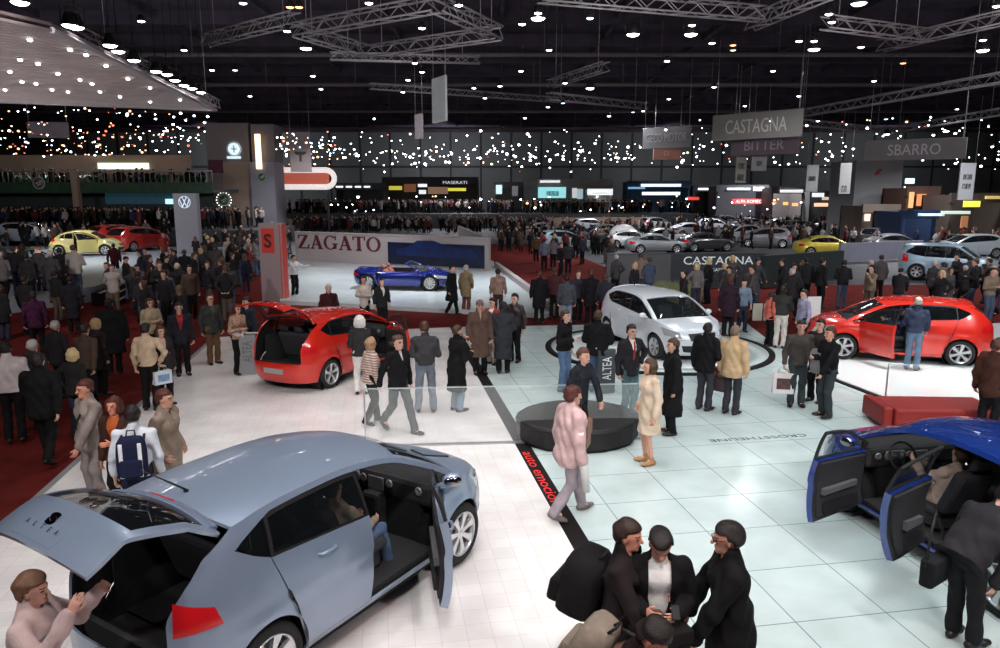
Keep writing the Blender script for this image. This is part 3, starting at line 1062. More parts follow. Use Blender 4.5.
                Gi = coons(lo_i, top_i, None, None, n - 1, 7)
                def ring(o, i_):
                    ro = [o[k, 0] for k in range(n)] + [o[n - 1, k] for k in range(1, 8)] + [o[k, 7] for k in range(n - 2, -1, -1)] + [o[0, k] for k in range(6, 0, -1)]
                    ri = [i_[k, 0] for k in range(n)] + [i_[n - 1, k] for k in range(1, 8)] + [i_[k, 7] for k in range(n - 2, -1, -1)] + [i_[0, k] for k in range(6, 0, -1)]
                    ro.append(ro[0]); ri.append(ri[0])
                    return np.stack([np.array(ro), np.array(ri)], 1)
                Rg = ring(Gf, Gi)
                put(dm, S.B(Rg[..., 0], Rg[..., 1]), .03, sp.get('frame_mi', 2))
                gl = MB()
                put(gl, S.B(Gi[..., 0], Gi[..., 1]), .004, 0, -.006, single=True)
            dm.build('door_panel', PM, d)
            if not opentop:
                gl.build('window', [M_GLASS if tint_glass and not (front and ang) else M_CLEAR], d)
            if lod:
                # handle, inner trim
                hm = MB()
                xh = x0 + .14
                hpnt = S.B(np.array(xh), np.array(zb(xh) - .13)); hp2 = S.B(np.array(xh + .2), np.array(zb(xh) - .13 - .006))
                a, b = Vector(hpnt) , Vector(hp2)
                pts = [a + Vector((0, -.005, 0)), a + Vector((.025, .03, 0)), (a + b) / 2 + Vector((0, .036, 0)), b + Vector((-.025, .03, 0)), b + Vector((0, -.005, 0))]
                hm.tube([(p.x + off[0], p.y * sg + off[1], p.z) for p in pts], [.010, .014, .016, .014, .010], 8)
                hm.build('door_handle', [paint], d)
                if front:
                    mm = MB()
                    mp = S.B(np.array(.86), np.array(zb(.86)))
                    c = (mp[0] + off[0] - .0, (mp[1] + .13) * sg + off[1], mp[2] + .055)
                    mm.ball(c, (.075, .11, .075), 16)
                    mm.tube([(c[0], c[1], c[2] - .02), (c[0] + .02, (mp[1] - .03) * sg + off[1], mp[2] - .01)], [.04, .03], 8)
                    mir = mm.build('wing_mirror', [paint], d)
                    mg = MB()
                    mg.ball((c[0] - .035, c[1], c[2]), (.045, .095, .06), 14)
                    mg.build('mirror_glass', [mat('mirror_glass', (.3, .32, .35), .05, metal=1)], mir)
                if ang:
                    tm = MB()
                    Gt = coons([(x0 + .05, sill + .08), (x1 - .06, sill + .08)], [(xt0 + .05, zb(xt0) - .03), (min(xt1, x1 + .0) - .05, zb(x1) - .03)], None, None, 6, 6)
                    put(tm, S.B(Gt[..., 0], Gt[..., 1]), .03, 0, -.077, back=0)
                    # arm rest and speaker
                    Ga = coons([(x0 + .12, .62), (x1 - .25, .60)], [(x0 + .12, .70), (x1 - .25, .68)], None, None, 4, 2)
                    put(tm, S.B(Ga[..., 0], Ga[..., 1]), .05, 1, -.11, back=1)
                    Gp = coons([(x0 + .15, .34), (x1 - .2, .34)], [(x0 + .15, .48), (x1 - .2, .46)], None, None, 4, 2)
                    put(tm, S.B(Gp[..., 0], Gp[..., 1]), .03, 2, -.11, back=2)
                    tm.build('inner_trim', [M_IN, mat('arm_rest_grey', (.09, .09, .10), .7), M_TRIM], d)
    # quarter window behind the rear door
    if not opentop:
        g = MB()
        xq = dR - DT - .015
        n = 8
        z0_, x9 = zb(xq) + .014, tip[0] + .03
        lo = [(xq + (x9 - xq) * k / n, z0_ + (tip[1] + .004 - z0_) * (k / n) ** 1.15 - .006 * math.sin(PI * k / n)) for k in range(n + 1)]
        hi = [(xq + .035, float(ezs(xq)) - .05)] + [(x, min(float(ezs(x)) - .05, tip[1] + (x - tip[0]) * 1.1 + .03)) for x in np.linspace(xq - .05, tip[0] + .01, n)]
        G = coons(lo, hi, None, None, n, 5)
        W = S.B(G[..., 0], G[..., 1])
        for k in (0, 1):
            g = MB(); sheet(g, W, .004, 0, 0, -.002, flip=True, mirror=(k == 1))
            g.build('quarter_window', [M_GLASS], car)
        # pillar plate under it
    # --- tailgate
    q0 = 2.0
    gt = bpy.data.objects.new('tailgate', None); link(gt, car)
    hg = S.C(np.array(2.0))
    gt.location = (hg[0] + .02, 0, hg[2] - .02)
    gt.rotation_euler = (0, R(gate), 0)
    off = -np.array(gt.location)
    tm = MB()
    gq0, gq1 = sp.get('gwin', (2.12, 2.92)); te = sp.get('gwt', .14)
    def gp(qa, qb, ta, tb, m, mi, nq, ntt, o=0.0, th=.035, single=False, bk=1):
        Q, Tt = np.meshgrid(np.linspace(qa, qb, nq * K + 1), np.linspace(ta, tb, ntt * K + 1), indexing='ij')
        W = S.T(Q, Tt)
        for k in (0, 1):
            W2 = W.copy()
            if k: W2[..., 1] *= -1
            sheet(m, W2 + off, th, mi, bk, o, single=single, org=off)
    gp(2.01, gq0, .02, 1, tm, 0, 2, 5)
    gp(gq0, gq1, .02, te, tm, 0, 4, 2)
    gp(gq1, 4.0, .02, 1, tm, 0, 8, 6)
    tm.build('gate_panel', PM, gt)
    gm = MB()
    gp(gq0, gq1, te, 1, gm, 0, 4, 5, -.004, single=True)
    gm.build('rear_window', [M_GLASS], gt)
    if lod:
        # spoiler lip with brake lamp, badge, plate recess
        sm = MB()
        gp(2.0, 2.10, .1, 1, sm, 0, 1, 4, .02, th=.03)
        spo = sm.build('spoiler', PM, gt)
        lm = MB(); gp(2.055, 2.09, .80, 1, lm, 0, 1, 2, .026, th=.012); lm.build('brake_lamp', [M_TAIL], gt)
        if badge:
            bp = S.C(np.array(3.34))
            text('badge', 'S', .16, M_CHROME, gt, (bp[0] + off[0] - .008, 0, bp[2] + off[2]), (PI / 2, 0, -PI / 2), .004, width=.11, height=.10, bold=.012)
            pr = MB(); gp(3.62, 3.9, .60, 1, pr, 0, 1, 3, .004, th=.006)
            pr.build('plate_recess', [paint], gt)
        if lettering:
            bp = S.C(np.array(3.58)); tl = S.C(np.array(3.55)) - S.C(np.array(3.45))
            text('lettering', lettering, .055, M_CHROME, gt, (bp[0] + off[0] - .008, 0, bp[2] + off[2]), (PI / 2 + .0, 0, -PI / 2), .004, space=3.2)
    # --- lamps and grille
    lm = MB()
    zt0 = sp.get('lamp', (.655, .80))
    side([(S.XF + .04, zt0[0] + .03), (S.XF + .52, zt0[0] - .02)], [(S.XF - .10, zt0[1] + .075), (S.XF + .46, zt0[1] - .02)], None, None, 5, 3, m=lm, off=.006, th=.02, sides=(0,))
    h1 = lm.build('headlamp', [M_LAMP, M_TRIM], car)
    lm = MB()
    side([(S.XF + .04, zt0[0] + .03), (S.XF + .52, zt0[0] - .02)], [(S.XF - .10, zt0[1] + .075), (S.XF + .46, zt0[1] - .02)], None, None, 5, 3, m=lm, off=.006, th=.02, sides=(1,))
    lm.build('headlamp', [M_LAMP, M_TRIM], car)
    gm = MB()
    side([(S.XF + .74, zbp - .02), (ctr, zbp - .03)], [(S.XF + .68, zn - .05), (ctr, zn - .04)], None, None, 4, 3, m=gm, off=.008, th=.015)
    side([(S.XF + .55, .30), (ctr, .27)], [(S.XF + .5, .46), (ctr, .47)], None, None, 4, 3, m=gm, off=.006, th=.015)
    side([(S.XF + .22, .30), (S.XF + .45, .29)], [(S.XF + .2, .42), (S.XF + .43, .44)], None, None, 3, 2, m=gm, off=.006, th=.015)
    gm.build('grille', [M_TRIM, M_TRIM], car)
    if lod and badge:
        ba = MB()
        p = S.B(np.array(ctr), np.array(zn - .085))
        ba.cbox(p[0] - .005, p[0] + .022, -.055, .055, p[2] - .045, p[2] + .045, .01)
        ba.build('badge', [M_CHROME], car)
        side_pl = MB(); side_pl.cbox(S.xf(.5) + .0, S.xf(.5) + .018, -.26, .26, .46, .57, .004); side_pl.build('number_plate', [M_PLATE], car)
        side_pl = MB(); side_pl.cbox(float(S.xr(.48)) - .018, float(S.xr(.48)) - 0, -.26, .26, .42, .53, .004); side_pl.build('number_plate', [M_PLATE], car)
    tl = sp.get('tail', (-.03, -.40, .87, 1.03))
    for k in (0, 1):
        lm = MB()
        side([(S.XR + tl[0] + .06, tl[2]), (S.XR + tl[1] - .0, tl[2] - .02)], [(S.XR + tl[0] + .02, tl[3] - .03), (S.XR + tl[1] + .02, tl[3] + .05)], None, None, 5, 4, m=lm, off=.007, th=.02, sides=(k,))
        lm.build('tail_lamp', [M_TAIL, M_TAIL], car)
    # --- underbody, wheel wells, cabin
    ub = MB()
    hw = sp['w'][2][1] - .06
    xa, xb = float(S.xr(.3)) + .12, float(S.xf(.3)) - .14
    ub.box(-wb + ra + .03, wb - ra - .03, -hw, hw, .17, .30, 0)
    ub.box(wb + ra - .02, xb - .12, -hw * .6, hw * .6, .22, .5, 0)
    ub.box(xa + .12, -wb - ra + .02, -hw * .6, hw * .6, .24, .44, 0)
    ub.box(wb - ra, wb + ra + .02, -hw + .22, hw - .22, .22, .72, 0)
    ub.box(-wb - ra - .02, -wb + ra + .03, -hw + .22, hw - .22, .22, .46, 0)
    for cx in (wb, -wb):
        for sg in (1, -1):
            M = Matrix.Translation((cx, sg * (hw - .10), wr)) @ Matrix.Rotation(-sg * PI / 2, 4, 'X')
            ub.lathe([(ra + .01, .14 if (cx < 0 and sp.get('nr', 2.5) > 3) else .085), (ra + .02, -.14), (.05, -.14)], 24, 0, M)
    ps = [S.B(np.array(p_), np.array(.43)) for p_ in np.linspace(-wb - ra + .03, S.XR - 1.0, 10)]
    pl_ = [(a[0] + .03, a[1] * .95) for a in ps] + [(a[0] + .03, -a[1] * .95) for a in reversed(ps[:-1])]
    ub.prism(list(reversed(pl_)), .40, .43)
    ub.build('underbody', [M_DARK], car)
    cab = MB()
    fl_z = .31
    xd = float(S.C(np.array(0.0))[0]) - .32
    cab.box(-wb - .35 if not opentop else dB - .5, xd + .05, -hw + .02, hw - .02, fl_z - .03, fl_z, 0)
    zbm = zb(0)
    if not opentop:
        for sg in (1, -1):      # inner side trim of the boot and the pillars
            y = sg * (hw - .14)
            cab.box(xa + .34, -wb + .38, min(y, y + sg * .02), max(y, y + sg * .02), fl_z, zb(-1.3) - .06, 0)
        cab.box(xa + .06, xa + .36, -.52, .52, .46, .50, 0)
        cab.box(xa + .34, -wb + .3, -hw + .14, hw - .14, .46, .50, 0)
        cab.box(xa + .01, xa + .06, -.54, .54, .40, zq - .03, 0)
    cabin = cab.build('cabin_floor', [M_IN], car)
    ds = MB()
    zd = sp['ez'][-1][1] - .03
    hwd = float(S.w(zd)) - .09
    ds.cbox(xd - .16, xd + .10, -hwd, hwd, zd - .26, zd, .06)
    ds.cbox(xd + .0, xd + .36, -hwd, hwd, zd - .06, zd - .01, .02)
    ds.cbox(xd - .28, xd + .1, -.12, .12, fl_z, zd - .2, .04)
    dash = ds.build('dashboard', [M_IN], car)
    if lod:
        dd = MB()
        for k in (-.1, .1):
            dd.lathe([(.055, .0), (.055, .01), (.045, .012), (.001, .012)], 16, 0, Matrix.Translation((xd - .17, .37 + k, zd - .09)) @ Matrix.Rotation(-PI / 2, 4, 'Y'))
        dd.cbox(xd - .175, xd - .15, .24, .50, zd - .15, zd - .03, .01)
        im = mat('instrument_silver', (.35, .36, .38), .35, metal=.6)
        dd.build('instruments', [im], dash)
        dd = MB(); dd.cbox(xd - .175, xd - .15, -.11, .11, zd - .20, zd - .05, .01); dd.build('radio_panel', [im], dash)
        for k in (-.6, .62, -.2, .17):
            dd = MB(); dd.lathe([(.045, 0), (.045, .012), (.03, .012), (.001, .004)], 14, 0, Matrix.Translation((xd - .17, k, zd - .09)) @ Matrix.Rotation(-PI / 2, 4, 'Y')); dd.build('air_vent', [im], dash)
    sw = MB()
    sx = xd - .30
    T = Matrix.Translation((sx, .37, zd - .06)) @ Matrix.Rotation(R(-65), 4, 'Y')
    sw.tube([T @ Vector((.185 * math.cos(a), .185 * math.sin(a), 0)) for a in np.linspace(0, 2 * PI, 25)[:-1]], .016, 8, closed=True)
    sw.tube([T @ Vector((-.18, 0, 0)), T @ Vector((0, 0, -.03)), T @ Vector((.0, .18, 0))], .016, 6)
    sw.tube([T @ Vector((0, -.18, 0)), T @ Vector((0, 0, -.03)), T @ Vector((0, 0, -.3))], .018, 6)
    sw.ball(T @ Vector((0, 0, -.02)), .055, 10)
    sw.build('steering_wheel', [M_TRIM], car)
    ms = seatm or M_SEAT
    xs_ = sp.get('seatx', .12)
    seat(car, xs_, .37, ms, dz=sp.get('seatz', 0)); seat(car, xs_, -.37, ms, dz=sp.get('seatz', 0))
    if not opentop: seat(car, xs_ - .92, 0, ms, 20, .38)
    # wheels
    for cx in (wb, -wb):
        for sg in (1, -1): wheel(car, cx, sg * (sp['tw'] - .02), wr, spokes=spokes, lod=lod)
    if lod and not opentop:
        an = MB()
        p = S.T(np.array(1.90), np.array(1.0))
        an.tube([(p[0], 0, p[2]), (p[0] - .02, 0, p[2] + .03), (p[0] - .34, 0, p[2] + .28)], [.022, .01, .004], 6)
        an.build('antenna', [M_TRIM], car)
    return car

# ------------------------------------------------------------------ colours
BLK = (.008, .008, .0095); CHAR = (.035, .035, .04); NAVY = (.015, .02, .05); BROWN = (.07, .035, .02); TAN = (.45, .32, .18)
CREAM = (.55, .46, .33); WHITE = (.75, .74, .72); GREY = (.17, .17, .18); JEANS = (.09, .15, .26); JEANL = (.17, .24, .33)
HB, HBR, HBL, HGR, HRD = (.012, .008, .007), (.06, .028, .014), (.55, .42, .22), (.45, .43, .41), (.07, .016, .01)

# ------------------------------------------------------------------ floors, walls, roof
TA = R(9.6)                                     # the tiles run this way
def tile_mat(name, col, line, size, rough, wid=.006, rot=TA):
    m = mat(name, col, rough)
    nt = m.node_tree
    b = nt.nodes['Principled BSDF']
    tc = nt.nodes.new('ShaderNodeTexCoord')
    mp = nt.nodes.new('ShaderNodeMapping')
    mp.inputs['Rotation'].default_value = (0, 0, -rot)
    br = nt.nodes.new('ShaderNodeTexBrick')
    br.offset = 0
    br.inputs['Scale'].default_value = 1.0
    br.inputs['Brick Width'].default_value = size
    br.inputs['Row Height'].default_value = size
    br.inputs['Mortar Size'].default_value = wid
    br.inputs['Mortar Smooth'].default_value = .1
    br.inputs['Color1'].default_value = (*col, 1)
    br.inputs['Color2'].default_value = (*[c * .94 for c in col], 1)
    br.inputs['Mortar'].default_value = (*line, 1)
    nz = nt.nodes.new('ShaderNodeTexNoise')
    nz.inputs['Scale'].default_value = 1.3
    nz.inputs['Detail'].default_value = 6
    mr = nt.nodes.new('ShaderNodeMapRange')
    mr.inputs[1].default_value = .3; mr.inputs[2].default_value = .7
    mr.inputs[3].default_value = .86; mr.inputs[4].default_value = 1.06
    mx = nt.nodes.new('ShaderNodeMix')
    mx.data_type = 'RGBA'; mx.blend_type = 'MULTIPLY'
    mx.inputs['Factor'].default_value = 1
    nt.links.new(tc.outputs['Object'], mp.inputs['Vector'])
    nt.links.new(mp.outputs['Vector'], br.inputs['Vector'])
    nt.links.new(tc.outputs['Object'], nz.inputs['Vector'])
    nt.links.new(nz.outputs['Fac'], mr.inputs[0])
    nt.links.new(br.outputs['Color'], mx.inputs[6])
    nt.links.new(mr.outputs[0], mx.inputs[7])
    nt.links.new(mx.outputs[2], b.inputs['Base Color'])
    return m

M_TILE = tile_mat('pale_green_tile', (.54, .64, .64), (.20, .26, .27), 1.0, .16, .007)
M_WFLOOR = tile_mat('white_gloss_floor', (.80, .775, .77), (.62, .59, .58), .25, .2, .003)
M_CARPET = mat('red_carpet', (.11, .014, .012), .95, noise=.5, nscale=2.5, bump=.4, bscale=200, spec=.1)
M_HALL = mat('dark_hall_floor', (.05, .05, .055), .6, noise=.4, nscale=.3)
M_BAND = mat('black_floor_band', (.012, .009, .010), .7, spec=.15)
M_GREYP = mat('grey_panel', (.22, .22, .23), .7, noise=.15, nscale=3)
M_WHITEP = mat('white_panel', (.72, .72, .72), .5)
M_DKP = mat('dark_grey_panel', (.055, .06, .065), .6, noise=.2, nscale=2)
M_BEIGE = mat('beige_wall_panel', (.36, .25, .19), .8, noise=.15, nscale=1)
M_STEEL = mat('brushed_steel', (.5, .5, .52), .35, metal=.8)
M_TRUSS = mat('truss_aluminium', (.34, .32, .34), .45, metal=.35)
M_BLACK = mat('matt_black', (.01, .01, .011), .7)
M_LGLASS = mat('balustrade_glass', (.75, .82, .82), .02, alpha=.10, spec=.6)
M_REDL = mat('red_leatherette', (.24, .014, .012), .55, bump=.15, bscale=40)
M_BLKL = mat('black_leatherette', (.010, .009, .010), .6, bump=.15, bscale=40)

def struct(o):
    o['kind'] = 'structure'
    return o

mb = MB(); mb.box(-90, 110, -3, 160, -.30, -.09); struct(mb.build('floor', M_HALL))
def slab(name, pts, z0, z1, m):
    b = MB(); b.prism([(p[0], p[1]) for p in pts], z0, z1)
    return struct(b.build(name, m))

# stage axes: e along the tiles to the right, n away from the camera
eV = Vector((math.cos(TA), math.sin(TA), 0)); nV = Vector((-math.sin(TA), math.cos(TA), 0))
def st(e, n, z=0): return eV * e + nV * n + Vector((0, 0, z))
def es(p): return p.dot(eV), p.dot(nV)

slab('floor_carpet', [(-34, -2), (44, -2), (44, 34), (7, 34), (4.2, 62), (-1.5, 62), (-3, 40), (-34, 40)], -.09, -.05, M_CARPET)
A0, A1 = at(0, 534), at(216, 337)
BKL = at(216, 337); BKM = at(480, 327); BKR = at(745, 322)
dirL = (A1 - A0).normalized()
near = A0 - dirL * 9
EB = 2.34                                       # the black band lies along e = EB
bandf, bandn = st(EB, 17.0), st(EB, -1.0)
eb0, eb1 = EB - .12, EB + .12
back = st(EB, es(at(468, 327))[1])
nb_ = es(back)[1]
L = [near, A0, A1, st(eb0, nb_ + .05), st(eb0, -2)]
slab('floor_white', L, -.06, 0, M_WFLOOR)
slab('trim_1', [st(eb0, nb_ + .05), st(eb0, -2), st(eb1, -2), st(eb1, nb_ + .05)], -.06, .001, M_BAND)
slab('floor_tiles', [st(eb1, -2), st(eb1, nb_ + .05), BKR, at(775, 345) , at(1000, 330) + Vector((6, 0, 0)), Vector((26, -2, 0))], -.06, 0, M_TILE)
# grey kerb of the white floor
b = MB()
dn = Vector((-dirL.y, dirL.x, 0))
for a_, b_ in ((near, A1),):
    b.prism([(p.x, p.y) for p in (a_, b_, b_ + dn * .10, a_ + dn * .10)], -.06, .004)
struct(b.build('trim_2', M_GREYP))
# slogan in the black band, words set on the tile floor
ML = mat('red_lettering', (.75, .03, .03), .5)
o = at(541, 476)
e_, n_ = es(o)
t1 = text('trim_3', 'auto emoción', .17, ML, None, st(EB, n_, .0015), (0, 0, TA - PI / 2), .0008, width=2.1, height=.16)
struct(t1)
c0, c1 = at(710, 441), at(806, 435)
t2 = text('trim_4', 'CROSSTHELINE', .2, mat('black_lettering', (.02, .02, .02), .5), None, (c0 + c1) / 2 + Vector((0, 0, .0015)), (0, 0, math.atan2(c1.y - c0.y, c1.x - c0.x) + PI), .0008, width=(c1 - c0).length, height=.13)
struct(t2)

WALLY = 148
mb = MB(); mb.box(-90, 110, WALLY, WALLY + .5, -.1, 17)
for k in range(34): mb.box(-88 + 6 * k, -87.6 + 6 * k, WALLY - .12, WALLY, -.1, 16, 1)
mb.box(-90, 110, WALLY - .15, WALLY, 9.2, 9.6, 1); struct(mb.build('wall_back', [mat('back_wall_sheet', (.135, .138, .145), .7, noise=.3, nscale=.2), mat('back_wall_frame', (.03, .032, .035), .7)]))
mb = MB(); mb.box(-90.5, -90, -3, WALLY, -.1, 17); struct(mb.build('wall_left', M_DKP))
mb = MB(); mb.box(110, 110.5, -3, WALLY, -.1, 17); struct(mb.build('wall_right', M_DKP))
M_ROOF = mat('roof_dark_sheet', (.05, .038, .06), .9, noise=.7, nscale=.6)
mb = MB(); mb.box(-90, 110, -3, WALLY, 16.6, 17)
for k in range(19): mb.box(-90, 110, 8 + 7.5 * k, 8.35 + 7.5 * k, 15.7, 16.6)
for k in range(26): mb.box(-88 + 8 * k, -87.7 + 8 * k, 0, WALLY, 16.1, 16.6)
struct(mb.build('ceiling', M_ROOF))
# ducts and services under the roof
for k, (y, z, col) in enumerate([(26, 13.6, 0), (38, 13.8, 1), (52, 13.5, 0), (68, 13.8, 1), (88, 13.6, 0), (110, 13.6, 1)]):
    b = MB()
    b.tube([(-70, y, z), (90, y, z)], .16, 8)
    for q in range(20): b.box(-69 + 8 * q, -68.95 + 8 * q, y - .02, y + .02, z, 15.69)
    tag(b.build('service_pipe', mat('roof_pipe_%d' % col, ((.10, .085, .10), (.16, .13, .13))[col], .6)), 'long pale pipe running across under the dark roof', 'pipe', 'pipes under the roof')

# ------------------------------------------------------------------ trusses
def truss(A, Bp, s=.42, label='', nseg=None, n=6):
    A, Bp = Vector(A), Vector(Bp)
    d = Bp - A; Ln = d.length; d.normalize()
    up = Vector((0, 0, 1)); sd = d.cross(up).normalized()
    b = MB()
    cs = [sd * s / 2 + up * s / 2, -sd * s / 2 + up * s / 2, -sd * s / 2 - up * s / 2, sd * s / 2 - up * s / 2]
    for c in cs: b.tube([A + c, Bp + c], .035, n)
    k = nseg or max(2, int(Ln / (s * 1.3)))
    for i in range(k):
        for f in range(4):
            c0_, c1_ = cs[f], cs[(f + 1) % 4]
            if i % 2: c0_, c1_ = c1_, c0_
            b.tube([A + d * Ln * i / k + c0_, A + d * Ln * (i + 1) / k + c1_], .02, 4, caps=False)
    for f_ in (.12, .88):
        q = A + d * Ln * f_; b.tube([q, (q.x, q.y, 15.66)], .018, 4)
    o = b.build('lighting_truss', M_TRUSS)
    return tag(o, label, 'truss')

def write(body, m, parent, loc, depth, width, height):
    """raised lettering, or a row of blurred strokes where the words cannot be read ('#4')"""
    if body[0] != '#': return text('lettering', body, 1, m, parent, loc, (PI / 2, 0, 0), depth, width=width, height=height)
    n = int(body[1:]); b = MB(); q = random.Random(n)
    for k in range(n):
        x = -width / 2 + width * k / n; w_ = width / n * .72
        b.box(x, x + w_ * .3, -depth, 0, -height / 2, height / 2); b.box(x, x + w_, -depth, 0, height * q.choice([.3, -.1, -.5]), height * .5); b.box(x + w_ * .7, x + w_, -depth, 0, -height / 2, height * q.choice([-.1, .2, .5]))
    return b.build('lettering', m, parent, loc)

TR = [((297, 30), (436, 4), 10.2, 'near left side of the four sided hung truss frame at top centre'), ((436, 4), (498, 33), 10.2, 'short right side of the four sided hung truss frame at top centre'),
      ((498, 33), (368, 52), 10.2, 'lower front side of the four sided hung truss frame at top centre'), ((368, 52), (297, 30), 10.2, 'lower left side of the four sided hung truss frame at top centre'),
      ((540, -6), (762, 14), 10.5, 'long truss crossing the top edge above the silver car'), ((750, 24), (830, -10), 10.5, 'slanting truss above the castagna sign at the top edge'),
      ((825, 22), (928, 36), 10.5, 'short level truss right of the slanting one'), ((880, 46), (1010, 16), 10.5, 'truss rising to the top right corner with bright lamps'),
      ((550, 84), (606, 66), 10.8, 'small slanting truss above the centre of the hall'), ((548, 96), (646, 106), 10.8, 'level truss with two lamps above the centre of the hall'),
      ((786, 116), (1010, 76), 9.5, 'slim long truss rising right from the castagna sign'), ((788, 121), (888, 131), 9.5, 'slim level truss right of the castagna sign'), ((888, 131), (1010, 110), 9.5, 'slim truss above the sbarro sign'),
      ((205, 40), (296, 18), 10.8, 'dim truss joining the four sided frame from the left'), ((330, 56), (480, 60), 12.0, 'dim level truss behind the four sided frame'), ((370, 86), (560, 100), 12.0, 'faint truss far behind the four sided frame'),
      ((80, 36), (216, 104), 9.4, 'truss carrying lamps along the right edge of the slatted canopy')]
for a_, b_, z, lb in TR:
    truss(at(*a_, z), at(*b_, z), .45 if z < 10.9 else .4, lb)

# ------------------------------------------------------------------ lamps
M_BULB = quiet(mat('lamp_glow', (1, 1, 1), .5, emit=(1, .97, .95), es=12))
M_BULBW = quiet(mat('lamp_glow_warm', (1, .9, .8), .5, emit=(1, .50, .22), es=3))
M_BULBR = quiet(mat('lamp_glow_red', (1, .5, .4), .5, emit=(1, .16, .08), es=2))
M_BULBC = quiet(mat('lamp_glow_cool', (.8, .9, 1), .5, emit=(.62, .80, 1), es=5))
GL = [M_BULB, M_BULBW, M_BULBR, M_BULBC]
def lamp_proto(g):
    t = empty('stage_lamp', (0, 0, 0))
    b = MB(); b.lathe([(.02, .30), (.10, .28), (.15, .12), (.20, -.02), (.19, -.02), (.14, .1), (.02, .12)], 14)
    b.tube([(-.21, 0, .06), (-.21, 0, .45), (.21, 0, .45), (.21, 0, .06)], .015, 5)
    b.tube([(0, 0, .45), (0, 0, .75)], .02, 5)
    b.build('housing', M_BLACK, t)
    b = MB(); b.ball((0, 0, .0), (.175, .175, .07), 12)
    b.build('lens', GL[g], t)
    b = MB(); b.tube([(0, 0, 0), (0, 0, 1)], .012, 4); b.build('drop_rod', M_BLACK, t, (0, 0, .75))
    return t
protos = {}
def place_lamp(u, v, z, g, label, group, sc=1.0):
    if g not in protos:
        protos[g] = t = lamp_proto(g)
    else:
        t = copy_tree(protos[g])
    t.location = at(u, v, z)
    t.scale = (sc,) * 3
    for c in t.children:
        if c.name.startswith('drop_rod'): c.scale = (1, 1, (15.66 - z) / sc - .75)
    tag(t, label, 'lamp', group)
LP = [(20, 2), (70, 25), (110, 45), (118, 51), (134, 60), (156, 71), (167, 74), (175, 80), (184, 85), (192, 88), (201, 92), (76, 27)]
for u, v in LP: place_lamp(u, v, 9.0, 0, 'white lamp in the row above the slatted canopy edge', 'lamps along the canopy edge', 1.25)
LP = [(141, 21), (184, 50), (212, 70), (243, 3), (287, 31), (306, 48), (290, 7), (299, 7), (313, 76), (321, 89), (235, 70), (250, 96), (369, 3), (459, 5), (422, 28), (538, 13), (538, 18), (590, 18), (633, 34), (549, 50), (521, 71), (500, 86), (422, 72),
      (590, 88), (633, 112), (643, 111), (415, 63), (522, 24), (485, 98), (408, 80), (403, 92), (563, 103), (548, 107), (525, 118), (692, 25), (691, 34), (712, 43), (733, 45), (733, 50), (799, 41), (814, 41), (814, 49), (861, 47), (829, 14), (832, 22), (859, 3), (874, 81),
      (773, 71), (799, 96), (818, 121), (887, 134), (946, 131), (961, 146), (983, 40), (983, 50), (997, 6), (903, 63), (667, 61), (957, 109), (886, 119), (669, 99), (745, 106), (714, 87), (609, 116), (474, 88), (565, 83)]
for i, (u, v) in enumerate(LP):
    g = 1 if (u, v) in ((290, 7), (299, 7), (733, 45), (733, 50), (903, 63)) else (3 if i % 7 == 3 else 0)
    big = (u, v) in ((538, 18), (633, 34), (590, 88), (691, 34), (814, 49), (887, 134), (983, 50), (946, 131), (306, 48), (859, 3))
    place_lamp(u, v, 10.0 if v < 115 else 9.0, g, 'amber lamp hanging high under the dark roof' if g == 1 else ('large bright lamp hanging high under the dark roof' if big else 'small lamp hanging high under the dark roof'),
               'amber lamps under the roof' if g == 1 else ('large lamps under the roof' if big else 'small lamps under the roof'), 1.35 if big else .72)

def bulb_mesh(g):
    b = MB(); b.ball((0, 0, 0), (.22, .22, .16), 8)
    b.lathe([(.16, .08), (.24, .2), (.1, .42), (.01, .45)], 8, 1)
    return b.mesh('bulb', [GL[g], M_BLACK])
BM = [bulb_mesh(i) for i in range(4)]
rng = random.Random(5)
spots_ = []
def pick():
    r = rng.random()
    if r < .46:
        u = rng.uniform(0, 340); v = rng.choice([rng.gauss(142, 9), rng.uniform(106, 158)]) if u < 215 else rng.gauss(146, 8)
        warm = .55 if u < 150 else .3
    elif r < .75:
        u = rng.uniform(340, 660); v = rng.choice([rng.gauss(157, 4), rng.gauss(150, 11)]); warm = .12
    else:
        u = rng.uniform(655, 1000); v = rng.choice([rng.gauss(158, 5), rng.gauss(148, 12), rng.uniform(120, 170)]); warm = .1
    v = min(max(v, 104), 172)
    if u < 215 and v < 102 + u * .05: v = 125 + rng.uniform(0, 25)
    z = rng.uniform(7.4, 8.6)
    g = (1 if rng.random() < .6 else 2) if rng.random() < warm else (3 if rng.random() < .35 else 0)
    return u, v, z, g
stuffb = [MB() for _ in range(4)]
n_ind = 0
for k in range(760):
    u, v, z, g = pick()
    if 205 < u < 275 and v > 122: continue
    p = at(u, v, z)
    if p.y > WALLY - 2 or p.y < 12: 
        f = rng.uniform(75, 135) / p.y
        p = Vector((p.x * f, p.y * f, CAMH + (p.z - CAMH) * f))
    s = rng.choice([.2, .24, .28, .34, .4, .55]) * min(1.5, p.y / 65)
    if n_ind < 215 and v < 156:
        n_ind += 1
        o = bpy.data.objects.new('spotlight', BM[g]); link(o); o.location = p; o.scale = (s,) * 3
        side_ = 'left' if u < 345 else ('middle' if u < 660 else 'right')
        nm = {0: 'white', 1: 'orange', 2: 'red', 3: 'bluish white'}[g]
        tag(o, '%s spotlight in the far cluster of lamps, %s of the hall' % (nm, side_), 'spotlight', '%s spotlights, %s cluster' % (nm, side_))
    else:
        stuffb[g].ball(p, (.22 * s, .22 * s, .17 * s), 6)
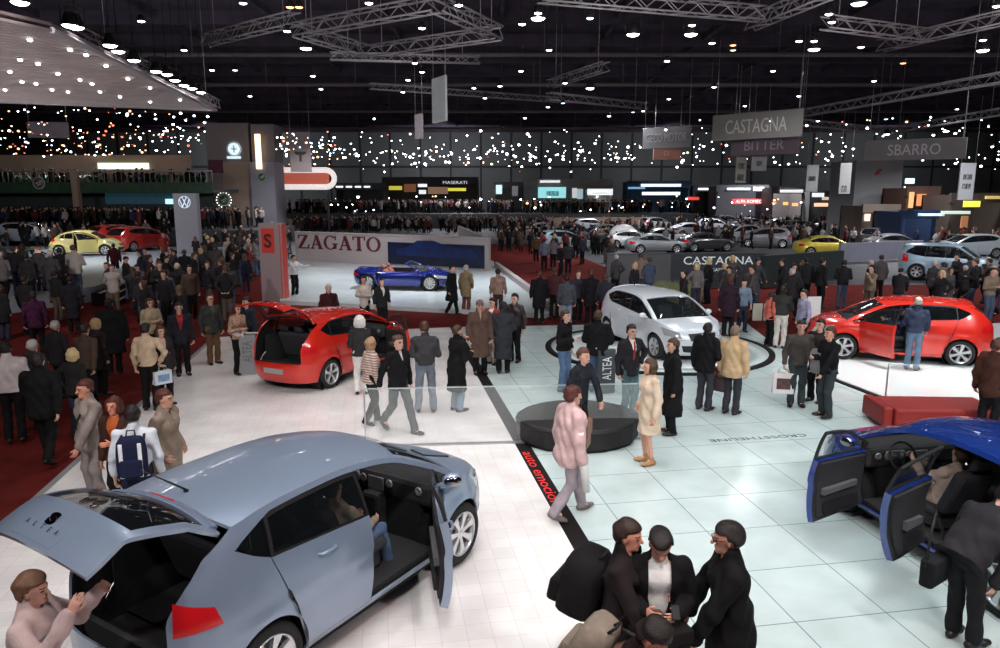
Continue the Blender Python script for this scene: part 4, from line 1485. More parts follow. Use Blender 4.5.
for k in range(120):
    u, y_ = rng.uniform(330, 1000), rng.uniform(80, 112)
    p = atd(u, rng.uniform(196, 212), y_); s = rng.choice([.3, .4, .5, .7]); g = rng.choice([0, 0, 3, 1])
    if p.z > .8: stuffb[g].ball(p, (.22 * s, .22 * s, .17 * s), 6)
for g, b in enumerate(stuffb):
    o = b.build('distant_lamps', GL[g]); tag(o, '%s specks of light from countless distant lamps' % ('white', 'orange', 'red', 'bluish white')[g], 'lamps'); o['kind'] = 'stuff'

# ------------------------------------------------------------------ area lights, some of them added fill
def area(u, v, size, power, col=(1, .985, .97), spread=110, aim=None, shape='DISK', name='stage_light'):
    l = bpy.data.lights.new(name, 'AREA'); l.shape = shape; l.size = size; l.energy = power; l.color = col; l.spread = R(spread)
    o = bpy.data.objects.new(name, l); o.location = (u[0], u[1], v)
    if aim is not None:
        o.rotation_euler = (Vector(aim) - Vector(o.location)).to_track_quat('-Z', 'Y').to_euler()
    COL.objects.link(o)
    return o
W0 = 62
lr = random.Random(3)
def cluster(x, y, w_, c_):
    for k in range(3):
        a_ = 2.1 * k + lr.uniform(0, 1)
        area((x + 1.2 * math.cos(a_), y + 1.2 * math.sin(a_)), 8.6 + lr.uniform(-.3, .3), .24, w_ / 3, c_, 80)
for (x, y) in [(-3.5, 9), (-3, 13), (-4, 17), (0, 6), (.5, 10.5), (.5, 15)]: cluster(x, y, W0 * .86, (1, .972, .965))
for (x, y) in [(4, 6.5), (4.5, 10.5), (4.5, 15), (4.3, 19.5), (8, 9), (8.5, 13.5), (9, 18), (12.5, 12), (12.5, 17), (6.5, 4.5)]: cluster(x, y, W0 * .70, (.93, .99, 1))
area((10.3, 16.5), 7.5, .5, 90, (1, 1, 1), 70)
# front lamps of the stand, thrown forward over the visitors
for (x, y, ax, ay, w_, c_) in [(-6, 1.0, -4, 10, 175, (1, .95, .92)), (0, .5, 0, 10, 145, (1, .95, .92)), (6, .5, 5, 10, 200, (1, .97, .95)), (12, 2, 10, 14, 230, (.97, .98, 1)), (-12, 6, -13, 18, 70, (1, .8, .75)), (3.2, 1.0, 1.2, 4.6, 40, (1, .6, .5))]:
    area((x, y), 8.8, .6, w_, c_, 95, aim=(ax, ay, 1))
# added fill thrown down the hall to brighten hung signs, trusses and roof
for (x, y, ax, ay, az, w_) in [(-14, 12, -16, 45, 10, 420), (2, 14, 6, 50, 11, 420), (14, 14, 18, 45, 10.5, 520), (26, 22, 34, 60, 9, 500), (-30, 25, -30, 62, 7, 500), (-6, 36, -20, 70, 7, 500)]:
    area((x, y), 7.2, .8, w_, (1, .95, .96), 140, aim=(ax, ay, az), name='flood_fill')
area((-4, 31), 8.5, 1.0, 260, (.92, .97, 1), 85); area((-8, 36), 8.5, 1.0, 200, (.92, .97, 1), 85); area((0, 34), 8.5, 1.0, 170, (.92, .97, 1), 85)
area((-22, 38), 9, 1.0, 420, (.95, .97, 1), 90); area((-28, 44), 9, 1.0, 420, (.95, .97, 1), 90)
area((-9, 24), 9, 1.0, 70, (1, .8, .7), 110)
for (x, y, w_) in [(-40, 70, 900), (-15, 60, 700), (8, 50, 500), (12, 34, 300), (28, 40, 600), (22, 24, 200), (45, 60, 1500), (30, 55, 700), (15, 75, 1100), (-5, 90, 900), (35, 95, 1200), (70, 90, 1200), (-50, 110, 900)]:
    area((x, y), 10.5, 2.0, w_ * 2.1, (.95, .95, 1), 140, name='hall_fill')  # unseen general fill added above the hall and the far stands
for x in (-50, -10, 30, 70):
    area((x, WALLY - 22), 13, 4, 1100 if x < 20 else 600, (.93, .97, 1), 130, aim=(x, WALLY, 7), name='wall_fill')  # unseen fill added to brighten the back wall
w = bpy.data.worlds.new('hall_air'); SC.world = w; w.use_nodes = True
w.node_tree.nodes['Background'].inputs[0].default_value = (.05, .035, .055, 1)
w.node_tree.nodes['Background'].inputs[1].default_value = .5
SC.view_settings.view_transform = 'Standard'
SC.view_settings.look = 'None'
SC.view_settings.exposure = 0.0
SC.view_settings.gamma = 1.0
SC.view_settings.use_curve_mapping = False

# ------------------------------------------------------------------ slatted canopy of the left stand
zc = 8.6
c1_, c2_, c3_ = at(52, 30, zc), at(216, 110, zc), at(-60, 99, zc)
c4_ = at(-60, 5, zc)
can = empty('slatted_canopy', (c2_.x, c2_.y, zc), 0, 'pinkish grey slatted canopy hung over the left stand', 'canopy')
off = -can.location
b = MB()
N = 46
for i in range(N):
    t0, t1_ = i / N, (i + .62) / N
    P0, P1 = c4_.lerp(c3_, t0), c4_.lerp(c3_, t1_)
    Q0, Q1 = c1_.lerp(c2_, t0), c1_.lerp(c2_, t1_)
    b.prism([(p.x + off.x, p.y + off.y) for p in (P0, Q0, Q1, P1)], -.05, .03)
b.build('slats', mat('canopy_slat', (.46, .38, .37), .6, noise=.3, nscale=1.2), can)
b = MB()
b.prism([(p.x + off.x, p.y + off.y) for p in (c4_, c1_, c2_, c3_)], .12, .2)
b.build('top_sheet', mat('canopy_sheet', (.25, .19, .2), .8), can)
b = MB()
for p, q in ((c1_, c2_), (c2_, c3_)):
    b.tube([p + off, q + off], .09, 6)
b.build('edge_frame', M_TRUSS, can)
for (u, v) in [(20, 60), (38, 64), (22, 82), (36, 84), (58, 74), (80, 80), (10, 72), (68, 92), (52, 90), (100, 92), (92, 84), (70, 50), (86, 55), (106, 66), (128, 79), (150, 88), (120, 97), (150, 102), (180, 100), (30, 40), (5, 90)]:
    o = bpy.data.objects.new('downlight', BM[0]); link(o); o.location = at(u, v, zc - .1); o.scale = (.34, .34, .3)
    tag(o, 'small white downlight set in the slatted canopy', 'downlight', 'downlights in the canopy')
area((-24, 34), 2.2, 3, 150, (1, .9, .88), 150, aim=(-24, 33, 9), name='canopy_fill')  # added fill from below, in place of light bounced up to the slats
area((-17, 27), 2.0, 2, 90, (1, .9, .88), 150, aim=(-17, 27, 9), name='canopy_fill')

# ------------------------------------------------------------------ lettering of the coachbuilder's wall (serifs)
def serif_word(word, h, mb_):
    x = 0.0
    T_, t_ = .20 * h, .075 * h
    def st_(p, q, wd):
        p, q = Vector((*p, 0)), Vector((*q, 0)); d = (q - p).normalized(); n = Vector((-d.y, d.x, 0)) * wd / 2
        mb_.add([(v.x, 0, v.y) for v in (p + n, p - n, q - n, q + n)] + [(v.x, .03, v.y) for v in (p + n, p - n, q - n, q + n)],
                [(0, 1, 2, 3), (7, 6, 5, 4), (0, 4, 5, 1), (1, 5, 6, 2), (2, 6, 7, 3), (3, 7, 4, 0)])
    def ring_(cx, w, a0, a1):
        n = 22; pts = []
        for i in range(n + 1):
            a = R(a0 + (a1 - a0) * i / n)
            o_ = (cx + w / 2 * math.cos(a), h / 2 + h * .52 * math.sin(a)); i_ = (cx + (w / 2 - T_ * .95) * math.cos(a), h / 2 + (h * .52 - t_) * math.sin(a))
            pts.append((o_, i_))
        vs = []
        for o_, i_ in pts: vs += [(o_[0], 0, o_[1]), (i_[0], 0, i_[1])]
        mb_.add(vs, [(2 * i, 2 * i + 1, 2 * i + 3, 2 * i + 2) for i in range(n)])
    for ch in word:
        if ch == 'Z':
            st_((x + .05 * h, h - t_ / 2), (x + .72 * h, h - t_ / 2), t_); st_((x, t_ / 2), (x + .74 * h, t_ / 2), t_)
            st_((x + .60 * h, h - t_), (x + .12 * h, t_), T_); st_((x + .07 * h, h), (x + .03 * h, h * .72), t_); st_((x + .71 * h, 0), (x + .76 * h, h * .3), t_); x += .88 * h
        elif ch == 'A':
            st_((x + .10 * h, 0), (x + .42 * h, h), t_); st_((x + .70 * h, 0), (x + .40 * h, h), T_); st_((x + .22 * h, h * .33), (x + .62 * h, h * .33), t_)
            st_((x, t_ / 2), (x + .24 * h, t_ / 2), t_); st_((x + .54 * h, t_ / 2), (x + .86 * h, t_ / 2), t_); x += .92 * h
        elif ch == 'G':
            ring_(x + .45 * h, .9 * h, 45, 320); st_((x + .76 * h, 0.05 * h), (x + .76 * h, .42 * h), T_ * .9); st_((x + .58 * h, .42 * h), (x + .94 * h, .42 * h), t_); st_((x + .80 * h, .70 * h), (x + .80 * h, 1.0 * h), t_); x += 1.02 * h
        elif ch == 'T':
            st_((x, h - t_ / 2), (x + .8 * h, h - t_ / 2), t_); st_((x + .4 * h, 0), (x + .4 * h, h), T_); st_((x + .22 * h, t_ / 2), (x + .58 * h, t_ / 2), t_); st_((x + .03 * h, h), (x + .03 * h, .74 * h), t_); st_((x + .77 * h, h), (x + .77 * h, .74 * h), t_); x += .88 * h
        elif ch == 'O':
            ring_(x + .46 * h, .92 * h, 0, 360); x += 1.0 * h
    return x

# Zagato stand
zp = .10
PW = [at(296, 262), at(488, 273)]
wd_ = (PW[1] - PW[0]); wl = wd_.length; wang = math.atan2(wd_.y, wd_.x)
FRp = at(558, 322); FLp = at(300, 306)
slab('floor_platform', [at(288, 262), at(492, 262), at(560, 312), at(545, 317), at(280, 303)], -.08, zp, mat('pale_platform', (.50, .55, .57), .25, noise=.12, nscale=1))
zw = empty('display_wall', PW[0] + Vector((0, 0, zp)), wang, 'low grey display wall lettered ZAGATO behind the blue convertible', 'display wall')
b = MB(); b.box(0, wl, 0, .18, 0, 1.72); b.box(wl - .1, wl + .06, -.05, .2, 0, 1.78); b.box(0, wl, -.06, .24, 1.72, 1.80); b.build('wall_panel', mat('zagato_panel', (.33, .29, .29), .7), zw)
b = MB(); lw = serif_word('ZAGATO', .82, b)
o = b.build('lettering', mat('dark_red_lettering', (.09, .012, .02), .5), zw); o.location = (wl * .02, -.035, .78); o.scale = (wl * .47 / lw, 1, 1)
# photo panel of a blue car on the wall
b = MB(); b.box(wl * .52, wl * .985, -.05, 0, .12, 1.36); b.build('photo_panel', mat('photo_panel_blue', (.008, .012, .04), .25, noise=.6, nscale=1.4), zw)
b = MB()
prof = [(0, .0), (.05, .22), (.55, .34), (1.0, .58), (1.7, .60), (2.3, .42), (3.3, .34), (3.6, .15), (3.55, 0)]
b.prism([(x, y) for x, y in prof], 0, .012, 0, Matrix.Translation((wl * .56, -.055, .62)) @ Matrix.Rotation(PI / 2, 4, 'X') @ Matrix.Scale(wl * .40 / 3.6, 4))
b.build('photo_car_shape', mat('photo_blue', (.010, .022, .10), .25, noise=.4, nscale=2), zw)
text('small_lettering', 'ZAGATO', .15, mat('dull_red_lettering', (.25, .05, .05), .6), zw, (wl * .72, -.045, 1.52), (PI / 2, 0, 0), .004)
# return wall of the same stand
p0, p1 = at(490, 272), at(462, 252)
b = MB(); d = (at(460, 250) - at(489, 272)); l2 = d.length
o = MB()
o.box(0, l2, 0, .16, 0, 1.72)
tag(o.build('side_wall', mat('zagato_panel', (.33, .29, .29), .7), None, at(489, 272) + Vector((0, 0, zp)), math.atan2(d.y, d.x)), 'short grey return wall running back from the lettered wall', 'wall panel')
# low parapet on the right edge of that platform
d = at(558, 316) - at(496, 268); l2 = d.length
b = MB(); b.cbox(0, l2, -.12, .12, 0, .34, .02)
tag(b.build('low_parapet', mat('zagato_panel', (.33, .29, .29), .7), None, at(496, 268), math.atan2(d.y, d.x)), 'low grey parapet between the pale platform and the red aisle', 'parapet')

# ------------------------------------------------------------------ turntable and platform under the cars
TT = Vector((4.31, 19.53, 0))
tt = empty('turntable', TT, 0, 'round white turntable with a dark rim under the silver car', 'turntable')
b = MB(); b.lathe([(.001, .05), (2.42, .05), (2.46, .03), (2.46, 0)], 64); b.build('disc', mat('turntable_white', (.66, .72, .73), .15), tt)
b = MB(); b.lathe([(2.46, .0), (2.46, .035), (2.9, .035), (2.9, .0)], 64); b.build('rim_plate', mat('turntable_rim_plate', (.55, .62, .63), .2), tt)
b = MB(); b.lathe([(2.9, 0), (2.9, .045), (3.06, .045), (3.06, 0)], 64); b.build('dark_ring', M_BAND, tt)
b = MB()
pl = [at(792, 338), at(838, 381), at(898, 404), at(1000, 420) , at(1000, 420) + Vector((4, .5, 0)), at(1000, 330) + Vector((4, 2, 0))]
b.prism([(p.x, p.y) for p in pl], 0, .045)
cp = empty('car_platform', (0, 0, 0), 0, 'flat white platform carrying the red car on the right', 'platform')
b.build('deck', mat('platform_white', (.74, .76, .76), .2), cp)
b = MB()
for p, q in ((pl[0], pl[1]), (pl[1], pl[2]), (pl[2], pl[3])):
    d = (q - p).normalized(); n = Vector((d.y, -d.x, 0)) * .10
    b.prism([(v.x, v.y) for v in (p, p + n, q + n, q)], 0, .03)
b.build('dark_edge', M_BAND, cp)

# ------------------------------------------------------------------ glass screens, seats, info stands
def glass_screen(a_, b_, h, label):
    d = b_ - a_; ln = d.length
    t = empty('glass_balustrade', a_, math.atan2(d.y, d.x), label, 'glass balustrade')
    b = MB(); b.box(0, ln, -.008, .008, .03, h); b.build('glass_pane', M_LGLASS, t)
    b = MB(); b.box(0, ln, -.012, .012, h, h + .018); b.build('top_edge', mat('glass_edge', (.6, .72, .72), .2, alpha=.4), t)
    b = MB(); b.box(0, ln, -.03, .03, 0, .03); b.build('floor_channel', M_STEEL, t)
    for x in (.0, ln):
        b = MB(); b.box(x - .012, x + .012, -.014, .014, 0, h); b.build('edge_post', M_STEEL, t)
glass_screen(at(366, 447), at(640, 440), 1.0, 'clear glass balustrade between the grey car and the black pouffe')
glass_screen(at(884, 412), at(985, 416), .95, 'clear glass balustrade behind the red bench')

def pouffe(c, rx, ry, h, n, m, rot, label, name='pouffe'):
    t = empty(name, c, rot, label, 'seat')
    b = MB()
    pts = [(math.cos(2 * PI * (k + .5) / n), math.sin(2 * PI * (k + .5) / n)) for k in range(n)]
    lv = [(.985, .06), (1.0, .09), (1.0, h - .05), (.985, h - .02), (.95, h), (.5, h + .008), (.001, h + .01)]
    vs, fs = [], []
    for s_, z in lv:
        for x, y in pts: vs.append((x * rx * s_, y * ry * s_, z))
    for i in range(len(lv) - 1):
        for k in range(n): fs.append((i * n + k, i * n + (k + 1) % n, (i + 1) * n + (k + 1) % n, (i + 1) * n + k))
    b.add(vs, fs); b.build('cushion', m, t)
    b = MB(); b.tube([(x * rx * 1.004, y * ry * 1.004, h - .05) for x, y in pts], .012, 5, closed=True); b.build('piping', m, t)
    b = MB(); b.prism([(x * rx * .94, y * ry * .94) for x, y in pts], 0, .07); b.build('plinth', M_BLACK, t)
    return t
pouffe(at(577, 436), 1.08, .95, .40, 20, M_BLKL, .2, 'wide round black leather pouffe in the middle of the stand')
# red bench with two blocks
rb = empty('bench', at(930, 426) + Vector((0, .1, 0)), R(-3), 'long red upholstered bench behind the blue car', 'bench')
b = MB(); b.cbox(-.80, 1.05, -.45, .45, .08, .42, .05); b.build('cushion', M_REDL, rb)
b = MB(); b.cbox(-.98, -.81, -.40, .50, .06, .43, .04); b.build('end_block', M_REDL, rb)
b = MB(); b.box(-.9, 1.0, -.38, .38, 0, .08); b.build('plinth', M_BLACK, rb)

def info_stand(p, rz, label, dark=True, word='ALTEA', h=.95):
    t = empty('info_stand', p, rz, label, 'info stand')
    b = MB(); b.cbox(-.2, .2, -.06, .06, 0, h, .01); b.build('column', mat('info_dark', (.05, .06, .07), .35) if dark else mat('info_grey', (.30, .31, .33), .4), t)
    b = MB(); b.cbox(-.24, .24, -.22, .16, h, h + .03, .008, 0, Matrix.Rotation(R(-12), 4, 'X')); b.build('sloping_top', M_WHITEP, t)
    text('lettering', word, .2, mat('info_letter', (.8, .8, .8), .5) if dark else mat('info_letter_dark', (.15, .15, .16), .5), t, (0, -.066, h * .58), (PI / 2, R(-90), 0), .003, width=.5, height=.2)
info_stand(at(605, 393), R(15), 'dark lectern sign with upright white ALTEA lettering beside the silver car')
info_stand(at(249, 374), R(10), 'pale lectern sign beside the open boot of the red car', None, 'ALTEA')

# ------------------------------------------------------------------ pylons and the brand tower
def logo_disc(parent, loc, rz, r, kind, m_disc, m_mark, rim=None):
    t = bpy.data.objects.new('logo', None); link(t, parent); t.location = loc; t.rotation_euler = (0, 0, rz)
    b = MB(); b.lathe([(.001, .03), (r, .03), (r, -.02)], 32, 0, Matrix.Rotation(PI / 2, 4, 'X')); b.build('disc', m_disc, t)
    b = MB()
    y = -.035
    def bar(p, q, w_):
        p, q = Vector((p[0], y, p[1])) * 1, Vector((q[0], y, q[1]))
        d = (q - p).normalized(); n = Vector((-d.z, 0, d.x)) * w_ / 2
        vs = [p + n, p - n, q - n, q + n]
        b.add([Vector((v.x * r, y, v.z * r)) for v in vs] + [Vector((v.x * r, y + .01, v.z * r)) for v in vs], [(0, 1, 2, 3), (7, 6, 5, 4), (0, 4, 5, 1), (1, 5, 6, 2), (2, 6, 7, 3), (3, 7, 4, 0)])
    n = 28
    def ringm(r0, r1):
        vs = []
        for i in range(n):
            a = 2 * PI * i / n
            vs += [(r0 * r * math.cos(a), y, r0 * r * math.sin(a)), (r1 * r * math.cos(a), y, r1 * r * math.sin(a))]
        b.add(vs, [(2 * i, 2 * ((i + 1) % n), 2 * ((i + 1) % n) + 1, 2 * i + 1) for i in range(n)])
    ringm(.86, .98)
    if kind == 'vw':
        bar((-.36, .78), (0, .08), .15); bar((.36, .78), (0, .08), .15)
        bar((-.78, .42), (-.34, -.72), .15); bar((-.34, -.72), (0, -.02), .15); bar((0, -.02), (.34, -.72), .15); bar((.34, -.72), (.78, .42), .15)
    elif kind == 'arrow':
        bar((-.5, -.1), (.5, .25), .16); bar((-.3, -.4), (.3, -.1), .12); bar((.1, .45), (.5, .25), .12)
    elif kind == 'bars':
        bar((0, -.5), (0, .5), .14); bar((-.4, 0), (.4, 0), .14)
    b.build('mark', m_mark, t)
    return t
M_LOGOG = mat('logo_glow_white', (.8, .9, .95), .4, emit=(.75, .95, 1), es=.9)
M_LOGOD = mat('logo_dark_blue', (.03, .06, .12), .4)
M_GREENL = mat('logo_green', (.05, .14, .06), .4)

pv = at(191, 262); s_ = pv.y
t = empty('brand_pylon', (pv.x, pv.y, -.05), 0, 'tall grey pylon with a round VW emblem at its top', 'pylon')
b = MB(); b.cbox(-.72, .72, -.25, .25, 0, 4.25, .04); b.build('column', mat('pylon_grey', (.26, .26, .30), .5), t)
logo_disc(t, (.0, -.27, 3.72), 0, .38, 'vw', mat('logo_blue_grey', (.16, .2, .3), .4), mat('logo_white', (.8, .85, .9), .4, emit=(.8, .9, 1), es=.5))

rp = at(276, 300)
t = empty('sign_pylon', (rp.x, rp.y, -.05), R(-12), 'grey pylon with glowing red sign beside the lettered wall', 'pylon')
b = MB(); b.cbox(-.5, .5, -.2, .2, 0, 3.1, .03); b.build('column', mat('pylon_grey_red', (.30, .24, .25), .5), t)
b = MB(); b.box(.40, .44, -.215, -.2, .05, 3.05); b.box(.5, .53, -.18, .1, .05, 3.05); b.build('red_light_strip', mat('red_glow', (.45, .05, .04), .4, emit=(1, .12, .08), es=.06), t)
b = MB(); b.cbox(-.36, .18, -.225, -.2, 1.95, 2.9, .02); b.build('sign_plate', mat('red_sign_glow', (.42, .035, .03), .4, emit=(1, .08, .05), es=.08), t)
text('emblem', 'S', .7, mat('dark_emblem', (.08, .02, .02), .4), t, (-.09, -.228, 2.42), (PI / 2, 0, 0), .006, width=.34, height=.55, bold=.02)

def at_box(u0, u1, v0, v1, y):
    a_, b_ = atd(u0, v1, y), atd(u1, v0, y)
    return a_.x, b_.x, a_.z, b_.z

# brand tower
Y = 70
t = empty('brand_tower', (0, 0, 0), 0, 'tall grey brand tower with emblems and a glowing strip', 'tower')
x0, x1, z0, z1 = at_box(211, 272, 123, 216, Y)
xm = atd(252, 200, Y).x
b = MB(); b.box(x0, xm, Y, Y + 3, -.1, z1); b.build('main_block', mat('tower_grey_brown', (.20, .17, .17), .7), t)
b = MB(); q = at_box(225, 252, 162, 215, Y - .1); b.box(q[0], q[1], Y - .12, Y, -.1, q[3]); b.build('beige_face', mat('tower_beige', (.34, .25, .20), .7), t)
b = MB(); q = at_box(253, 274, 162, 215, Y - .5); b.box(q[0], q[1], Y - .6, Y + 2.5, -.1, q[3]); b.build('grey_face', mat('tower_bluegrey', (.28, .28, .33), .6), t)
b = MB(); q = at_box(252, 273, 124, 162, Y - .2); b.box(q[0], q[1], Y - .1, Y + 2.5, q[2], q[3]); b.build('upper_face', mat('tower_upper', (.15, .14, .15), .7), t)
b = MB(); q = at_box(256.5, 260, 134, 169, Y - .7); b.cbox(q[0], q[1], Y - .8, Y - .6, q[2], q[3], .03); b.build('light_strip', mat('strip_glow', (1, .75, .55), .5, emit=(1, .68, .42), es=2.2), t)
b = MB(); q = at_box(209, 222, 160, 173, Y - .3); b.box(q[0], q[1], Y - .3, Y, q[2], q[3]); b.build('maroon_panel', mat('maroon_panel', (.09, .02, .04), .6), t)
p = atd(234, 149, Y - .1); logo_disc(t, p, 0, .66, 'bars', M_LOGOG, mat('logo_teal', (.2, .4, .45), .4))
p = atd(234, 157.5, Y - .1)
b = MB(); b.box(p.x - .65, p.x + .65, Y - .16, Y - .1, p.z - .11, p.z + .11); b.build('lit_caption', M_LOGOG, t)
p = atd(262, 177, Y - .7); logo_disc(t, p, 0, .42, 'arrow', M_GREENL, mat('logo_pale', (.6, .62, .6), .4))
p = atd(224, 200, Y - 2.2)
gs = empty('round_sign', p, 0, 'round green emblem sign on a post below the tower', 'sign')
logo_disc(gs, (0, 0, 0), 0, .55, 'arrow', M_GREENL, mat('logo_pale', (.6, .62, .6), .4))
b = MB()
for k in range(16):
    a_ = 2 * PI * k / 16; b.ball((.68 * math.cos(a_), -.03, .68 * math.sin(a_)), .06, 6)
b.build('bulb_ring', quiet(mat('ring_bulbs', (1, 1, .9), .5, emit=(1, 1, .85), es=2)), gs)
b = MB(); b.tube([(0, .05, -.5), (0, .05, -p.z)], .05, 6); b.build('post', M_STEEL, gs)

# red and white ring sign
Y = 76
q = at_box(276, 334, 170, 187, Y)
rs = empty('ring_sign', ((q[0] + q[1]) / 2, Y, (q[2] + q[3]) / 2), 0, 'long red and white rounded ring sign beside the tower', 'sign')
hw_, hh_ = (q[1] - q[0]) / 2, (q[3] - q[2]) / 2
pts = [(hw_ - hh_ + hh_ * math.cos(a), 0, hh_ * math.sin(a)) for a in np.linspace(-PI / 2, PI / 2, 10)] + [(-hw_, 0, hh_), (-hw_, 0, -hh_)]
b = MB(); b.tube(pts[:-1], .28, 8); b.tube([pts[0], pts[-1]], .28, 8)
b.build('white_tube', mat('white_tube_glow', (.9, .85, .85), .4, emit=(1, .9, .88), es=.7), rs)
b = MB(); b.box(-hw_, hw_ - .6, .1, .25, -hh_ + .3, hh_ - .3); b.build('red_panel', mat('red_sign_panel', (.55, .10, .07), .5, emit=(1, .25, .15), es=.25), rs)
b = MB()
for x in (-hw_ + .1, hw_ - .8):
    b = MB(); b.tube([(x, .3, -hh_), (x, .3, -rs.location.z)], .12, 6); b.build('post', M_DKP, rs)

# ------------------------------------------------------------------ two storey stand on the left
Y = 62
vs_ = empty('two_storey_stand', (0, 0, 0), 0, 'two storey beige stand with a green planted balcony on the left', 'stand')
q = at_box(-120, 190, 155, 172, Y + 6)
b = MB(); b.box(q[0], q[1], Y + 6, Y + 6.3, 3, q[3]); b.build('upper_wall', mat('stand_beige', (.40, .28, .21), .8, noise=.15, nscale=1), vs_)
q = at_box(-120, 212, 171, 189, Y)
b = MB(); b.box(q[0], q[1], Y, Y + 6, q[2] - .3, q[2]); b.build('balcony_floor', M_DKP, vs_)
b = MB(); b.box(q[0], q[1], Y - .1, Y, q[2] - .35, q[2] + .55); b.build('balcony_front', mat('dark_green_front', (.03, .07, .04), .7, noise=.5, nscale=2), vs_)
b = MB()
for k in range(60):
    x = q[0] + (q[1] - q[0]) * k / 59; b.tube([(x, Y - .05, q[2] + .5), (x, Y - .05, q[3])], .03, 5)
b.tube([(q[0], Y - .05, q[3]), (q[1], Y - .05, q[3])], .06, 6)
b.build('railing', mat('railing_grey', (.25, .25, .24), .5), vs_)
b = MB()
qq = at_box(98, 148, 163, 169, Y + 5.8); b.box(qq[0], qq[1], Y + 5.8, Y + 5.95, qq[2], qq[3])
b.build('lit_window', mat('lit_window_green', (.6, .9, .6), .5, emit=(.8, 1, .75), es=1.3), vs_)
b = MB()
q2 = at_box(-120, 212, 188, 214, Y + 4)
b.box(q2[0], q2[1], Y + 4, Y + 4.3, -.1, q2[3]); b.build('lower_wall', mat('lower_wall_dark', (.05, .06, .065), .7, noise=.3, nscale=1), vs_)
b = MB()
for k in range(46):
    x = atd(106 + 77 * k / 45, 200, Y + 3.8).x; b.box(x, x + .09, Y + 3.7, Y + 3.95, atd(0, 204, Y + 3.8).z, atd(0, 191, Y + 3.8).z)
b.build('blue_slats', mat('blue_slat_glow', (.05, .12, .17), .5, emit=(.15, .5, .7), es=.04), vs_)
b = MB(); q3 = at_box(166, 182, 199, 204, Y + 3.6); b.box(q3[0], q3[1], Y + 3.5, Y + 3.7, q3[2], q3[3]); b.build('lit_panel', mat('cyan_lit', (.5, .9, 1), .5, emit=(.5, .9, 1), es=1.2), vs_)
for k, u in enumerate((77,)):
    b = MB(); x = atd(u, 200, Y - .3).x; b.box(x - .25, x + .25, Y - .5, Y, -.1, atd(0, 170, Y).z); b.build('pillar', M_BEIGE, vs_)
p = atd(39, 183, Y - .2); lg = logo_disc(vs_, p, 0, .52, 'arrow', mat('logo_dim', (.12, .13, .1), .5), mat('logo_pale', (.6, .62, .6), .4))
def palm(x, y, z, h, label, n=11):
    t = empty('potted_palm', (x, y, z), rng.uniform(0, 6), label, 'plant', 'palms on the balcony')
    b = MB(); b.lathe([(.001, 0), (.2, 0), (.26, .35), (.22, .35), (.001, .3)], 10); b.build('pot', M_DKP, t)
    b = MB()
    for k in range(n):
        a_ = 2 * PI * k / n + rng.uniform(-.2, .2); ln = h * rng.uniform(.5, .75)
        pts = [Vector((0, 0, .3)), Vector((math.cos(a_) * ln * .35, math.sin(a_) * ln * .35, .3 + h * .55)), Vector((math.cos(a_) * ln * .8, math.sin(a_) * ln * .8, .3 + h * .7)), Vector((math.cos(a_) * ln * 1.15, math.sin(a_) * ln * 1.15, .3 + h * .45))]
        sdv = Vector((-math.sin(a_), math.cos(a_), 0))
        vs = []
        for i, p_ in enumerate(pts):
            w_ = (.02, .11, .10, .01)[i]; vs += [p_ + sdv * w_, p_ + Vector((0, 0, .03)), p_ - sdv * w_]
        fs = []
        for i in range(3): fs += [(3 * i, 3 * i + 1, 3 * i + 4, 3 * i + 3), (3 * i + 1, 3 * i + 2, 3 * i + 5, 3 * i + 4)]
        b.add(vs, fs, 0, True)
    b.build('fronds', mat('palm_green', (.03, .11, .03), .6), t)
zq = at_box(0, 1, 171, 189, Y)[2]
for u in (8, 32, 52, 62, 88, 96, 128, 152, 165, 178, 196): palm(atd(u, 170, Y + 2).x, Y + 1.5 + (u % 3), zq, 1.25, 'dark green potted palm on the balcony of the left stand')

# hung banners on the left
def banner(u0, u1, v0, v1, y, col, label, mark=None, tilt=0.0, name='hanging_banner', word=None, wcol=(.75, .75, .75), frac=.6, wh=.4):
    q = at_box(u0, u1, v0, v1, y)
    w_, h_ = q[1] - q[0], q[3] - q[2]
    t = empty(name, ((q[0] + q[1]) / 2, y, q[2]), R(tilt), label, 'sign' if word else 'banner')
    w_ = w_ / max(.25, math.cos(R(tilt)))
    b = MB(); b.cbox(-w_ / 2, w_ / 2, -.06, .06, 0, h_, .02); b.build('panel', mat('banner_%d_%d_%d' % tuple(int(c * 255) for c in col), col, .7, noise=.1, nscale=2), t)
    b = MB()
    for x in (-w_ * .46, w_ * .46): b.tube([(x, 0, h_), (x, 0, h_ + 4)], .015, 4)
    b.build('wires', M_STEEL, t)
    if word:
        for i, wd in enumerate(word if isinstance(word, (list, tuple)) else [word]):
            n_ = len(word) if isinstance(word, (list, tuple)) else 1
            if not wd: continue
            write(wd, mat('sign_letter_%d_%d' % (wcol[0] * 99, wcol[2] * 99), wcol, .5), t, (0, -.07, h_ * (1 - (i + .5) / n_)), .012, w_ * frac, h_ * wh / n_)
    if mark:
        b = MB(); m_ = mark
        b.prism([(-.32 * w_, .12 * w_), (.32 * w_, .12 * w_), (.22 * w_, -.02 * w_), (.06 * w_, -.06 * w_), (.06 * w_, -.35 * w_), (-.06 * w_, -.35 * w_), (-.06 * w_, -.06 * w_), (-.22 * w_, -.02 * w_)], 0, .02, 0, Matrix.Translation((0, -.07, h_ * .45)) @ Matrix.Rotation(PI / 2, 4, 'X'))
        b.build('emblem', mat('emblem_dark', (.04, .03, .03), .5), t)
    return t
banner(291, 310, 132, 172, 66, (.26, .21, .21), 'tall brown grey banner with a dark emblem right of the tower', True)
banner(31, 66, 122, 138, 50, (.12, .10, .115), 'dim grey hanging panel in front of the lamps on the left', None, 12)
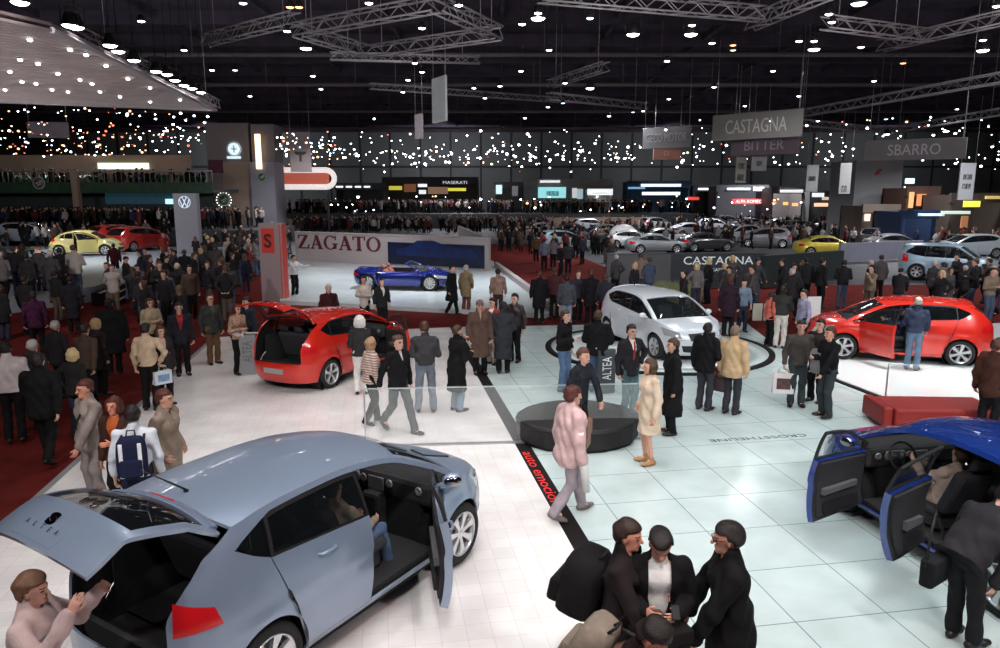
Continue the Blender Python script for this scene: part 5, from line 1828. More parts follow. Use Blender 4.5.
banner(432, 447, 77, 122, 34, (.62, .66, .66), 'pale tilted panel hung in mid air near the centre', None, -62)
banner(415, 423, 114, 139, 46, (.30, .27, .29), 'small dull banner hung behind the pale tilted panel', None, -50)
banner(722, 790, 112, 139, 40, (.17, .165, .155), 'hanging grey sign reading CASTAGNA', word='CASTAGNA', tilt=-46, wcol=(.42, .42, .38), frac=.68, wh=.52)
banner(739, 790, 135, 155, 41.5, (.15, .12, .14), 'hanging sign reading BITTER below the castagna sign', word='BITTER', tilt=-46, wcol=(.36, .33, .36), frac=.58, wh=.5)
banner(735, 748, 138, 183, 43, (.20, .20, .17), 'tall narrow banner with two dark lines of words below the castagna sign', word=['', '', '#4', '#5'], wcol=(.05, .05, .05), frac=.7, wh=.55)
banner(751, 767, 156, 171, 43, (.27, .27, .29), 'small pale sign hung beside the narrow banner', word='#3', wcol=(.12, .12, .13), frac=.4, wh=.35)
banner(876, 952, 139, 160, 42, (.13, .125, .13), 'hanging grey sign reading SBARRO', word='SBARRO', tilt=-34, wcol=(.36, .36, .36), frac=.52, wh=.52)
banner(646, 687, 127, 148, 48, (.21, .21, .22), 'hanging grey sign reading GECO MOTOR', word='GECO MOTOR', tilt=-40, wcol=(.40, .40, .40), frac=.85, wh=.42)
banner(653, 681, 147, 160, 50, (.30, .14, .10), 'hanging dull orange sign below the geco motor sign', word='#2', wcol=(.4, .25, .2), frac=.22, wh=.4)
banner(805, 819, 165, 192, 60, (.30, .31, .31), 'narrow pale banner left of the grey block', word=['', '#5', ''], wcol=(.1, .1, .1), frac=.6, wh=.5)
banner(838, 852, 163, 194, 58, (.30, .30, .30), 'narrow pale banner with dark letters beside the grey block', word=['', '', '#2'], wcol=(.1, .1, .1), frac=.5, wh=.6)
banner(956, 977, 163, 200, 46, (.34, .35, .37), 'tilted pale banner with two dark lines of words on the right', word=['', '#6', '#3', ''], tilt=10, wcol=(.08, .08, .09), frac=.6, wh=.55)

# ------------------------------------------------------------------ far stands
def booth(u0, u1, v0, v1, y, col, label, lit=None, glow=None, counter=True, signs=(), depth=4.0):
    """a stand far down the hall: back wall, fascia, counter and lit panels"""
    q = at_box(u0, u1, v0, v1, y)
    t = empty('exhibition_stand', ((q[0] + q[1]) / 2, y, -.08), 0, label, 'stand')
    w_ = (q[1] - q[0]) / 2; top = q[3] + .08
    key = 'booth_%d_%d_%d' % tuple(int(c * 255) for c in col)
    m_ = mat(key, col, .7, noise=.2, nscale=.8)
    b = MB(); b.box(-w_, w_, depth - .2, depth, 0, top); b.box(-w_, -w_ + .2, 0, depth, 0, top); b.box(w_ - .2, w_, 0, depth, 0, top); b.build('walls', m_, t)
    fh = max(.5, top * .14)
    b = MB(); b.box(-w_ - .1, w_ + .1, -.15, .15, top - fh, top + .15); b.build('fascia', m_ if not glow else mat(key + '_fascia_%d' % int(glow[0] * 99 + glow[2] * 990), glow, .5, emit=glow, es=.9), t)
    if counter:
        b = MB(); b.cbox(-w_ * .6, w_ * .5, .4, 1.0, 0, 1.05, .05); b.cbox(-w_ * .62, w_ * .52, .3, 1.1, 1.05, 1.1, .02); b.build('counter', M_WHITEP if sum(col) > .3 else M_GREYP, t)
    for k, s in enumerate(signs):
        (a0, a1, b0, b1), c, e = s[:3]
        qs = at_box(a0, a1, b0, b1, y - .25)
        ox, oz = t.location.x, t.location.z
        b = MB(); b.cbox(qs[0] - ox, qs[1] - ox, -.35, -.2, qs[2] - oz, qs[3] - oz, .02)
        b.build('lit_panel' if e else 'sign_panel', mat('panel_%d_%d_%d_%d' % (*[int(x * 255) for x in c], int(e * 10)), c, .5, emit=c if e else None, es=e), t)
        if len(s) > 3:
            write(s[3], mat('far_letter', (.85, .85, .85), .5, emit=(.9, .9, .9), es=.6), t, ((qs[0] + qs[1]) / 2 - ox, -.37, (qs[2] + qs[3]) / 2 - oz), .012, (qs[1] - qs[0]) * .8, (qs[3] - qs[2]) * .6)
    return t
CY = (.35, .85, .9); WW = (.9, .93, .95); OR = (1, .45, .15); YE = (.95, .85, .1); RD = (.9, .06, .05); BL = (.08, .3, .8)
booth(383, 478, 178, 200, 112, (.05, .045, .05), 'long black stand with yellow panels at the far wall', signs=[((440, 470, 180, 185), (.02, .02, .04), 0, 'MASERATI'), ((389, 402, 186, 190), YE, .5), ((448, 466, 188, 191), YE, .7), ((404, 416, 184, 192), (.5, .2, .1), .2), ((418, 427, 184, 187), WW, 1.0), ((419, 426, 190, 194), WW, .9), ((428, 448, 187, 194), (.6, .35, .22), .25)])
booth(495, 524, 183, 200, 118, (.22, .20, .20), 'small grey stand with a glowing white door at the far wall', signs=[((496, 502, 185, 194), (.7, .95, 1), 1.0), ((512, 518, 186, 196), (.5, .5, .55), .2)])
booth(524, 612, 180, 202, 108, (.32, .30, .29), 'pale wide stand with a turquoise screen at the far wall', glow=None, signs=[((538, 566, 187, 198), CY, .8), ((546, 559, 191, 196), (.02, .06, .07), 0), ((540, 560, 180.5, 182.5), WW, .9), ((572, 577, 188, 198), WW, .5), ((577, 583, 189, 199), (.55, .75, .8), .5)])
booth(588, 612, 190, 201, 98, (.6, .62, .6), 'oval white lit stand right of the turquoise screen', glow=WW, signs=[((592, 607, 192, 194), WW, .6)])
booth(627, 690, 182, 200, 104, (.03, .07, .13), 'blue stand with two white light bands at the far wall', signs=[((641, 681, 184, 186.5), (.8, .93, 1), 1.6), ((642, 680, 192, 195), (.75, .92, 1), 1.6), ((628, 645, 187, 189), (.3, .6, .9), .6)])
booth(693, 714, 186, 201, 104, (.05, .06, .07), 'small dark stand with a red sign and white lit strip', signs=[((698, 715, 188, 190), WW, 1.3), ((687, 699, 197, 200), RD, 1.0)])
booth(716, 768, 186, 205, 98, (.05, .05, .06), 'dark stand with a long red lit sign', signs=[((732, 765, 199, 204), RD, .9, 'ALFA ROMEO'), ((727, 750, 188, 190), (.8, .95, .95), 1.2), ((753, 764, 187, 191), (.8, .7, .6), .6)])
booth(771, 804, 188, 207, 94, (.10, .09, .085), 'stand with a row of small warm lamps under a pale strip', signs=[((780, 803, 190, 192.5), WW, .9), ((783, 788, 202, 205), OR, 1.5), ((792, 798, 203, 206), OR, 1.5), ((772, 776, 202, 204), OR, 1.2)])
booth(809, 848, 192, 210, 92, (.07, .075, .08), 'stand with bright white strip left of the grey block', signs=[((812, 824, 193, 197), WW, 1.0), ((834, 849, 194, 197), (.7, .9, 1), 1.0), ((814, 834, 203, 206.5), (1, .6, .4), 1.2), ((822, 832, 197, 200), (1, .8, .6), .6)])
Y = 66
gb = empty('grey_block', (0, 0, 0), 0, 'huge plain grey block with a small red mark on the right', 'stand')
q = at_box(852, 904, 160, 216, Y); b = MB(); b.box(q[0], q[1], Y, Y + 5, -.1, q[3]); b.build('block', mat('block_grey', (.24, .24, .25), .7, noise=.15, nscale=.6), gb)
q = at_box(874, 883, 169, 175, Y - .1); b = MB(); b.prism([(q[0], q[2]), (q[0] + .35, q[2]), (q[1], q[3]), (q[1] - .35, q[3])], 0, .06, 0, Matrix.Translation((0, Y - .02, 0)) @ Matrix.Rotation(PI / 2, 4, 'X')); b.build('red_mark', mat('red_mark', (.35, .04, .05), .5), gb)
booth(862, 899, 206, 224, 60, (.14, .11, .09), 'low shelf of warm lit panels below the grey block', signs=[((864, 870, 214, 221), (1, .75, .5), .9), ((874, 879, 214, 220), (1, .7, .4), .9), ((883, 889, 214, 221), (1, .75, .5), .8), ((893, 903, 215, 221), (.9, .65, .45), .7)])
booth(904, 939, 188, 226, 61.5, (.10, .05, .035), 'amber lit stand with red figures on the right', signs=[((908, 914, 192, 208), (1, .5, .2), .5), ((916, 926, 194, 206), (.8, .3, .12), .5), ((928, 937, 200, 212), RD, .7), ((940, 950, 200, 209), (.9, .12, .05), .7)])
booth(899, 937, 212, 232, 55, (.015, .035, .09), 'dark blue counter stand with white letters on the right', signs=[((918, 944, 213.5, 216), (.5, .8, 1), .6, '#11')], counter=False)
booth(948, 1010, 195, 230, 57, (.08, .06, .05), 'brown stand with a yellow lit sign on the far right', signs=[((963, 980, 201, 207), YE, .9), ((941, 970, 211, 214), (.6, .75, .65), .7), ((960, 968, 216, 228), (.5, .22, .1), .3), ((985, 1000, 196, 199), (.8, .6, .2), .5)])
booth(336, 384, 184, 200, 100, (.05, .055, .06), 'dark low stand with a dashed white light line', signs=[((336, 343, 186, 187.5), WW, 1.4), ((346, 352, 186, 187.5), WW, 1.4), ((355, 361, 186, 187.5), WW, 1.4), ((364, 370, 186, 187.5), WW, 1.4)])
b = MB(); q = at_box(905, 914, 181, 188, 62)
sg_ = empty('lit_sign', ((q[0] + q[1]) / 2, 62, q[2]), 0, 'small glowing white emblem sign above the amber stand', 'sign')
b = MB(); b.cbox(-.4, .4, -.05, .05, .35, .8, .1); b.build('emblem', M_LOGOG, sg_)
b = MB(); b.cbox(-.45, .45, -.05, .05, 0, .15, .03); b.build('caption', M_LOGOG, sg_)
b = MB(); b.tube([(0, .05, 0), (0, .05, -q[2])], .05, 6); b.build('post', M_BLACK, sg_)

# ------------------------------------------------------------------ Castagna stand behind the silver car
p0, p1 = at(606, 288), at(764, 287)
d = p1 - p0; ln = d.length
ct = empty('display_wall', p0, math.atan2(d.y, d.x), 'dark display wall lettered CASTAGNA behind the silver car', 'display wall')
b = MB(); b.box(0, ln, 0, .25, 0, 1.55); b.build('wall_panel', mat('castagna_dark', (.035, .045, .055), .35, noise=.2, nscale=1), ct)
b = MB(); b.box(0, ln * .40, -.04, 0, .1, 1.5); b.build('grey_panel', mat('castagna_grey', (.10, .105, .12), .4, noise=.2, nscale=1), ct)
text('lettering', 'CASTAGNA', .6, mat('pale_letter', (.62, .70, .72), .5, emit=(.7, .8, .82), es=.25), ct, (ln * .70, -.03, 1.22), (PI / 2, 0, 0), .01, width=ln * .44, height=.36)
text('small_lettering', 'CASTAGNA', .3, mat('pale_letter', (.62, .70, .72), .5), ct, (ln * .74, -.03, .80), (PI / 2, 0, 0), .01, width=ln * .16, height=.13)
p0, p1 = at(764, 288), at(842, 280)
d = p1 - p0; l2 = d.length
b = MB(); b.box(0, l2, 0, .2, 0, 1.45)
tag(b.build('display_wall', mat('castagna_green', (.03, .045, .045), .4, noise=.2, nscale=1), None, p0, math.atan2(d.y, d.x)), 'dark green grey wall behind the red car on the right', 'display wall')
p0, p1 = at(840, 262), at(922, 258)
d = p1 - p0; l2 = d.length
b = MB(); b.box(0, l2, 0, .2, 0, 1.15)
tag(b.build('display_wall', mat('blue_grey_wall', (.17, .175, .22), .6, noise=.15, nscale=1), None, p0, math.atan2(d.y, d.x)), 'long blue grey low wall left of the light blue van', 'display wall')
# grass bed, fence panels
gp_ = [at(636, 303), at(700, 305), at(704, 294), at(640, 292)]
g0 = empty('grass_bed', gp_[0], 0, 'raised planted bed with pale grass behind the silver car', 'planter')
b = MB(); b.prism([(p.x - gp_[0].x, p.y - gp_[0].y) for p in gp_], 0, .35); b.build('box', mat('bed_box', (.20, .17, .12), .8), g0)
b = MB()
for k in range(1500):
    a_, c_ = rng.random(), rng.random()
    p = gp_[0].lerp(gp_[1], a_).lerp(gp_[3].lerp(gp_[2], a_), c_) - gp_[0]
    h_ = rng.uniform(.12, .3); dx, dy = rng.uniform(-.1, .1), rng.uniform(-.1, .1)
    b.add([(p.x - .015, p.y, .35), (p.x + .015, p.y, .35), (p.x + dx, p.y + dy, .35 + h_)], [(0, 1, 2)])
go = b.build('grass', mat('pale_grass', (.22, .25, .12), .8), g0); go['kind'] = 'stuff'
for i, (ua, ub) in enumerate(((752, 762), (763, 774))):
    p0, p1 = at(ua, 322), at(ub, 322)
    b = MB(); b.cbox(0, (p1 - p0).length * .95, -.03, .03, .05, .62, .01)
    tag(b.build('fence_panel', mat('fence_pale', (.42, .42, .36), .6), None, p0, 0), 'low pale fence panel behind the visitors, %s of two' % ('left', 'right')[i], 'fence panel')
for i, (u, v, w_, h_, lb) in enumerate([(829, 352, .55, .75, 'white upright board beside the bonnet of the right red car'), (812, 330, .45, .8, 'small white board standing behind the visitors right of centre')]):
    p0 = at(u, v)
    t = empty('notice_board', p0, R(8), lb, 'board')
    b = MB(); b.cbox(-w_ / 2, w_ / 2, -.02, .02, .25, .25 + h_, .008); b.build('panel', M_WHITEP, t)
    for x in (-w_ * .4, w_ * .4):
        b = MB(); b.tube([(x, 0, 0), (x, 0, .3)], .015, 5); b.build('leg', M_STEEL, t)
slab('floor_plinth', [(-27, 90), (24, 90), (24, 98.5), (-27, 98.5)], -.09, 1.7, M_DKP)
slab('floor_mezzanine', [(-60, 57), (-18.5, 57), (-18.5, 65.9), (-60, 65.9)], -.09, 1.35, M_DKP)
# platform and steps of the left stand
slab('floor_stand', [(-60, 33), at(-30, 318), at(96, 300) , at(132, 286), at(176, 268), (-14.5, 50), (-60, 52)], -.09, .55, mat('stand_floor_grey', (.30, .34, .38), .3, noise=.15, nscale=1))
st0, st1 = at(92, 305), at(136, 285)
d = st1 - st0
t = empty('steps', st0, math.atan2(d.y, d.x), 'dark steps with white edges up to the left stand', 'steps')
for k in range(3):
    b = MB(); b.box(0, d.length, -.9 + .3 * k, -.6 + .3 * k, 0, .15 + .15 * k); b.box(0, d.length, -.93 + .3 * k, -.86 + .3 * k, .12 + .15 * k, .165 + .15 * k, 1); b.build('step', [M_BAND, M_WHITEP], t)

# low partitions, counters and plinths among the far stands
BLOCK = []
for (u0, u1, v, y_h, col, lb) in [(548, 642, 231, 1.5, (.20, .14, .11), 'low tan partition left of the white sphere'), (500, 546, 228, 1.3, (.09, .06, .06), 'low brown partition at the far end of the red aisle'), (640, 704, 250, .5, (.30, .31, .31), 'low pale plinth in front of the white saloon'),
        (560, 616, 246, .45, (.28, .32, .32), 'low pale green plinth beside the red aisle'), (705, 760, 236, .9, (.12, .13, .15), 'low slate partition among the far silver cars'), (770, 822, 236, .8, (.20, .20, .21), 'low grey partition behind the yellow coupe'),
        (330, 420, 226, 1.3, (.13, .09, .085), 'low brown partition far behind the lettered wall'), (425, 496, 222, 1.4, (.16, .14, .13), 'low grey brown partition far behind the photo panel'), (850, 900, 244, .7, (.20, .15, .13), 'low warm brown plinth below the grey block'),
        (930, 1000, 251, .8, (.15, .17, .17), 'low grey plinth below the silver estate car'), (600, 660, 222, 1.2, (.30, .31, .33), 'low white grey partition far behind the white sphere'), (660, 740, 219, 1.1, (.06, .08, .12), 'low dark blue partition below the white light bands')]:
    a_, b_ = at(u0, v), at(u1, v - 1)
    d = b_ - a_; ln = d.length
    t = empty('low_partition', a_ - Vector((0, 0, .09)), math.atan2(d.y, d.x), lb, 'partition'); t['kind'] = 'thing'
    for q_ in np.linspace(0, 1, 9): BLOCK.append((a_.lerp(b_, q_).x, a_.lerp(b_, q_).y, .5))
    b = MB(); b.cbox(0, ln, -.12, .12, 0, y_h, .03); b.build('panel', mat('partition_%d_%d' % (col[0] * 999, col[2] * 999), col, .6, noise=.2, nscale=1), t)
    b = MB(); b.box(-.05, ln + .05, -.16, .16, y_h, y_h + .05); b.build('cap', mat('partition_cap_%d' % (col[0] * 999), tuple(min(.6, c * 1.8) for c in col), .5), t)

# ------------------------------------------------------------------ the cars
P_BLUEGREY = mat('paint_blue_grey', (.27, .345, .47), .30, metal=.42, coat=.8)
P_RED = mat('paint_red', (.62, .022, .012), .25, coat=1, metal=.1)
P_SILVER = mat('paint_silver', (.72, .76, .82), .28, metal=.15, coat=1)
P_BLUE = mat('paint_deep_blue', (.010, .04, .24), .25, metal=.3, coat=1)
P_YELLOW = mat('paint_pale_yellow', (.62, .55, .20), .3, coat=1)
P_ZBLUE = mat('paint_royal_blue', (.006, .018, .20), .2, metal=.3, coat=1)
GREY_LOC, GREY_H = Vector((-1.86, 7.05, .0)), 59.5
greycar = build_car(P_BLUEGREY, (-1.91, 6.99, .05), R(58.3), 'blue grey hatchback with raised tailgate and open front door, nearest car', gate=60, doors=((1, 0, 42),), lettering='ALTEA', spokes=7)
greycar.scale = (1.06, 1.03, 1.08)
redL = build_car(P_RED, (-3.90, 16.95, 0), R(64.3), 'bright red hatchback on the left with its tailgate raised', gate=80, doors=((1, 0, 62),), spokes=5)
redR = build_car(P_RED, (10.2, 18.4, .045), R(161), 'bright red hatchback on the right white platform, side on', doors=((1, 1, 55),), spokes=6)
white = build_car(P_SILVER, (4.31, 19.53, .05), R(-71), 'silver white hatchback facing forward on the round turntable', spokes=6)
BL_LOC, BL_H = Vector((5.62, 8.1, 0)), 100.5
blue = build_car(P_BLUE, BL_LOC, R(BL_H), 'deep blue hatchback at the right edge with both left doors open', doors=((1, 1, 68), (0, 1, 62)), spokes=6)
ring = MB()

def mod(**k):
    d = dict(ALTEA); d.update(k); return d
BEETLE = mod(nr=2.5, w=[(.15, .72), (.3, .80), (.55, .80), (.8, .79), (.95, .77), (1.1, .74), (1.25, .69), (1.4, .60), (1.5, .48), (1.6, .3)], flare=.10, flw=.13, crease=0,
    xf=[(.15, 1.75), (.3, 1.95), (.45, 2.0), (.6, 1.97), (.75, 1.85), (.9, 1.65), (1.6, 1.6)], xr=[(.15, -1.8), (.3, -2.0), (.5, -2.06), (.7, -2.02), (.9, -1.9), (1.05, -1.8), (1.2, -1.72), (1.6, -1.6)],
    ez=[(-1.5, 1.06), (-1.2, 1.26), (-.8, 1.39), (-.35, 1.45), (.05, 1.42), (.4, 1.32), (.7, 1.19), (1.0, .99)],
    cx=[(0, 1.2), (.5, .85), (1, .45), (1.25, .1), (1.5, -.4), (1.75, -.95), (2, -1.50)], cz=[(0, 1.0), (.5, 1.24), (1, 1.43), (1.25, 1.49), (1.5, 1.50), (1.75, 1.38), (2, 1.13)],
    ex=[(0, 1.0), (.5, .70), (1, .40), (1.25, .0), (1.5, -.5), (1.75, -1.0), (2, -1.5)], tg=[(.66, -2.1), (.8, -1.95), (.9, -1.8), (1.06, -1.52)], tcx=[(2, -1.5), (2.5, -1.72), (3, -1.88), (4, -2.0)], tcz=[(2, 1.13), (2.5, 1.0), (3, .85), (4, .66)], tz3=.85,
    belt=(.95, .03), dlo_tip=(-1.25, 1.06), hood=[(1.2, 1.0), (1.5, .93), (1.75, .82), (1.85, .74)], nose=.74, hz=(.86, .80), dtop=.1, door=(.85, -.45, -.88), XF=1.45, XR=-1.5, frame_mi=0, wb=1.257, x1=.95, x2=-1.0)
beet = build_car(P_YELLOW, (at(88, 254, .6).x, at(88, 254, .6).y, .55), R(10), 'pale yellow rounded beetle shaped car with open door on the left stand', sp=BEETLE, lod=0, doors=((1, 0, 60),), badge=False)
ROAD = mod(nr=2.5, w=[(.12, .78), (.2, .84), (.35, .88), (.5, .90), (.65, .90), (.78, .87), (.88, .80), (.95, .74), (1.1, .66), (1.2, .60), (1.6, .5)], crease=.012, flare=.03,
    xf=[(.12, 2.1), (.2, 2.22), (.35, 2.30), (.5, 2.30), (.62, 2.22), (.7, 2.1), (.9, 1.9), (1.6, 1.8)], xr=[(.12, -2.0), (.25, -2.12), (.4, -2.18), (.6, -2.2), (.75, -2.18), (.85, -2.12), (.95, -2.0), (1.6, -2)],
    ez=[(-1.9, .86), (-1.2, .95), (-.6, 1.05), (0, 1.14), (.2, 1.15), (.35, 1.10), (.55, 1.0), (.80, .86)], ex=[(0, .80), (.5, .52), (1, .22), (1.25, -.1), (1.5, -.5), (1.75, -1.2), (2, -1.9)],
    cx=[(0, 1.02), (.5, .66), (1, .30), (1.25, 0), (1.5, -.6), (1.75, -1.2), (2, -1.95)], cz=[(0, .90), (.5, 1.08), (1, 1.20), (1.25, 1.2), (1.5, 1.1), (1.75, 1.0), (2, .90)],
    tg=[(.62, -2.6), (.7, -2.55), (.8, -2.3), (.86, -1.95)], tcx=[(2, -1.95), (2.5, -2.08), (3, -2.15), (4, -2.18)], tcz=[(2, .90), (2.5, .86), (3, .78), (4, .6)], tz3=.75,
    belt=(.80, .015), dlo_tip=(-1.5, .86), hood=[(1.02, .90), (1.5, .84), (2.0, .72), (2.15, .64)], nose=.62, hz=(.80, .74), bump=.5, rbump=.6, lamp=(.52, .64), dtop=.1, door=(.82, -.42, -.9), wb=1.37, wr=.335, ra=.38, tw=.83, seatx=-.25, seatz=-.26, tail=(-.1, -.5, .62, .72), sill=.2, x1=1.2, x2=-1.2)
zcar = build_car(P_ZBLUE, at(404, 288, .1) + Vector((0, 0, .0)), R(-8), 'royal blue open two seater convertible on the pale platform', sp=ROAD, lod=1, badge=False, opentop=True, seatm=mat('tan_leather', (.35, .12, .08), .5), spokes=10)
# rear deck and cockpit rim of the convertible
def deck(car, S, m, x0, x1):
    b = MB()
    xs = np.linspace(x0, x1, 12)
    E_ = [S.B(np.array(x), np.array(float(S.ez(x)) if x < -1.2 else .85)) for x in xs]
    for k in (1, -1):
        G = np.array([[(e[0], e[1] * (1 - t), .85 + (.07 * (1 - (1 - t) ** 2)) - max(0, (-1.5 - e[0])) * .02) for t in np.linspace(0, 1, 8)] for e in E_])
        sheet(b, G, .03, 0, 1, 0, mirror=(k < 0))
    b.build('rear_deck', [m, M_IN], car)
deck(zcar, Shape(ROAD), P_ZBLUE, -1.95, -.85)

SEDAN = mod(nr=2.8, w=[(.12, .74), (.22, .80), (.4, .86), (.6, .875), (.8, .86), (.92, .82), (1.05, .77), (1.2, .69), (1.32, .60), (1.45, .5), (1.6, .4)],
    xf=[(.12, 2.0), (.25, 2.2), (.45, 2.28), (.6, 2.24), (.75, 2.1), (.9, 1.9), (1.6, 1.8)], xr=[(.12, -2.0), (.25, -2.15), (.5, -2.22), (.7, -2.22), (.9, -2.18), (1.0, -2.1), (1.6, -2)],
    ez=[(-1.55, 1.02), (-1.2, 1.18), (-.8, 1.29), (-.3, 1.33), (.1, 1.31), (.4, 1.22), (.7, 1.08), (.95, .93)], ex=[(0, .95), (.5, .6), (1, .25), (1.25, -.1), (1.5, -.5), (1.75, -1.0), (2, -1.55)],
    cx=[(0, 1.15), (.5, .72), (1, .32), (1.25, 0), (1.5, -.5), (1.75, -.95), (2, -1.62)], cz=[(0, .96), (.5, 1.2), (1, 1.37), (1.25, 1.41), (1.5, 1.42), (1.75, 1.34), (2, 1.06)],
    tg=[(.66, -2.5), (.8, -2.45), (.92, -2.1), (1.02, -1.6)], tcx=[(2, -1.62), (2.5, -1.9), (3, -2.1), (4, -2.2)], tcz=[(2, 1.06), (2.5, 1.02), (3, .98), (4, .66)], tz3=.93, gwin=(2.001, 2.01),
    belt=(.91, .03), dlo_tip=(-1.4, 1.03), hood=[(1.15, .96), (1.6, .90), (2.0, .78), (2.1, .72)], nose=.70, hz=(.87, .80), lamp=(.58, .70), dtop=.2, door=(.85, -.15, -.88), wb=1.33, x1=1.2, x2=-1.25, tail=(-.05, -.45, .72, .86))
VAN = mod(w=[(.2, .80), (.3, .86), (.6, .90), (.9, .90), (1.1, .88), (1.3, .84), (1.5, .79), (1.7, .72), (1.85, .62)], xf=[(.2, 2.1), (.4, 2.24), (.6, 2.26), (.8, 2.22), (1.0, 2.1), (1.1, 2.0), (1.9, 1.9)], xr=[(.2, -2.1), (.4, -2.2), (.8, -2.24), (1.2, -2.2), (1.5, -2.12), (1.9, -2.05)],
    ez=[(-1.95, 1.62), (-1.3, 1.68), (-.6, 1.70), (0, 1.69), (.35, 1.64), (.6, 1.50), (.9, 1.3), (1.15, 1.12)], ex=[(0, 1.15), (.5, .78), (1, .38), (1.25, -.1), (1.5, -.6), (1.75, -1.3), (2, -1.95)],
    cx=[(0, 1.3), (.5, .88), (1, .48), (1.25, 0), (1.5, -.6), (1.75, -1.3), (2, -2.0)], cz=[(0, 1.17), (.5, 1.45), (1, 1.70), (1.25, 1.76), (1.5, 1.78), (1.75, 1.77), (2, 1.70)],
    tg=[(.7, -2.3), (1.0, -2.3), (1.3, -2.2), (1.62, -1.96)], tcx=[(2, -2.0), (2.5, -2.12), (3, -2.2), (4, -2.22)], tcz=[(2, 1.70), (2.5, 1.4), (3, 1.1), (4, .7)], belt=(1.1, .01), dlo_tip=(-1.85, 1.3), hood=[(1.3, 1.17), (1.7, 1.12), (2.0, 1.02), (2.1, .96)], nose=.95, hz=(1.08, 1.02), lamp=(.78, .92), bump=.7, wr=.36, ra=.42, tail=(-.05, -.3, .85, 1.2), dtop=.1)
P_OBJ = mat('paint_any', (.6, .6, .6), .28, metal=.35, coat=1, objcol=True)
van = build_car(P_OBJ, at(948, 279), R(-38), 'light blue van with dark windows behind the right red car', sp=VAN, lod=0, badge=False)
tint(van, (.32, .45, .55))
sed = None; hat = None
FAR = [('s', 826, 255, -5, (.62, .50, .06), 'yellow coupe with black windows right of the castagna wall'), ('s', 690, 236, 15, (.6, .62, .66), 'silver saloon left of the far silver group'), ('h', 716, 232, -30, (.6, .63, .68), 'silver hatchback behind the silver saloon in the far group'),
       ('h', 738, 242, 200, (.55, .58, .62), 'grey silver hatchback in the middle of the far group'), ('s', 664, 244, 10, (.7, .72, .74), 'white saloon beside the white sphere'), ('s', 778, 231, 10, (.5, .52, .53), 'dull silver saloon at the right of the far group'),
       ('s', 851, 240, 170, (.55, .6, .62), 'pale silver saloon left of the blue grey wall'), ('h', 968, 256, 178, (.5, .58, .62), 'silver estate car behind the light blue van'), ('s', 922, 244, -12, (.35, .45, .6), 'pale blue car in front of the dark blue counter'),
       ('s', 632, 247, -4, (.75, .75, .76), 'white car next to the white sphere'), ('h', 884, 246, 20, (.10, .10, .12), 'dark hatchback in front of the warm shelf'), ('h', 30, 243, 5, (.6, .68, .75), 'pale blue white car behind the yellow beetle'),
       ('h', 121, 247, 60, (.5, .02, .02), 'small red car behind the yellow beetle'), ('h', 140, 250, 70, (.55, .03, .02), 'second red car right of the yellow beetle'), ('s', 705, 250, 12, (.05, .05, .06), 'black low car on the castagna stand'),
       ('s', 760, 282, 5, (.02, .03, .07), 'dark blue low car in front of the castagna wall'), ('h', 560, 250, 30, (.3, .4, .45), 'greenish silver car beside the red aisle'), ('s', 545, 236, 5, (.5, .5, .5), 'grey car far behind the red aisle'), ('s', 893, 252, 4, (.3, .3, .32), 'dark grey saloon in front of the blue grey wall'), ('h', 800, 235, 10, (.14, .14, .16), 'charcoal car behind the yellow coupe'),
       ('h', 655, 230, 30, (.65, .68, .72), 'white hatchback far behind the white sphere'), ('s', 745, 229, 190, (.4, .42, .45), 'grey saloon under the red lit sign'), ('h', 590, 232, 10, (.35, .38, .42), 'blue grey hatchback far left of the white sphere'), ('h', 610, 241, 15, (.5, .52, .55), 'silver hatchback just left of the white sphere'), ('s', 575, 238, -10, (.05, .06, .08), 'black saloon right of the red aisle'), ('s', 680, 226, 200, (.6, .6, .62), 'white saloon below the white light bands'), ('h', 725, 227, 20, (.25, .3, .38), 'blue grey hatchback below the red lit sign'), ('s', 835, 232, -8, (.45, .47, .5), 'silver saloon behind the yellow coupe roof'), ('h', 765, 246, 160, (.3, .31, .33), 'grey hatchback behind the castagna wall'), ('s', 655, 252, 5, (.32, .34, .36), 'steel grey saloon behind the castagna wall, left end'),
       ('s', 22, 316, -4, (.45, .55, .62), 'pale silver blue car at the near edge of the left stand')]
for k, (ty, u, v, rz, c, lb) in enumerate(FAR):
    z = .55 if u < 150 and v > 230 else .0
    p = at(u, v, z)
    if u == 22: p = Vector((-19.8, 30.2, 0)); z = .55
    if ty == 's':
        if sed is None: o = sed = build_car(P_OBJ, (0, 0, 0), 0, 'x', sp=SEDAN, lod=0, badge=False)
        else: o = copy_tree(sed)
    else:
        if hat is None: o = hat = build_car(P_OBJ, (0, 0, 0), 0, 'x', sp=ALTEA, lod=0, badge=False)
        else: o = copy_tree(hat)
    o.location = (p.x, p.y, z - (.05 if z == 0 else 0)); o.rotation_euler = (0, 0, R(rz)); tag(o, lb, 'car'); tint(o, c)
b = MB(); b.ball((0, 0, .95), (1.15, 1.15, .85), 24)
sp_ = at(623, 246)
ws = empty('white_sphere', (sp_.x, sp_.y, -.05), 0, 'big white egg shaped display beside the white cars', 'display')
b.build('shell', mat('egg_white', (.8, .8, .8), .4), ws)
b = MB(); b.lathe([(.9, 0), (.9, .25), (.7, .3), (.001, .3)], 20); b.build('base', M_GREYP, ws)

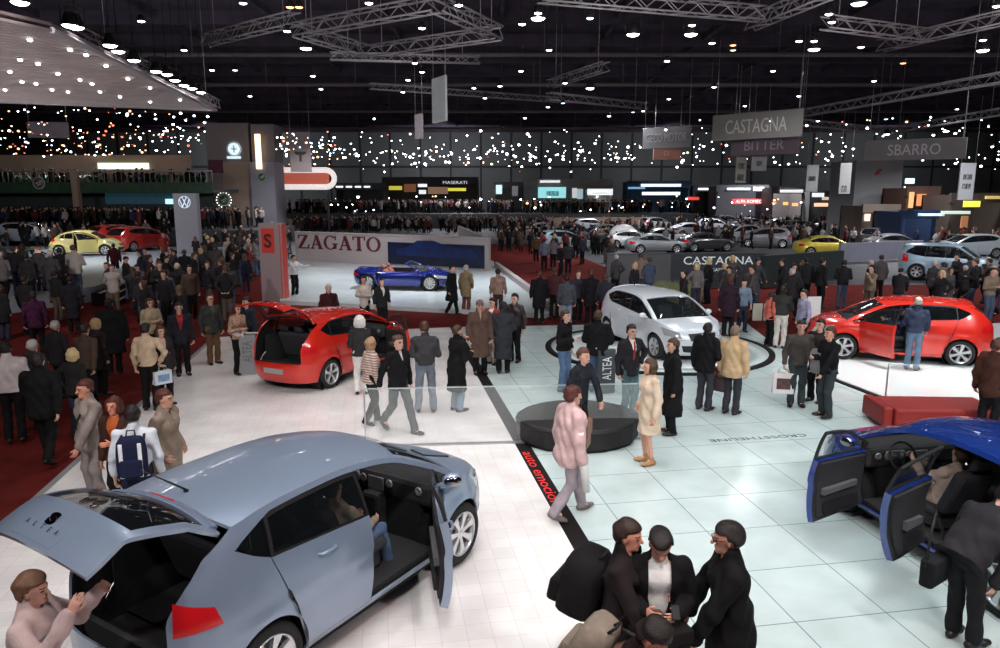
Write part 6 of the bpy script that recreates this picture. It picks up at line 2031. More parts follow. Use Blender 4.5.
# ------------------------------------------------------------------ people, one by one
OBST = []          # (x, y, r) places already taken
def P_(place, face, label, h=1.75, z=0.0, res=None, **k):
    kind, u, v = place
    k['h'] = h
    if kind == 'f': p = at(u, v, z)
    elif kind == 'h':
        q = at(u, v, z + h); p = Vector((q.x, q.y, z))
    else: p = Vector((u, v, z))
    # the angle is seen from the camera; turn it into the hall's
    ang = face - math.degrees(math.atan2(p.x, p.y))
    k.setdefault('seed', (u * 7 + v * 3) % 13)
    if res is None:
        res = .0085 if p.y < 7.2 else (.012 if p.y < 12 else (.016 if p.y < 20 else .024))
    b, j = person(k, p, ang, label, k.pop('group', None), res)
    OBST.append((p.x, p.y, .42))
    return b, j, p, ang

def lean_fix(): pass

# -- foreground right: three men talking, a fourth bending
f1 = P_(('h', 738, 519), -78, 'man in long black coat and glasses facing left, foreground', 1.80, tc=BLK, hem=.62, hc=HB, vol=.017, tousle=.006, arms=('low', 'low'), bc=BLK, skin=(.62, .30, .22), open=.12, vlow=.36, sc=(.28, .05, .04), lean=6, inf=.03)
f2 = P_(('h', 660, 517), 8, 'man in black jacket and white shirt looking down at a phone', 1.76, tc=BLK, hem=.84, hc=HB, vol=.013, tousle=.006, nod=34, arms=('phone', 'phone'), open=.20, gap=.035, vlow=-.2, bc=(.30, .16, .11), skin=(.60, .30, .22), inf=.028, lean=5)
f3 = P_(('h', 622, 515), 72, 'man with tousled dark hair carrying a big black backpack', 1.76, tc=(.02, .014, .016), hem=.80, hc=(.03, .014, .01), vol=.017, tousle=.003, arms=('phone', 'low'), bc=(.28, .15, .11), skin=(.62, .27, .19), lean=5, inf=.025)
f4 = P_(('h', 614, 592), 68, 'man with dark hair bending forward at the bottom edge', 1.72, tc=(.022, .012, .014), hem=.80, hc=HB, vol=.014, tousle=.007, nod=30, lean=24, arms=('phone', 'phone'), bc=BLK, skin=(.66, .26, .17), inf=.03)
# glasses of the first man
def glasses(pj):
    b_, j, p, ang = pj
    HP = j['HP']; m = MB()
    for sg in (1, -1):
        c = [HP(.033 * sg + .022 * math.cos(a), .100, .001 + .016 * math.sin(a)) for a in np.linspace(0, 2 * PI, 13)[:-1]]
        m.tube(c, .0022, 5, closed=True); m.tube([HP(.055 * sg, .098, .005), HP(.078 * sg, .02, .012)], .0022, 5)
    m.tube([HP(-.011, .103, .004), HP(.011, .103, .004)], .0022, 5)
    m.build('glasses', M_BLACK, b_)
glasses(f1)
def held(name, label, cat, pj, hand, mk, dz=-.09, off=(0, 0, 0), rz=0.0, group=None):
    """a thing in somebody's hand"""
    b_, j, p, ang = pj
    w_ = j['wr'][hand]; e_ = j['el'][hand]; hd = unit(w_ - e_)
    c = world(w_ + hd * .07 + v3(*off), p, ang)
    t = empty(name, c, R(ang) + rz, label, cat, group)
    mk(t)
    return t
def mk_phone(t):
    b = MB(); b.cbox(-.03, .03, -.012, .012, -.03, .085, .006, 0, Matrix.Rotation(R(-60), 4, 'X')); b.build('case', M_BLACK, t)
    b = MB(); b.cbox(-.024, .024, .010, .0135, .01, .07, .002, 0, Matrix.Rotation(R(-60), 4, 'X')); b.build('screen', mat('phone_screen', (.2, .25, .3), .2), t)
held('phone', 'small dark phone held in both hands by the man in white shirt', 'phone', f2, 0, mk_phone, off=(.0, -.05, .03))
def mk_pack(col, w_=.36, h_=.50, d_=.24, stripes=None, m=None, tapered=True):
    def f(t):
        m_ = m or cloth(col)
        b = MB()
        vs, fs = [], []
        n = 16
        for k, (s, z) in enumerate(((.75, 0), (.95, .03), (1.0, .12), (1.0, h_ * .6), (.92, h_ * .85), (.7, h_ * .97), (.2, h_))):
            for i in range(n):
                a = 2 * PI * i / n; ca, sa = math.cos(a), math.sin(a)
                vs.append((w_ / 2 * s * math.copysign(abs(ca) ** .6, ca), d_ / 2 + d_ / 2 * s * math.copysign(abs(sa) ** .6, sa), z))
        for k in range(6):
            for i in range(n): fs.append((k * n + i, k * n + (i + 1) % n, (k + 1) * n + (i + 1) % n, (k + 1) * n + i))
        fs.append(tuple(reversed(range(n)))); fs.append(tuple(range(6 * n, 7 * n)))
        b.add(vs, fs, 0, True); b.build('sack', m_, t)
        b = MB(); b.cbox(-w_ * .36, w_ * .36, d_ * .88, d_ * 1.18, h_ * .08, h_ * .48, .03); b.build('front_pocket', m_, t)
        b = MB(); b.tube([(-.05, d_ * .3, h_ * .97), (-.04, d_ * .2, h_ + .05), (.04, d_ * .2, h_ + .05), (.05, d_ * .3, h_ * .97)], .01, 6); b.build('handle', M_BLACK, t)
        for sg in (1, -1):
            b = MB(); x = sg * .13
            b.tube([(x, .03, h_ * .85), (x * .95, -.06, h_ * .93), (x * .95, -.17, h_ * .86), (x * 1.0, -.25, h_ * .6), (x * 1.3, -.18, h_ * .3), (x * 1.25, .03, h_ * .1)], .016, 6); b.build('strap', M_BLACK, t)
        if stripes:
            b = MB()
            for x in (-w_ * .30, w_ * .30): b.cbox(x - .022, x + .022, d_ * .93, d_ * 1.03, h_ * .06, h_ * .86, .008)
            b.build('white_stripes', cloth(stripes), t)
    return f
def on_back(name, label, pj, mk, dz=.0, out=.15, tilt=0):
    b_, j, p, ang = pj
    q = j['P'](0, -out, .0 + dz)
    c = world(q, p, ang)
    t = empty(name, c, R(ang), label, 'backpack')
    t.rotation_euler = (R(tilt), 0, R(ang))
    mk(t)
    return t
on_back('backpack', 'big black camera backpack on the back of the tousled man', f3, mk_pack((.010, .009, .010), .50, .50, .36), -.10, .15, 12)
on_back('backpack', 'beige and black rucksack on the back of the bending man', f4, mk_pack((.24, .20, .16), .38, .42, .24), .06, .17, 26)
def mk_camera(t):
    b = MB(); b.cbox(-.075, .075, -.04, .04, -.05, .05, .012); b.cbox(-.03, .03, -.035, .035, .05, .08, .008); b.build('camera_body', mat('camera_silver', (.45, .45, .46), .35, metal=.5), t)
    b = MB(); b.lathe([(.045, 0), (.042, .09), (.03, .09), (.001, .07)], 16, 0, Matrix.Translation((0, -.04, 0)) @ Matrix.Rotation(PI / 2, 4, 'X')); b.build('lens', M_BLACK, t)
held('camera', 'silver grey camera in the hands of the man bending at the bottom', 'camera', f4, 1, mk_camera, off=(.10, -.08, .0))
def shoulder_bag(col, w_=.34, h_=.24, d_=.14, strap=.6, label='', p=None, rz=0, m=None):
    t = empty('shoulder_bag', p, rz, label, 'bag')
    m_ = m or cloth(col)
    b = MB(); b.cbox(-w_ / 2, w_ / 2, -d_ / 2, d_ / 2, 0, h_, .035); b.build('pouch', m_, t)
    b = MB(); b.cbox(-w_ / 2 - .004, w_ / 2 + .004, -d_ / 2 - .012, d_ / 2 * .9, h_ * .45, h_ + .012, .02); b.build('flap', m_, t)
    if strap:
        b = MB(); b.tube([(-w_ / 2, 0, h_ * .8), (-w_ * .32, .02, h_ + strap * .6), (0, .04, h_ + strap), (w_ * .32, .02, h_ + strap * .6), (w_ / 2, 0, h_ * .8)], .012, 6); b.build('strap', M_BLACK, t)
    return t
q = at(668, 634, 1.0)
shoulder_bag((.012, .010, .011), .30, .20, .20, 0, 'black rounded bag held below the man looking at his phone', (q.x, q.y, .86), .3)

# -- bottom left: someone with raised hands behind the grey car
f5 = P_(('h', 20, 570), 62, 'person in pale pink jacket with both hands raised behind grey car', 1.66, tc=(.62, .47, .46), hc=(.16, .08, .045), vol=.02, arms=(((.10, .20, -.16), (.02, .38, .10)), ((.10, .20, -.16), (.02, .34, .16))), bc=JEANL, hem=.82, inf=.03, skin=(.66, .36, .28), lean=6)
b = MB(); jj = f5[1]; b.tube([jj['P'](-.16, .10, .30), jj['P'](-.05, .13, .36), jj['P'](.10, .06, .47), jj['P'](.12, -.10, .44), jj['P'](.02, -.16, .25), jj['P'](-.14, -.12, .05)], .016, 6); b.build('strap', cloth((.25, .26, .30)), f5[0])
# -- bottom right: bending into the rear door of the blue car
f6 = P_(('f', 962, 642), 148, 'person in black bending into the rear door of the blue car', 1.76, tc=(.022, .020, .024), bc=(.015, .015, .017), hem=.80, lean=52, nod=10, arms=('forward', 'low'), pelv=-.10, hc=HB, inf=.035, build=1.08)
q = at(932, 590, .55)
shoulder_bag((.012, .012, .014), .34, .26, .13, .42, 'black shoulder bag hanging at the side of the person bending', (q.x, q.y, .62), .6)
# -- people sitting inside the cars
def sitter(carloc, cz, head, xs, ys, label, **k):
    c, s_ = math.cos(R(head)), math.sin(R(head))
    k.update(sit=True, drop=.24, lean=-14)
    x = xs - .10
    p = (carloc[0] + x * c - ys * s_, carloc[1] + x * s_ + ys * c, cz)
    return person(k, p, head + 90, label, None, .012)
sitter((-1.91, 6.99), .10, 58.3, .14, -.38, 'person in jeans sitting in the open grey car', tc=(.42, .36, .28), bc=JEANS, arms=('lap', 'lap'), hc=HBR, h=1.62, fc=(.04, .03, .03))
sitter(BL_LOC, 0, BL_H, .12, .37, 'person with beige sleeve sitting at the wheel of the blue car', tc=(.50, .40, .34), bc=(.45, .33, .26), arms=('forward', 'lap'), hc=HBR, h=1.62)
sitter((10.2, 18.4), .045, 161, .12, .37, 'driver in dark blue sitting in the right red car', tc=(.03, .04, .08), bc=(.04, .06, .10), arms=('forward', 'lap'), hc=HB, h=1.62)

# -- left group behind the grey car
l1 = P_(('h', 86, 377), -62, 'man in taupe grey jacket with black shoulder strap, left of backpack man', 1.78, tc=(.25, .21, .19), bc=(.24, .21, .20), hem=.70, hc=HRD, arms=('low', 'down'), inf=.025, skin=(.58, .26, .18))
b = MB(); jj = l1[1]; b.tube([jj['P'](.14, .0, .47), jj['P'](.06, .14, .34), jj['P'](-.10, .15, .16), jj['P'](-.20, .04, .02), jj['P'](-.12, -.14, .16), jj['P'](.06, -.14, .38), jj['P'](.14, .0, .47)], .016, 6); b.build('bag_strap', M_BLACK, l1[0])
P_(('h', 114, 394), -35, 'woman with dark red hair in black and orange, behind backpack man', 1.66, fem=True, hair='bob', hc=HRD, tc=(.05, .02, .015), bc=BLK, arms=('phone', 'down'), open=.25, vlow=.1, sc=(.45, .10, .03), skin=(.62, .25, .16))
l3 = P_(('h', 131, 404), 168, 'man in white shirt wearing a navy striped backpack', 1.74, tc=(.62, .66, .74), bc=NAVY, hc=HB, arms=('down', 'down'), inf=.012, hem=.86)
on_back('backpack', 'navy backpack with two white stripes worn by the man in white', l3, mk_pack((.012, .016, .045), .34, .52, .16, stripes=(.8, .82, .85)), -.06, .12)
P_(('h', 161, 387), 62, 'man in taupe brown overcoat turned right behind the grey car', 1.78, tc=(.24, .185, .145), bc=(.08, .06, .05), hem=.55, hc=HRD, arms=('pockets', 'pockets'), inf=.03, open=.14, vlow=.36, sc=(.02, .02, .02), skin=(.55, .30, .22))
P_(('h', 144, 322), 155, 'man in cream shirt and black trousers seen from behind', 1.76, tc=(.55, .42, .29), bc=BLK, hc=HB, arms=('down', 'hip'), hem=.90, inf=.015)
P_(('h', 36, 352), 150, 'heavy figure in black seen from behind on the dark carpet', 1.80, tc=BLK, bc=BLK, hem=.72, hc=HB, arms=('swing', 'back'), build=1.18, stride=.4, inf=.03)
P_(('h', 4, 340), 165, 'man in pale grey shirt cut by the left edge', 1.78, tc=(.50, .45, .45), bc=BLK, hem=.88, hc=HB, arms=('down', 'down'), build=1.15)
P_(('f', 214, 364), 25, 'balding man in dark green coat and brown trousers on white floor', 1.80, tc=(.04, .045, .045), bc=(.15, .085, .045), hem=.72, hc=HBR, hair='thin', arms=('down', 'down'), open=.15, vlow=.1, sc=(.1, .08, .06), skin=(.55, .33, .25))
s_ = P_(('f', 240, 374), 40, 'woman in patterned top with white sash beside the pale lectern', 1.70, fem=True, tc=(.30, .17, .12), bc=BLK, hem=.88, hc=HRD, hair='bob', arms=('down', 'phone'), legs=.95, tmat=mat('patterned_top', (.40, .24, .17), .85, noise=1.0, nscale=26))
b = MB(); jj = s_[1]; b.lathe([(.158, -.05), (.165, 0), (.158, .06)], 16, 0, Matrix.Translation(tuple(jj['P'](0, 0, .06))) @ Matrix.Diagonal((1.05, .82, 1, 1))); b.tube([jj['P'](.02, .15, .05), jj['P'](.05, .17, -.08), jj['P'](.06, .16, -.22)], [.03, .025, .035], 6); b.build('white_sash', cloth((.75, .74, .72)), s_[0])
P_(('f', 252, 368), -60, 'dark suited figure half behind the woman with the sash', 1.78, tc=(.025, .03, .045), bc=BLK, hc=HB, hem=.78)
P_(('h', 149, 297), 15, 'woman in tan top at the edge of the left crowd', 1.68, fem=True, tc=(.42, .34, .22), bc=BLK, hc=HBR, hair='bob', arms=('phone', 'phone'))
l18 = P_(('h', 159, 324), 25, 'woman in dark coat carrying a white and blue bag', 1.66, fem=True, tc=(.03, .025, .03), bc=BLK, hem=.66, hc=HBR, hair='long', arms=('down', 'carry'), open=.2, vlow=.15, sc=(.55, .35, .30))
def mk_paper(col, w_=.30, h_=.34, d_=.10, pic=None):
    def f(t):
        b = MB(); b.cbox(-w_ / 2, w_ / 2, -d_ / 2, d_ / 2, -h_ - .10, -.10, .006); b.build('bag_body', mat('paper_%d_%d' % (col[0] * 99, col[2] * 99), col, .5), t)
        b = MB()
        for y in (-d_ / 2, d_ / 2): b.tube([(-w_ * .25, y, -.10), (-w_ * .18, y * .5, .0), (w_ * .18, y * .5, .0), (w_ * .25, y, -.10)], .006, 5)
        b.build('bag_handle', M_WHITEP if sum(col) > .9 else M_BLACK, t)
        if pic:
            for y in (-d_ / 2 - .003, d_ / 2 + .003):
                b = MB(); b.box(-w_ * .33, w_ * .33, y - .002, y + .002, -h_ * .78 - .10, -h_ * .25 - .10); b.build('printed_picture', mat('paper_pic_%d' % (pic[2] * 99), pic, .5, noise=.6, nscale=12), t)
    return f
held('carrier_bag', 'white and light blue plastic bag carried by the dark coated woman', 'bag', l18, 1, mk_paper((.62, .68, .74), .34, .26, .14, (.2, .35, .55)))
P_(('h', 178, 301), 5, 'dark figure with a red collar on the edge of the carpet', 1.76, tc=(.02, .02, .028), bc=BLK, hc=HB, hem=.75, open=.2, vlow=.1, sc=(.3, .03, .03))
P_(('h', 108, 297), 170, 'big figure in black coat standing on the dark carpet', 1.84, tc=BLK, bc=BLK, hc=HB, hem=.5, build=1.2, inf=.035)
P_(('h', 94, 317), 120, 'fair haired person in black beside the big black coat', 1.68, tc=(.02, .016, .016), bc=BLK, hc=(.38, .26, .13), hair='bob', hem=.6)
P_(('h', 32, 290), 178, 'person in dark purple jacket standing far left', 1.74, tc=(.05, .012, .04), bc=BLK, hc=HB, hem=.75)
P_(('h', 69, 275), 165, 'figure in long dark coat near the left stand', 1.78, tc=(.016, .014, .02), bc=BLK, hc=HB, hem=.45)
P_(('h', 113, 243), 172, 'man in dark red and black at the left stand steps', 1.80, tc=(.05, .008, .012), bc=(.012, .012, .02), hc=HB, hem=.85, arms=('back', 'down'))
P_(('f', 295, 297), 40, 'man in white shirt with arm raised beside the grey pylon', 1.76, tc=(.62, .60, .60), bc=BLK, hc=HB, hem=.92, arms=('out', 'down'), inf=.012)

STRIPE = mat('striped_top', (.5, .38, .32), .9)
_n = STRIPE.node_tree; _w = _n.nodes.new('ShaderNodeTexWave'); _w.bands_direction = 'Z'; _w.inputs['Scale'].default_value = 7; _w.inputs['Distortion'].default_value = .6
_t = _n.nodes.new('ShaderNodeTexCoord'); _r = _n.nodes.new('ShaderNodeValToRGB'); _r.color_ramp.elements[0].color = (.62, .52, .46, 1); _r.color_ramp.elements[1].color = (.22, .11, .09, 1)
_n.links.new(_t.outputs['Object'], _w.inputs['Vector']); _n.links.new(_w.outputs['Color'], _r.inputs[0]); _n.links.new(_r.outputs[0], _n.nodes['Principled BSDF'].inputs['Base Color'])
# -- around the left red car
P_(('f', 362, 394), 172, 'white haired woman in black top and white trousers', 1.70, fem=True, tc=(.03, .03, .032), bc=(.78, .76, .74), hc=(.72, .70, .66), hair='bob', vol=.035, hem=.86, arms=('phone', 'phone'), inf=.02)
P_(('f', 372, 424), 118, 'fair woman in striped beige top and dark trousers', 1.66, fem=True, bc=BLK, hc=(.34, .20, .11), hair='bob', hem=.84, arms=('down', 'down'), stride=.35, tmat=STRIPE)
P_(('f', 399, 432), 42, 'man in black suit striding behind the glass balustrade', 1.80, tc=BLK, bc=(.05, .055, .06), hc=HBR, hem=.76, stride=.62, arms=('down', 'back'), open=.16, vlow=.3, sc=(.5, .5, .52), skin=(.60, .34, .26))
P_(('f', 426, 412), 178, 'man in charcoal jumper and grey jeans seen from behind', 1.82, tc=(.045, .045, .05), bc=(.17, .20, .25), hc=HBR, hem=.92, arms=('phone', 'phone'), inf=.016, spread=.15)
P_(('f', 457, 411), 125, 'woman in long black coat, hand raised, left of black band', 1.74, fem=True, tc=BLK, bc=JEANL, hc=HBR, hem=.42, arms=('face', 'phone'), inf=.03)
P_(('f', 480, 374), 10, 'old man in cap and long brown tweed coat', 1.80, tc=(.10, .062, .048), bc=BLK, hc=(.16, .11, .11), hair='cap', hem=.42, arms=('down', 'down'), inf=.035, open=.12, vlow=.3, sc=(.5, .3, .28))
P_(('f', 493, 364), -40, 'person in red with white scarf behind the tweed coat', 1.70, tc=(.30, .05, .05), bc=(.40, .32, .26), hc=HB, hem=.85, arms=('phone', 'down'), open=.3, vlow=.2, sc=(.8, .8, .78))
P_(('f', 503, 373), 176, 'person in long dark grey coat seen from behind, beside tweed man', 1.74, tc=(.035, .037, .045), bc=BLK, hc=HB, hem=.36, arms=('phone', 'phone'), inf=.03)
P_(('f', 515, 362), -30, 'man in black leather jacket facing the grey coated person', 1.78, tc=(.025, .015, .017), tk='leather', bc=BLK, hc=HB, hem=.86)
P_(('f', 452, 315), 60, 'man in long black coat walking past the pale platform', 1.78, tc=BLK, bc=BLK, hc=HB, hem=.5, stride=.3)
P_(('f', 466, 312), 150, 'white haired person in khaki coat walking past the platform', 1.72, tc=(.26, .20, .12), bc=(.14, .05, .04), hc=HGR, hem=.58, arms=('down', 'pockets'))
P_(('h', 498, 268), 175, 'person in taupe top before the low parapet', 1.72, tc=(.26, .17, .14), bc=(.05, .03, .03), hc=HB, hem=.85)
P_(('h', 364, 275), -30, 'person in cream white jacket behind the left red car', 1.72, tc=(.62, .55, .50), bc=BLK, hc=HBR, hem=.7, arms=('phone', 'phone'))
P_(('h', 381, 277), 30, 'person in black waistcoat and white shirt behind left red car', 1.72, tc=(.02, .02, .022), bc=BLK, hc=HB, hem=.8, sleeve=.9, open=.2, vlow=.2, sc=(.7, .68, .65))
P_(('h', 328, 283), 10, 'grey haired man in dark red behind the red roof', 1.70, tc=(.05, .012, .016), bc=BLK, hc=(.55, .53, .5), hem=.8)
P_(('h', 300, 262), 90, 'woman in brown dress left of the grey pylon edge', 1.64, fem=True, tc=(.12, .05, .04), bc=BLK, hc=HBR, hair='bob', hem=.55, bottom='none') if 0 else None

# -- centre
c15 = P_(('f', 563, 391), 60, 'man in black jacket and jeans left of the dark lectern', 1.80, tc=BLK, bc=JEANS, hc=HBR, hem=.88, arms=('down', 'phone'), inf=.02)
c16 = P_(('f', 596, 392), 165, 'broad man in black seen from behind at the dark lectern', 1.80, tc=BLK, bc=JEANS, hc=HBR, hem=.80, arms=('phone', 'phone'), build=1.15, inf=.03)
P_(('f', 577, 452), 55, 'man in black jumper between the pink jacket and the pouffe', 1.80, tc=(.018, .02, .028), bc=BLK, hc=(.09, .04, .022), hem=.85, arms=('low', 'down'), lean=8, skin=(.64, .36, .27))
c19 = P_(('f', 568, 517), 118, 'person in pale pink jacket and lilac grey trousers walking', 1.80, build=1.1, tc=(.58, .40, .40), bc=(.30, .26, .29), hc=HRD, hair='short', vol=.025, hem=.72, stride=.56, arms=('down', 'down'), inf=.05, fc=(.15, .12, .12), lean=4, spread=.14, open=0)
held('poster_roll', 'white rolled poster in the hand of the pink jacketed person', 'poster roll', c19, 1, lambda t: (MB().tube([(0, -.05, -.34), (0.0, .06, .46)], .05, 14).build('paper_roll', mat('paper_white', (.80, .78, .76), .6), t), MB().tube([(.025, 0, -.03), (.03, 0, .03)], .052, 14).build('paper_band', mat('paper_band', (.5, .5, .5), .6), t)))
q = at(606, 420, 1.15); 
shoulder_bag((.20, .09, .045), .30, .36, .14, .28, 'brown leather shoulder bag at the side of the pink jacketed person', (c19[2].x + .20, c19[2].y + .12, .92), R(70), cloth((.20, .09, .045), 'leather'))
P_(('f', 628, 416), 35, 'man in black suit and red tie beside the black pouffe', 1.82, tc=(.02, .018, .022), bc=(.07, .13, .15), hc=HB, hem=.78, arms=('hip', 'down'), open=.17, vlow=.14, sc=(.72, .70, .68), tie=True, skin=(.58, .34, .26))
P_(('f', 648, 463), -62, 'woman in beige coat with bare legs and tan heels', 1.72, fem=True, tc=(.66, .52, .40), bottom='none', hc=HBR, hair='bob', vol=.02, hem=.52, arms=('down', 'pockets'), inf=.025, fc=(.40, .22, .10), skin=(.62, .33, .23))
P_(('f', 671, 434), -75, 'woman in long black coat facing left behind the beige coat', 1.76, fem=True, tc=BLK, bc=BLK, hc=HBR, hem=.36, arms=('down', 'down'), inf=.03)
c23 = P_(('f', 703, 410), 150, 'dark skinned man in black jacket carrying a red bag', 1.78, tc=BLK, bc=(.04, .04, .05), hc=HB, vol=.006, hem=.76, skin=(.11, .05, .035), arms=('down', 'carry'), inf=.025)
held('handbag', 'dark red patterned bag carried by the man in black jacket', 'bag', c23, 1, mk_paper((.22, .03, .035), .38, .30, .14, (.35, .2, .18)))
c24 = P_(('f', 730, 414), 155, 'man in tan jacket seen from behind before the turntable', 1.76, tc=(.55, .38, .22), bc=(.035, .035, .045), hc=(.20, .13, .09), hair='thin', hem=.74, arms=('down', 'down'), inf=.035)
held('handbag', 'dark bag held low by the man in the tan jacket', 'bag', c24, 0, mk_paper((.05, .03, .035), .30, .28, .12))
c25 = P_(('f', 795, 406), 12, 'man in dark grey brown shirt holding a white carrier bag', 1.78, tc=(.065, .055, .05), bc=(.04, .05, .055), hc=HB, hem=.84, arms=('down', 'down'), inf=.014, skin=(.60, .32, .24))
held('carrier_bag', 'white paper carrier bag with a dark printed picture', 'bag', c25, 1, mk_paper((.72, .66, .66), .40, .42, .12, (.10, .05, .05)))
P_(('f', 815, 402), -30, 'man in dark patterned jumper between the other two talking men', 1.76, tc=(.03, .022, .02), bc=BLK, hc=HB, hem=.84, arms=('down', 'behind'))
c27 = P_(('f', 825, 417), -52, 'man in black with a grey jacket over his arm', 1.78, tc=BLK, bc=(.035, .045, .05), hc=HRD, hem=.86, arms=('low', 'phone'), skin=(.62, .32, .24))
jk = c27[1]; cc = world(jk['el'][1] + v3(0, 0, -.02), c27[2], c27[3])
f_ = Field((-.25, -.25, -.4), (.25, .25, .2), .016)
f_.add((v3(-.06, 0, .06), v3(.08, 0, .04), (.10, .13), (.09, .12), (v3(0, 1, 0), v3(0, 0, 1))), .02); f_.add((v3(-.02, -.05, .02), v3(-.01, -.08, -.26), (.12, .05), (.14, .04), (v3(1, 0, 0), v3(0, 1, 0))), .06); f_.add((v3(0, .05, .02), v3(0, .09, -.2), (.11, .05), (.12, .04), (v3(1, 0, 0), v3(0, 1, 0))), .06); f_.folds(.006, 2.0, 30)
V_, F_, = f_.nets()
t = bpy.data.objects.new('folded_jacket', fast_mesh('folded_jacket', V_, F_, [cloth((.20, .19, .19))])); link(t); t.location = cc; t.rotation_euler = (0, 0, R(c27[3] + 30)); tag(t, 'grey jacket folded over the arm of a man in black', 'jacket')
P_(('f', 911, 370), 172, 'man in blue shirt and jeans standing at the right red car', 1.78, tc=(.035, .045, .085), bc=(.13, .20, .30), hc=(.42, .38, .32), hair='thin', hem=.90, arms=('phone', 'low'), inf=.02, lean=6, z=.045)
P_(('f', 779, 348), 170, 'person in black top and white trousers seen from behind', 1.76, tc=(.03, .032, .03), bc=(.66, .62, .58), hc=HB, hem=.92, arms=('phone', 'phone'), inf=.02)
P_(('f', 768, 346), 120, 'child sized person in coral shirt beside the white trousers', 1.56, tc=(.55, .13, .10), bc=BLK, hc=HB, hem=.86)
P_(('f', 801, 352), -60, 'person in pale blue striped top behind the grey shirted man', 1.72, tc=(.28, .27, .38), bc=BLK, hc=HB, hem=.86)
P_(('f', 727, 337), 176, 'figure in long maroon black coat beyond the turntable', 1.82, tc=(.025, .012, .022), bc=BLK, hc=HRD, hem=.6)
P_(('f', 741, 332), 20, 'youth in blue grey shirt beyond the turntable', 1.66, tc=(.16, .22, .30), bc=(.025, .03, .05), hc=HB, hem=.86, sleeve=.6)
P_(('f', 987, 432), 150, 'person in dark red leather jacket at the right edge', 1.74, tc=(.12, .014, .012), tk='leather', bc=(.02, .03, .05), hc=HRD, hem=.80, inf=.035, build=1.1)
P_(('h', 997, 338), 160, 'brown coated person cut by the right edge beside the red car', 1.74, tc=(.06, .022, .016), bc=BLK, hc=HRD, hem=.7, z=.045)
# aisle behind
for u, v, fc, c, lb, k in [(539, 323, 178, BLK, 'broad person in black overcoat on the red aisle edge', dict(hem=.5, build=1.1)), (554, 318, 170, (.06, .02, .025), 'person in dark maroon jacket on the red aisle', {}), (566, 330, 176, (.05, .055, .07), 'person in grey jacket and pale jeans before the red aisle', dict(bc=JEANL)),
        (577, 322, 30, (.03, .03, .04), 'person in black facing the camera on the red aisle', {}), (590, 326, 175, BLK, 'tall person in black left of the silver car', dict(h=1.84, hem=.6)), (604, 328, 178, (.02, .02, .03), 'person in dark blue close behind the silver car', {}),
        (544, 270, 175, (.12, .15, .20), 'person in blue grey far along the red aisle', {}), (553, 268, 178, (.16, .14, .16), 'person in pale grey far along the red aisle', {}), (536, 262, 170, (.10, .06, .03), 'person in brown far along the red aisle', {}), (560, 276, 60, BLK, 'person in black far along the red aisle', {}), (568, 274, 175, (.03, .03, .035), 'second person in black far along the red aisle', {})]:
    P_(('f', u, v), fc, lb, k.pop('h', 1.75), tc=c, bc=k.pop('bc', BLK), hc=rng.choice([HB, HBR, HBR]), **k)

# ------------------------------------------------------------------ the crowd: a dozen figures, repeated
M_HAIRS = [mat('crowd_hair_%d' % i, c, .6) for i, c in enumerate([HB, HBR, (.12, .07, .04), HGR, HBL])]
M_COAT = mat('crowd_coat', (.05, .05, .05), .9, objcol=True, noise=.3, nscale=6)
M_LEGS = [cloth(BLK), cloth((.03, .035, .06)), cloth((.07, .10, .16)), cloth((.10, .08, .06))]
M_SK = mat('skin_crowd', (.55, .32, .25), .6)
PROTO = []
cfg = [dict(hem=.78), dict(hem=.55, fem=True, hair='bob'), dict(hem=.85, arms=('phone', 'phone')), dict(hem=.45, arms=('pockets', 'pockets')), dict(hem=.84, stride=.5, arms=('swing', 'back')), dict(hem=.80, fem=True, hair='long', arms=('phone', 'down')),
       dict(hem=.78, arms=('crossed', 'crossed'), build=1.12), dict(hem=.86, arms=('face', 'down')), dict(hem=.7, stride=.35, hair='thin', arms=('down', 'pockets')), dict(hem=.82, arms=('hip', 'down'), fem=True, hair='bob'), dict(hem=.8, arms=('low', 'low'), nod=20), dict(hem=.74, arms=('behind', 'behind'), yaw=35)]
for i, c in enumerate(cfg):
    c = dict(c); c['h'] = [1.76, 1.66, 1.80, 1.74, 1.78, 1.64, 1.82, 1.75, 1.72, 1.68, 1.70, 1.79][i]; c['seed'] = i
    parts = {}
    for res, key in ((.03, 'n'), (.05, 'f')):
        o_ = figure(c, res)
        ms = {}
        for nm, val in o_.items():
            if nm == '_': continue
            V, F, _m = val
            if len(F) == 0: continue
            if nm.startswith('shoe'): nm2, m_ = 'shoe', M_BLACK
            elif nm == 'body': nm2, m_ = nm, M_SK
            elif nm in ('trousers', 'skirt'): nm2, m_ = nm, M_LEGS[i % 4]
            elif nm in ('hair', 'cap'): nm2, m_ = nm, M_HAIRS[[0, 1, 0, 3, 0, 2, 1, 0, 3, 4, 0, 1][i]]
            else: nm2, m_ = nm, M_COAT
            ms.setdefault(nm2, []).append((V, F, m_))
        parts[key] = ms
    near_ = {}
    for nm2, lst in parts['n'].items():
        near_[nm2] = [fast_mesh('crowd_' + nm2, V, F, [m_]) for V, F, m_ in lst]
    Vs, Fs, Ms, mats_ = [], [], [], []
    n0 = 0
    for nm2, lst in parts['f'].items():
        for V, F, m_ in lst:
            if m_ not in mats_: mats_.append(m_)
            Vs.append(V); Fs.append(F + n0); Ms += [mats_.index(m_)] * len(F); n0 += len(V)
    far_ = fast_mesh('crowd_figure', np.concatenate(Vs), np.concatenate(Fs), mats_, Ms)
    PROTO.append((near_, far_, c))
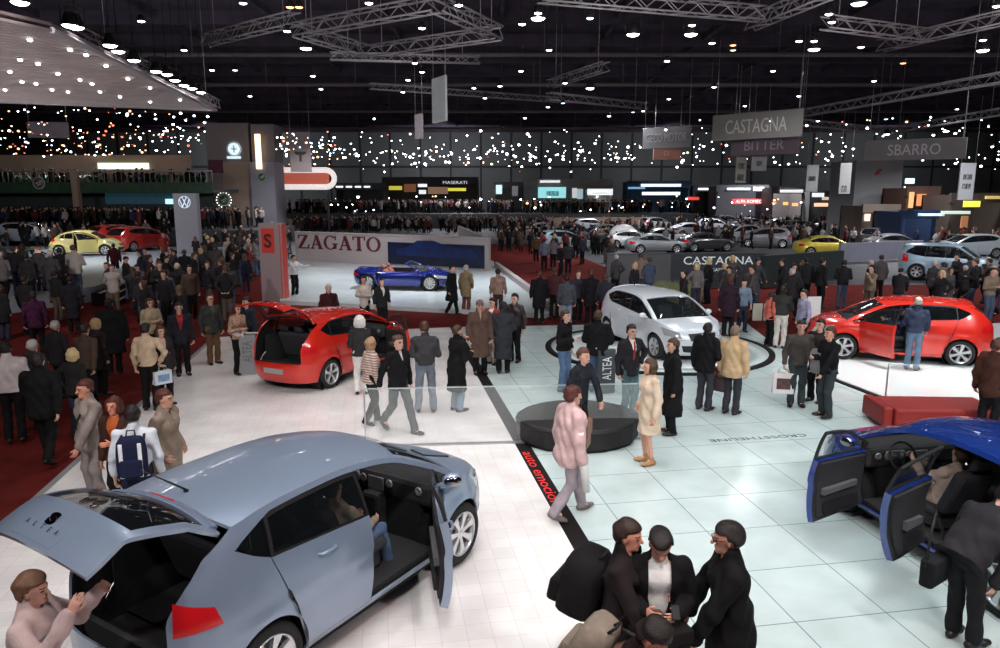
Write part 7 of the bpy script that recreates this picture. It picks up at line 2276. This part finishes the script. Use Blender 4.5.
COATS = [(BLK, 'black'), (BLK, 'black'), (BLK, 'black'), (BLK, 'black'), ((.012, .011, .014), 'black'), ((.018, .018, .022), 'black'), ((.02, .025, .05), 'navy blue'), ((.045, .045, .05), 'charcoal'), ((.07, .06, .06), 'dark grey'), ((.045, .012, .015), 'dark red'), ((.06, .038, .026), 'brown'), ((.14, .13, .13), 'grey'), ((.22, .165, .12), 'tan'), ((.36, .33, .31), 'pale cream'), ((.22, .02, .016), 'bright red'), ((.05, .075, .13), 'blue'), ((.03, .045, .03), 'green')]
CARS_F = [(-1.86, 7.05, 2.4), (-3.9, 16.95, 2.6), (10.2, 18.4, 2.7), (4.31, 19.53, 3.1), (5.62, 8.1, 2.5)]
for o in list(COL.objects):
    if o.parent is None and o.name.startswith('car') and o.get('category') == 'car' and o.location.y > 21: CARS_F.append((o.location.x, o.location.y, 2.3))
CARS_F += BLOCK
n_crowd = 0
def crowd(p, near, zone, group, pale=.0, face=None, z=None):
    global n_crowd
    k = rng.randrange(12)
    c, cn = rng.choice(COATS if rng.random() < .5 + pale else COATS[:9])
    near_, far_, cf = PROTO[k]
    ang = R(face if face is not None else rng.choice([170, 185, 200, 150, 210, 0, 90, -90, 40, -60]) + rng.uniform(-25, 25))
    lab = 'person in %s %s' % (cn, zone)
    if near:
        b_ = bpy.data.objects.new('person', near_['body'][0])
        link(b_)
        for nm2, ml in near_.items():
            if nm2 == 'body': continue
            for m_ in ml:
                ch = bpy.data.objects.new(nm2, m_); link(ch, b_)
    else:
        b_ = bpy.data.objects.new('person', far_); link(b_)
    s = rng.uniform(.96, 1.05)
    b_.location = (p.x, p.y, p.z); b_.rotation_euler = (0, 0, ang); b_.scale = (s, s, s)
    tint(b_, c)
    tag(b_, lab, 'person', '%s, %s' % (group, cn))
    OBST.append((p.x, p.y, .42)); n_crowd += 1
def free(p, r=.0):
    return all((p.x - x) ** 2 + (p.y - y) ** 2 > (q_ + r) ** 2 for x, y, q_ in OBST) and all((p.x - x) ** 2 + (p.y - y) ** 2 > (q_ + r) ** 2 for x, y, q_ in CARS_F)
def inside(u, v, poly):
    c = False; j = len(poly) - 1
    for i in range(len(poly)):
        if (poly[i][1] > v) != (poly[j][1] > v) and u < (poly[j][0] - poly[i][0]) * (v - poly[i][1]) / (poly[j][1] - poly[i][1]) + poly[i][0]: c = not c
        j = i
    return c
def fill(poly, n, near, zone, group, z=-.05, pale=0.0, face=None):
    us = [a for a, _ in poly]; vs2 = [b_ for _, b_ in poly]
    got = tries = 0
    while got < n and tries < n * 40:
        tries += 1
        u, v = rng.uniform(min(us), max(us)), rng.uniform(min(vs2), max(vs2))
        if not inside(u, v, poly): continue
        p = at(u, v, z)
        if free(p, .1):
            crowd(p, near, zone, group, pale, face); got += 1
    return got
q = [fill([(0, 470), (0, 330), (100, 312), (140, 305), (205, 330), (150, 380), (70, 455)], 9, True, 'standing on the dark carpet at the left edge of white floor', 'people on the near left carpet', face=170),
     fill([(100, 318), (136, 292), (185, 268), (258, 268), (262, 300), (214, 334), (150, 345)], 40, True, 'in the crowd between the steps and the red car', 'people on the left carpet', .1),
     fill([(185, 268), (205, 246), (300, 240), (296, 258), (258, 268), (258, 300), (230, 300)], 30, True, 'in the crowd in front of the brand tower', 'people before the brand tower', .1),
     fill([(0, 258), (0, 236), (60, 232), (180, 232), (205, 240), (190, 262), (150, 262), (140, 240), (40, 244)], 26, False, 'on the left stand behind the yellow car', 'people on the left stand', .5 if 0 else -.05, .1),
     fill([(200, 240), (215, 222), (340, 220), (300, 240)], 34, False, 'in the far crowd below the ring sign', 'people below the ring sign', pale=.15),
     fill([(330, 232), (340, 215), (560, 213), (545, 232)], 58, False, 'in the far crowd behind the lettered wall', 'people behind the lettered wall', pale=.15),
     fill([(545, 262), (530, 236), (620, 236), (612, 272)], 12, False, 'in the far crowd right of the red aisle', 'people right of the aisle', pale=.15),
     fill([(612, 300), (612, 292), (760, 300), (1000, 298), (1000, 322), (850, 318), (745, 322), (680, 322)], 34, True, 'in the row behind the silver car and right red car', 'people along the back of the stand', .1),
     fill([(560, 232), (570, 214), (1000, 216), (1000, 244), (760, 240)], 62, False, 'among the far cars on the right side', 'people among the far cars', pale=.2),
     fill([(960, 300), (960, 330), (1000, 345), (1000, 300)], 4, True, 'near the right edge beyond the red car', 'people at the right edge')]
for u, v in ((6, 302), (19, 296), (31, 304), (42, 291), (3, 284), (26, 287), (55, 303), (64, 296), (78, 298)):
    crowd(at(u, v, .55), True, 'standing on the left stand before the silver blue car', 'people in front of the silver blue car', face=180)
print('CROWD', q, n_crowd)
# everybody farther off, too many to count
tiny = []
for i in (0, 2, 3, 5, 8, 11):
    o_ = figure(dict(cfg[i], h=1.74, seed=i), .075)
    tiny.append([(k_, v_[0], v_[1]) for k_, v_ in o_.items() if k_ != '_' and not k_.startswith('shoe') and len(v_[1])])
dm = [M_SK, M_HAIRS[0], M_LEGS[0], cloth(BLK), cloth(NAVY), cloth((.05, .03, .02)), cloth((.14, .13, .13)), cloth((.10, .018, .018)), cloth((.3, .27, .25))]
Vs, Fs, Ms, n0, placed = [], [], [], 0, 0
def far_person(p):
    global n0, placed
    a = rng.uniform(0, 6.28); ca, sa = math.cos(a), math.sin(a); s = rng.uniform(.95, 1.05); cm = rng.choice([3, 3, 3, 3, 4, 5, 5, 6, 7, 8])
    for k_, V, F in rng.choice(tiny):
        W = np.stack([V[:, 0] * ca - V[:, 1] * sa, V[:, 0] * sa + V[:, 1] * ca, V[:, 2]], 1) * s + np.array(p)
        Vs.append(W); Fs.append(F + n0); n0 += len(V)
        Ms.append(np.full(len(F), {'body': 0, 'hair': 1, 'trousers': 2}.get(k_, cm)))
    placed += 1
for k in range(2100):
    u = rng.uniform(0, 1000); v = 207 + 50 * rng.random() ** 1.5 if u > 500 else 207 + 30 * rng.random() ** 1.8
    p = at(u, v, -.08)
    if p.y > WALLY - 4 or (205 < u < 275 and p.y > 66) or (u < 212 and p.y > 54) or (280 < u < 500 and v > 231) or (600 < u < 930 and v > 250): continue
    if free(p, -.15): far_person(p)
for k in range(230):
    p = Vector((rng.uniform(-47, -20), rng.uniform(57.5, 65), 1.35)); far_person(p)
for k in range(330):
    p = Vector((rng.uniform(-26.5, 23.5), rng.uniform(90.3, 98), 1.7)); far_person(p)
for k in range(600):
    p = at(rng.uniform(275, 575), rng.uniform(213, 234), -.08)
    if p.y < 89 and (p.x > -14 or p.y > 47) and (p.x < -2 or p.y > 50) and not (p.y > 66 and p.x < -23) and free(p, -.2): far_person(p)
for k in range(60):
    p = Vector((rng.uniform(-44, -24), rng.uniform(48, 56), .55))
    if free(p): far_person(p)
for k in range(50):
    p = Vector((rng.uniform(-46, -26), rng.uniform(62.3, 66), 4.54)); far_person(p)
o = link(bpy.data.objects.new('distant_crowd', fast_mesh('distant_crowd', np.concatenate(Vs), np.concatenate(Fs), dm, np.concatenate(Ms))))
tag(o, 'dense distant crowd of countless visitors far down the hall', 'crowd'); o['kind'] = 'stuff'
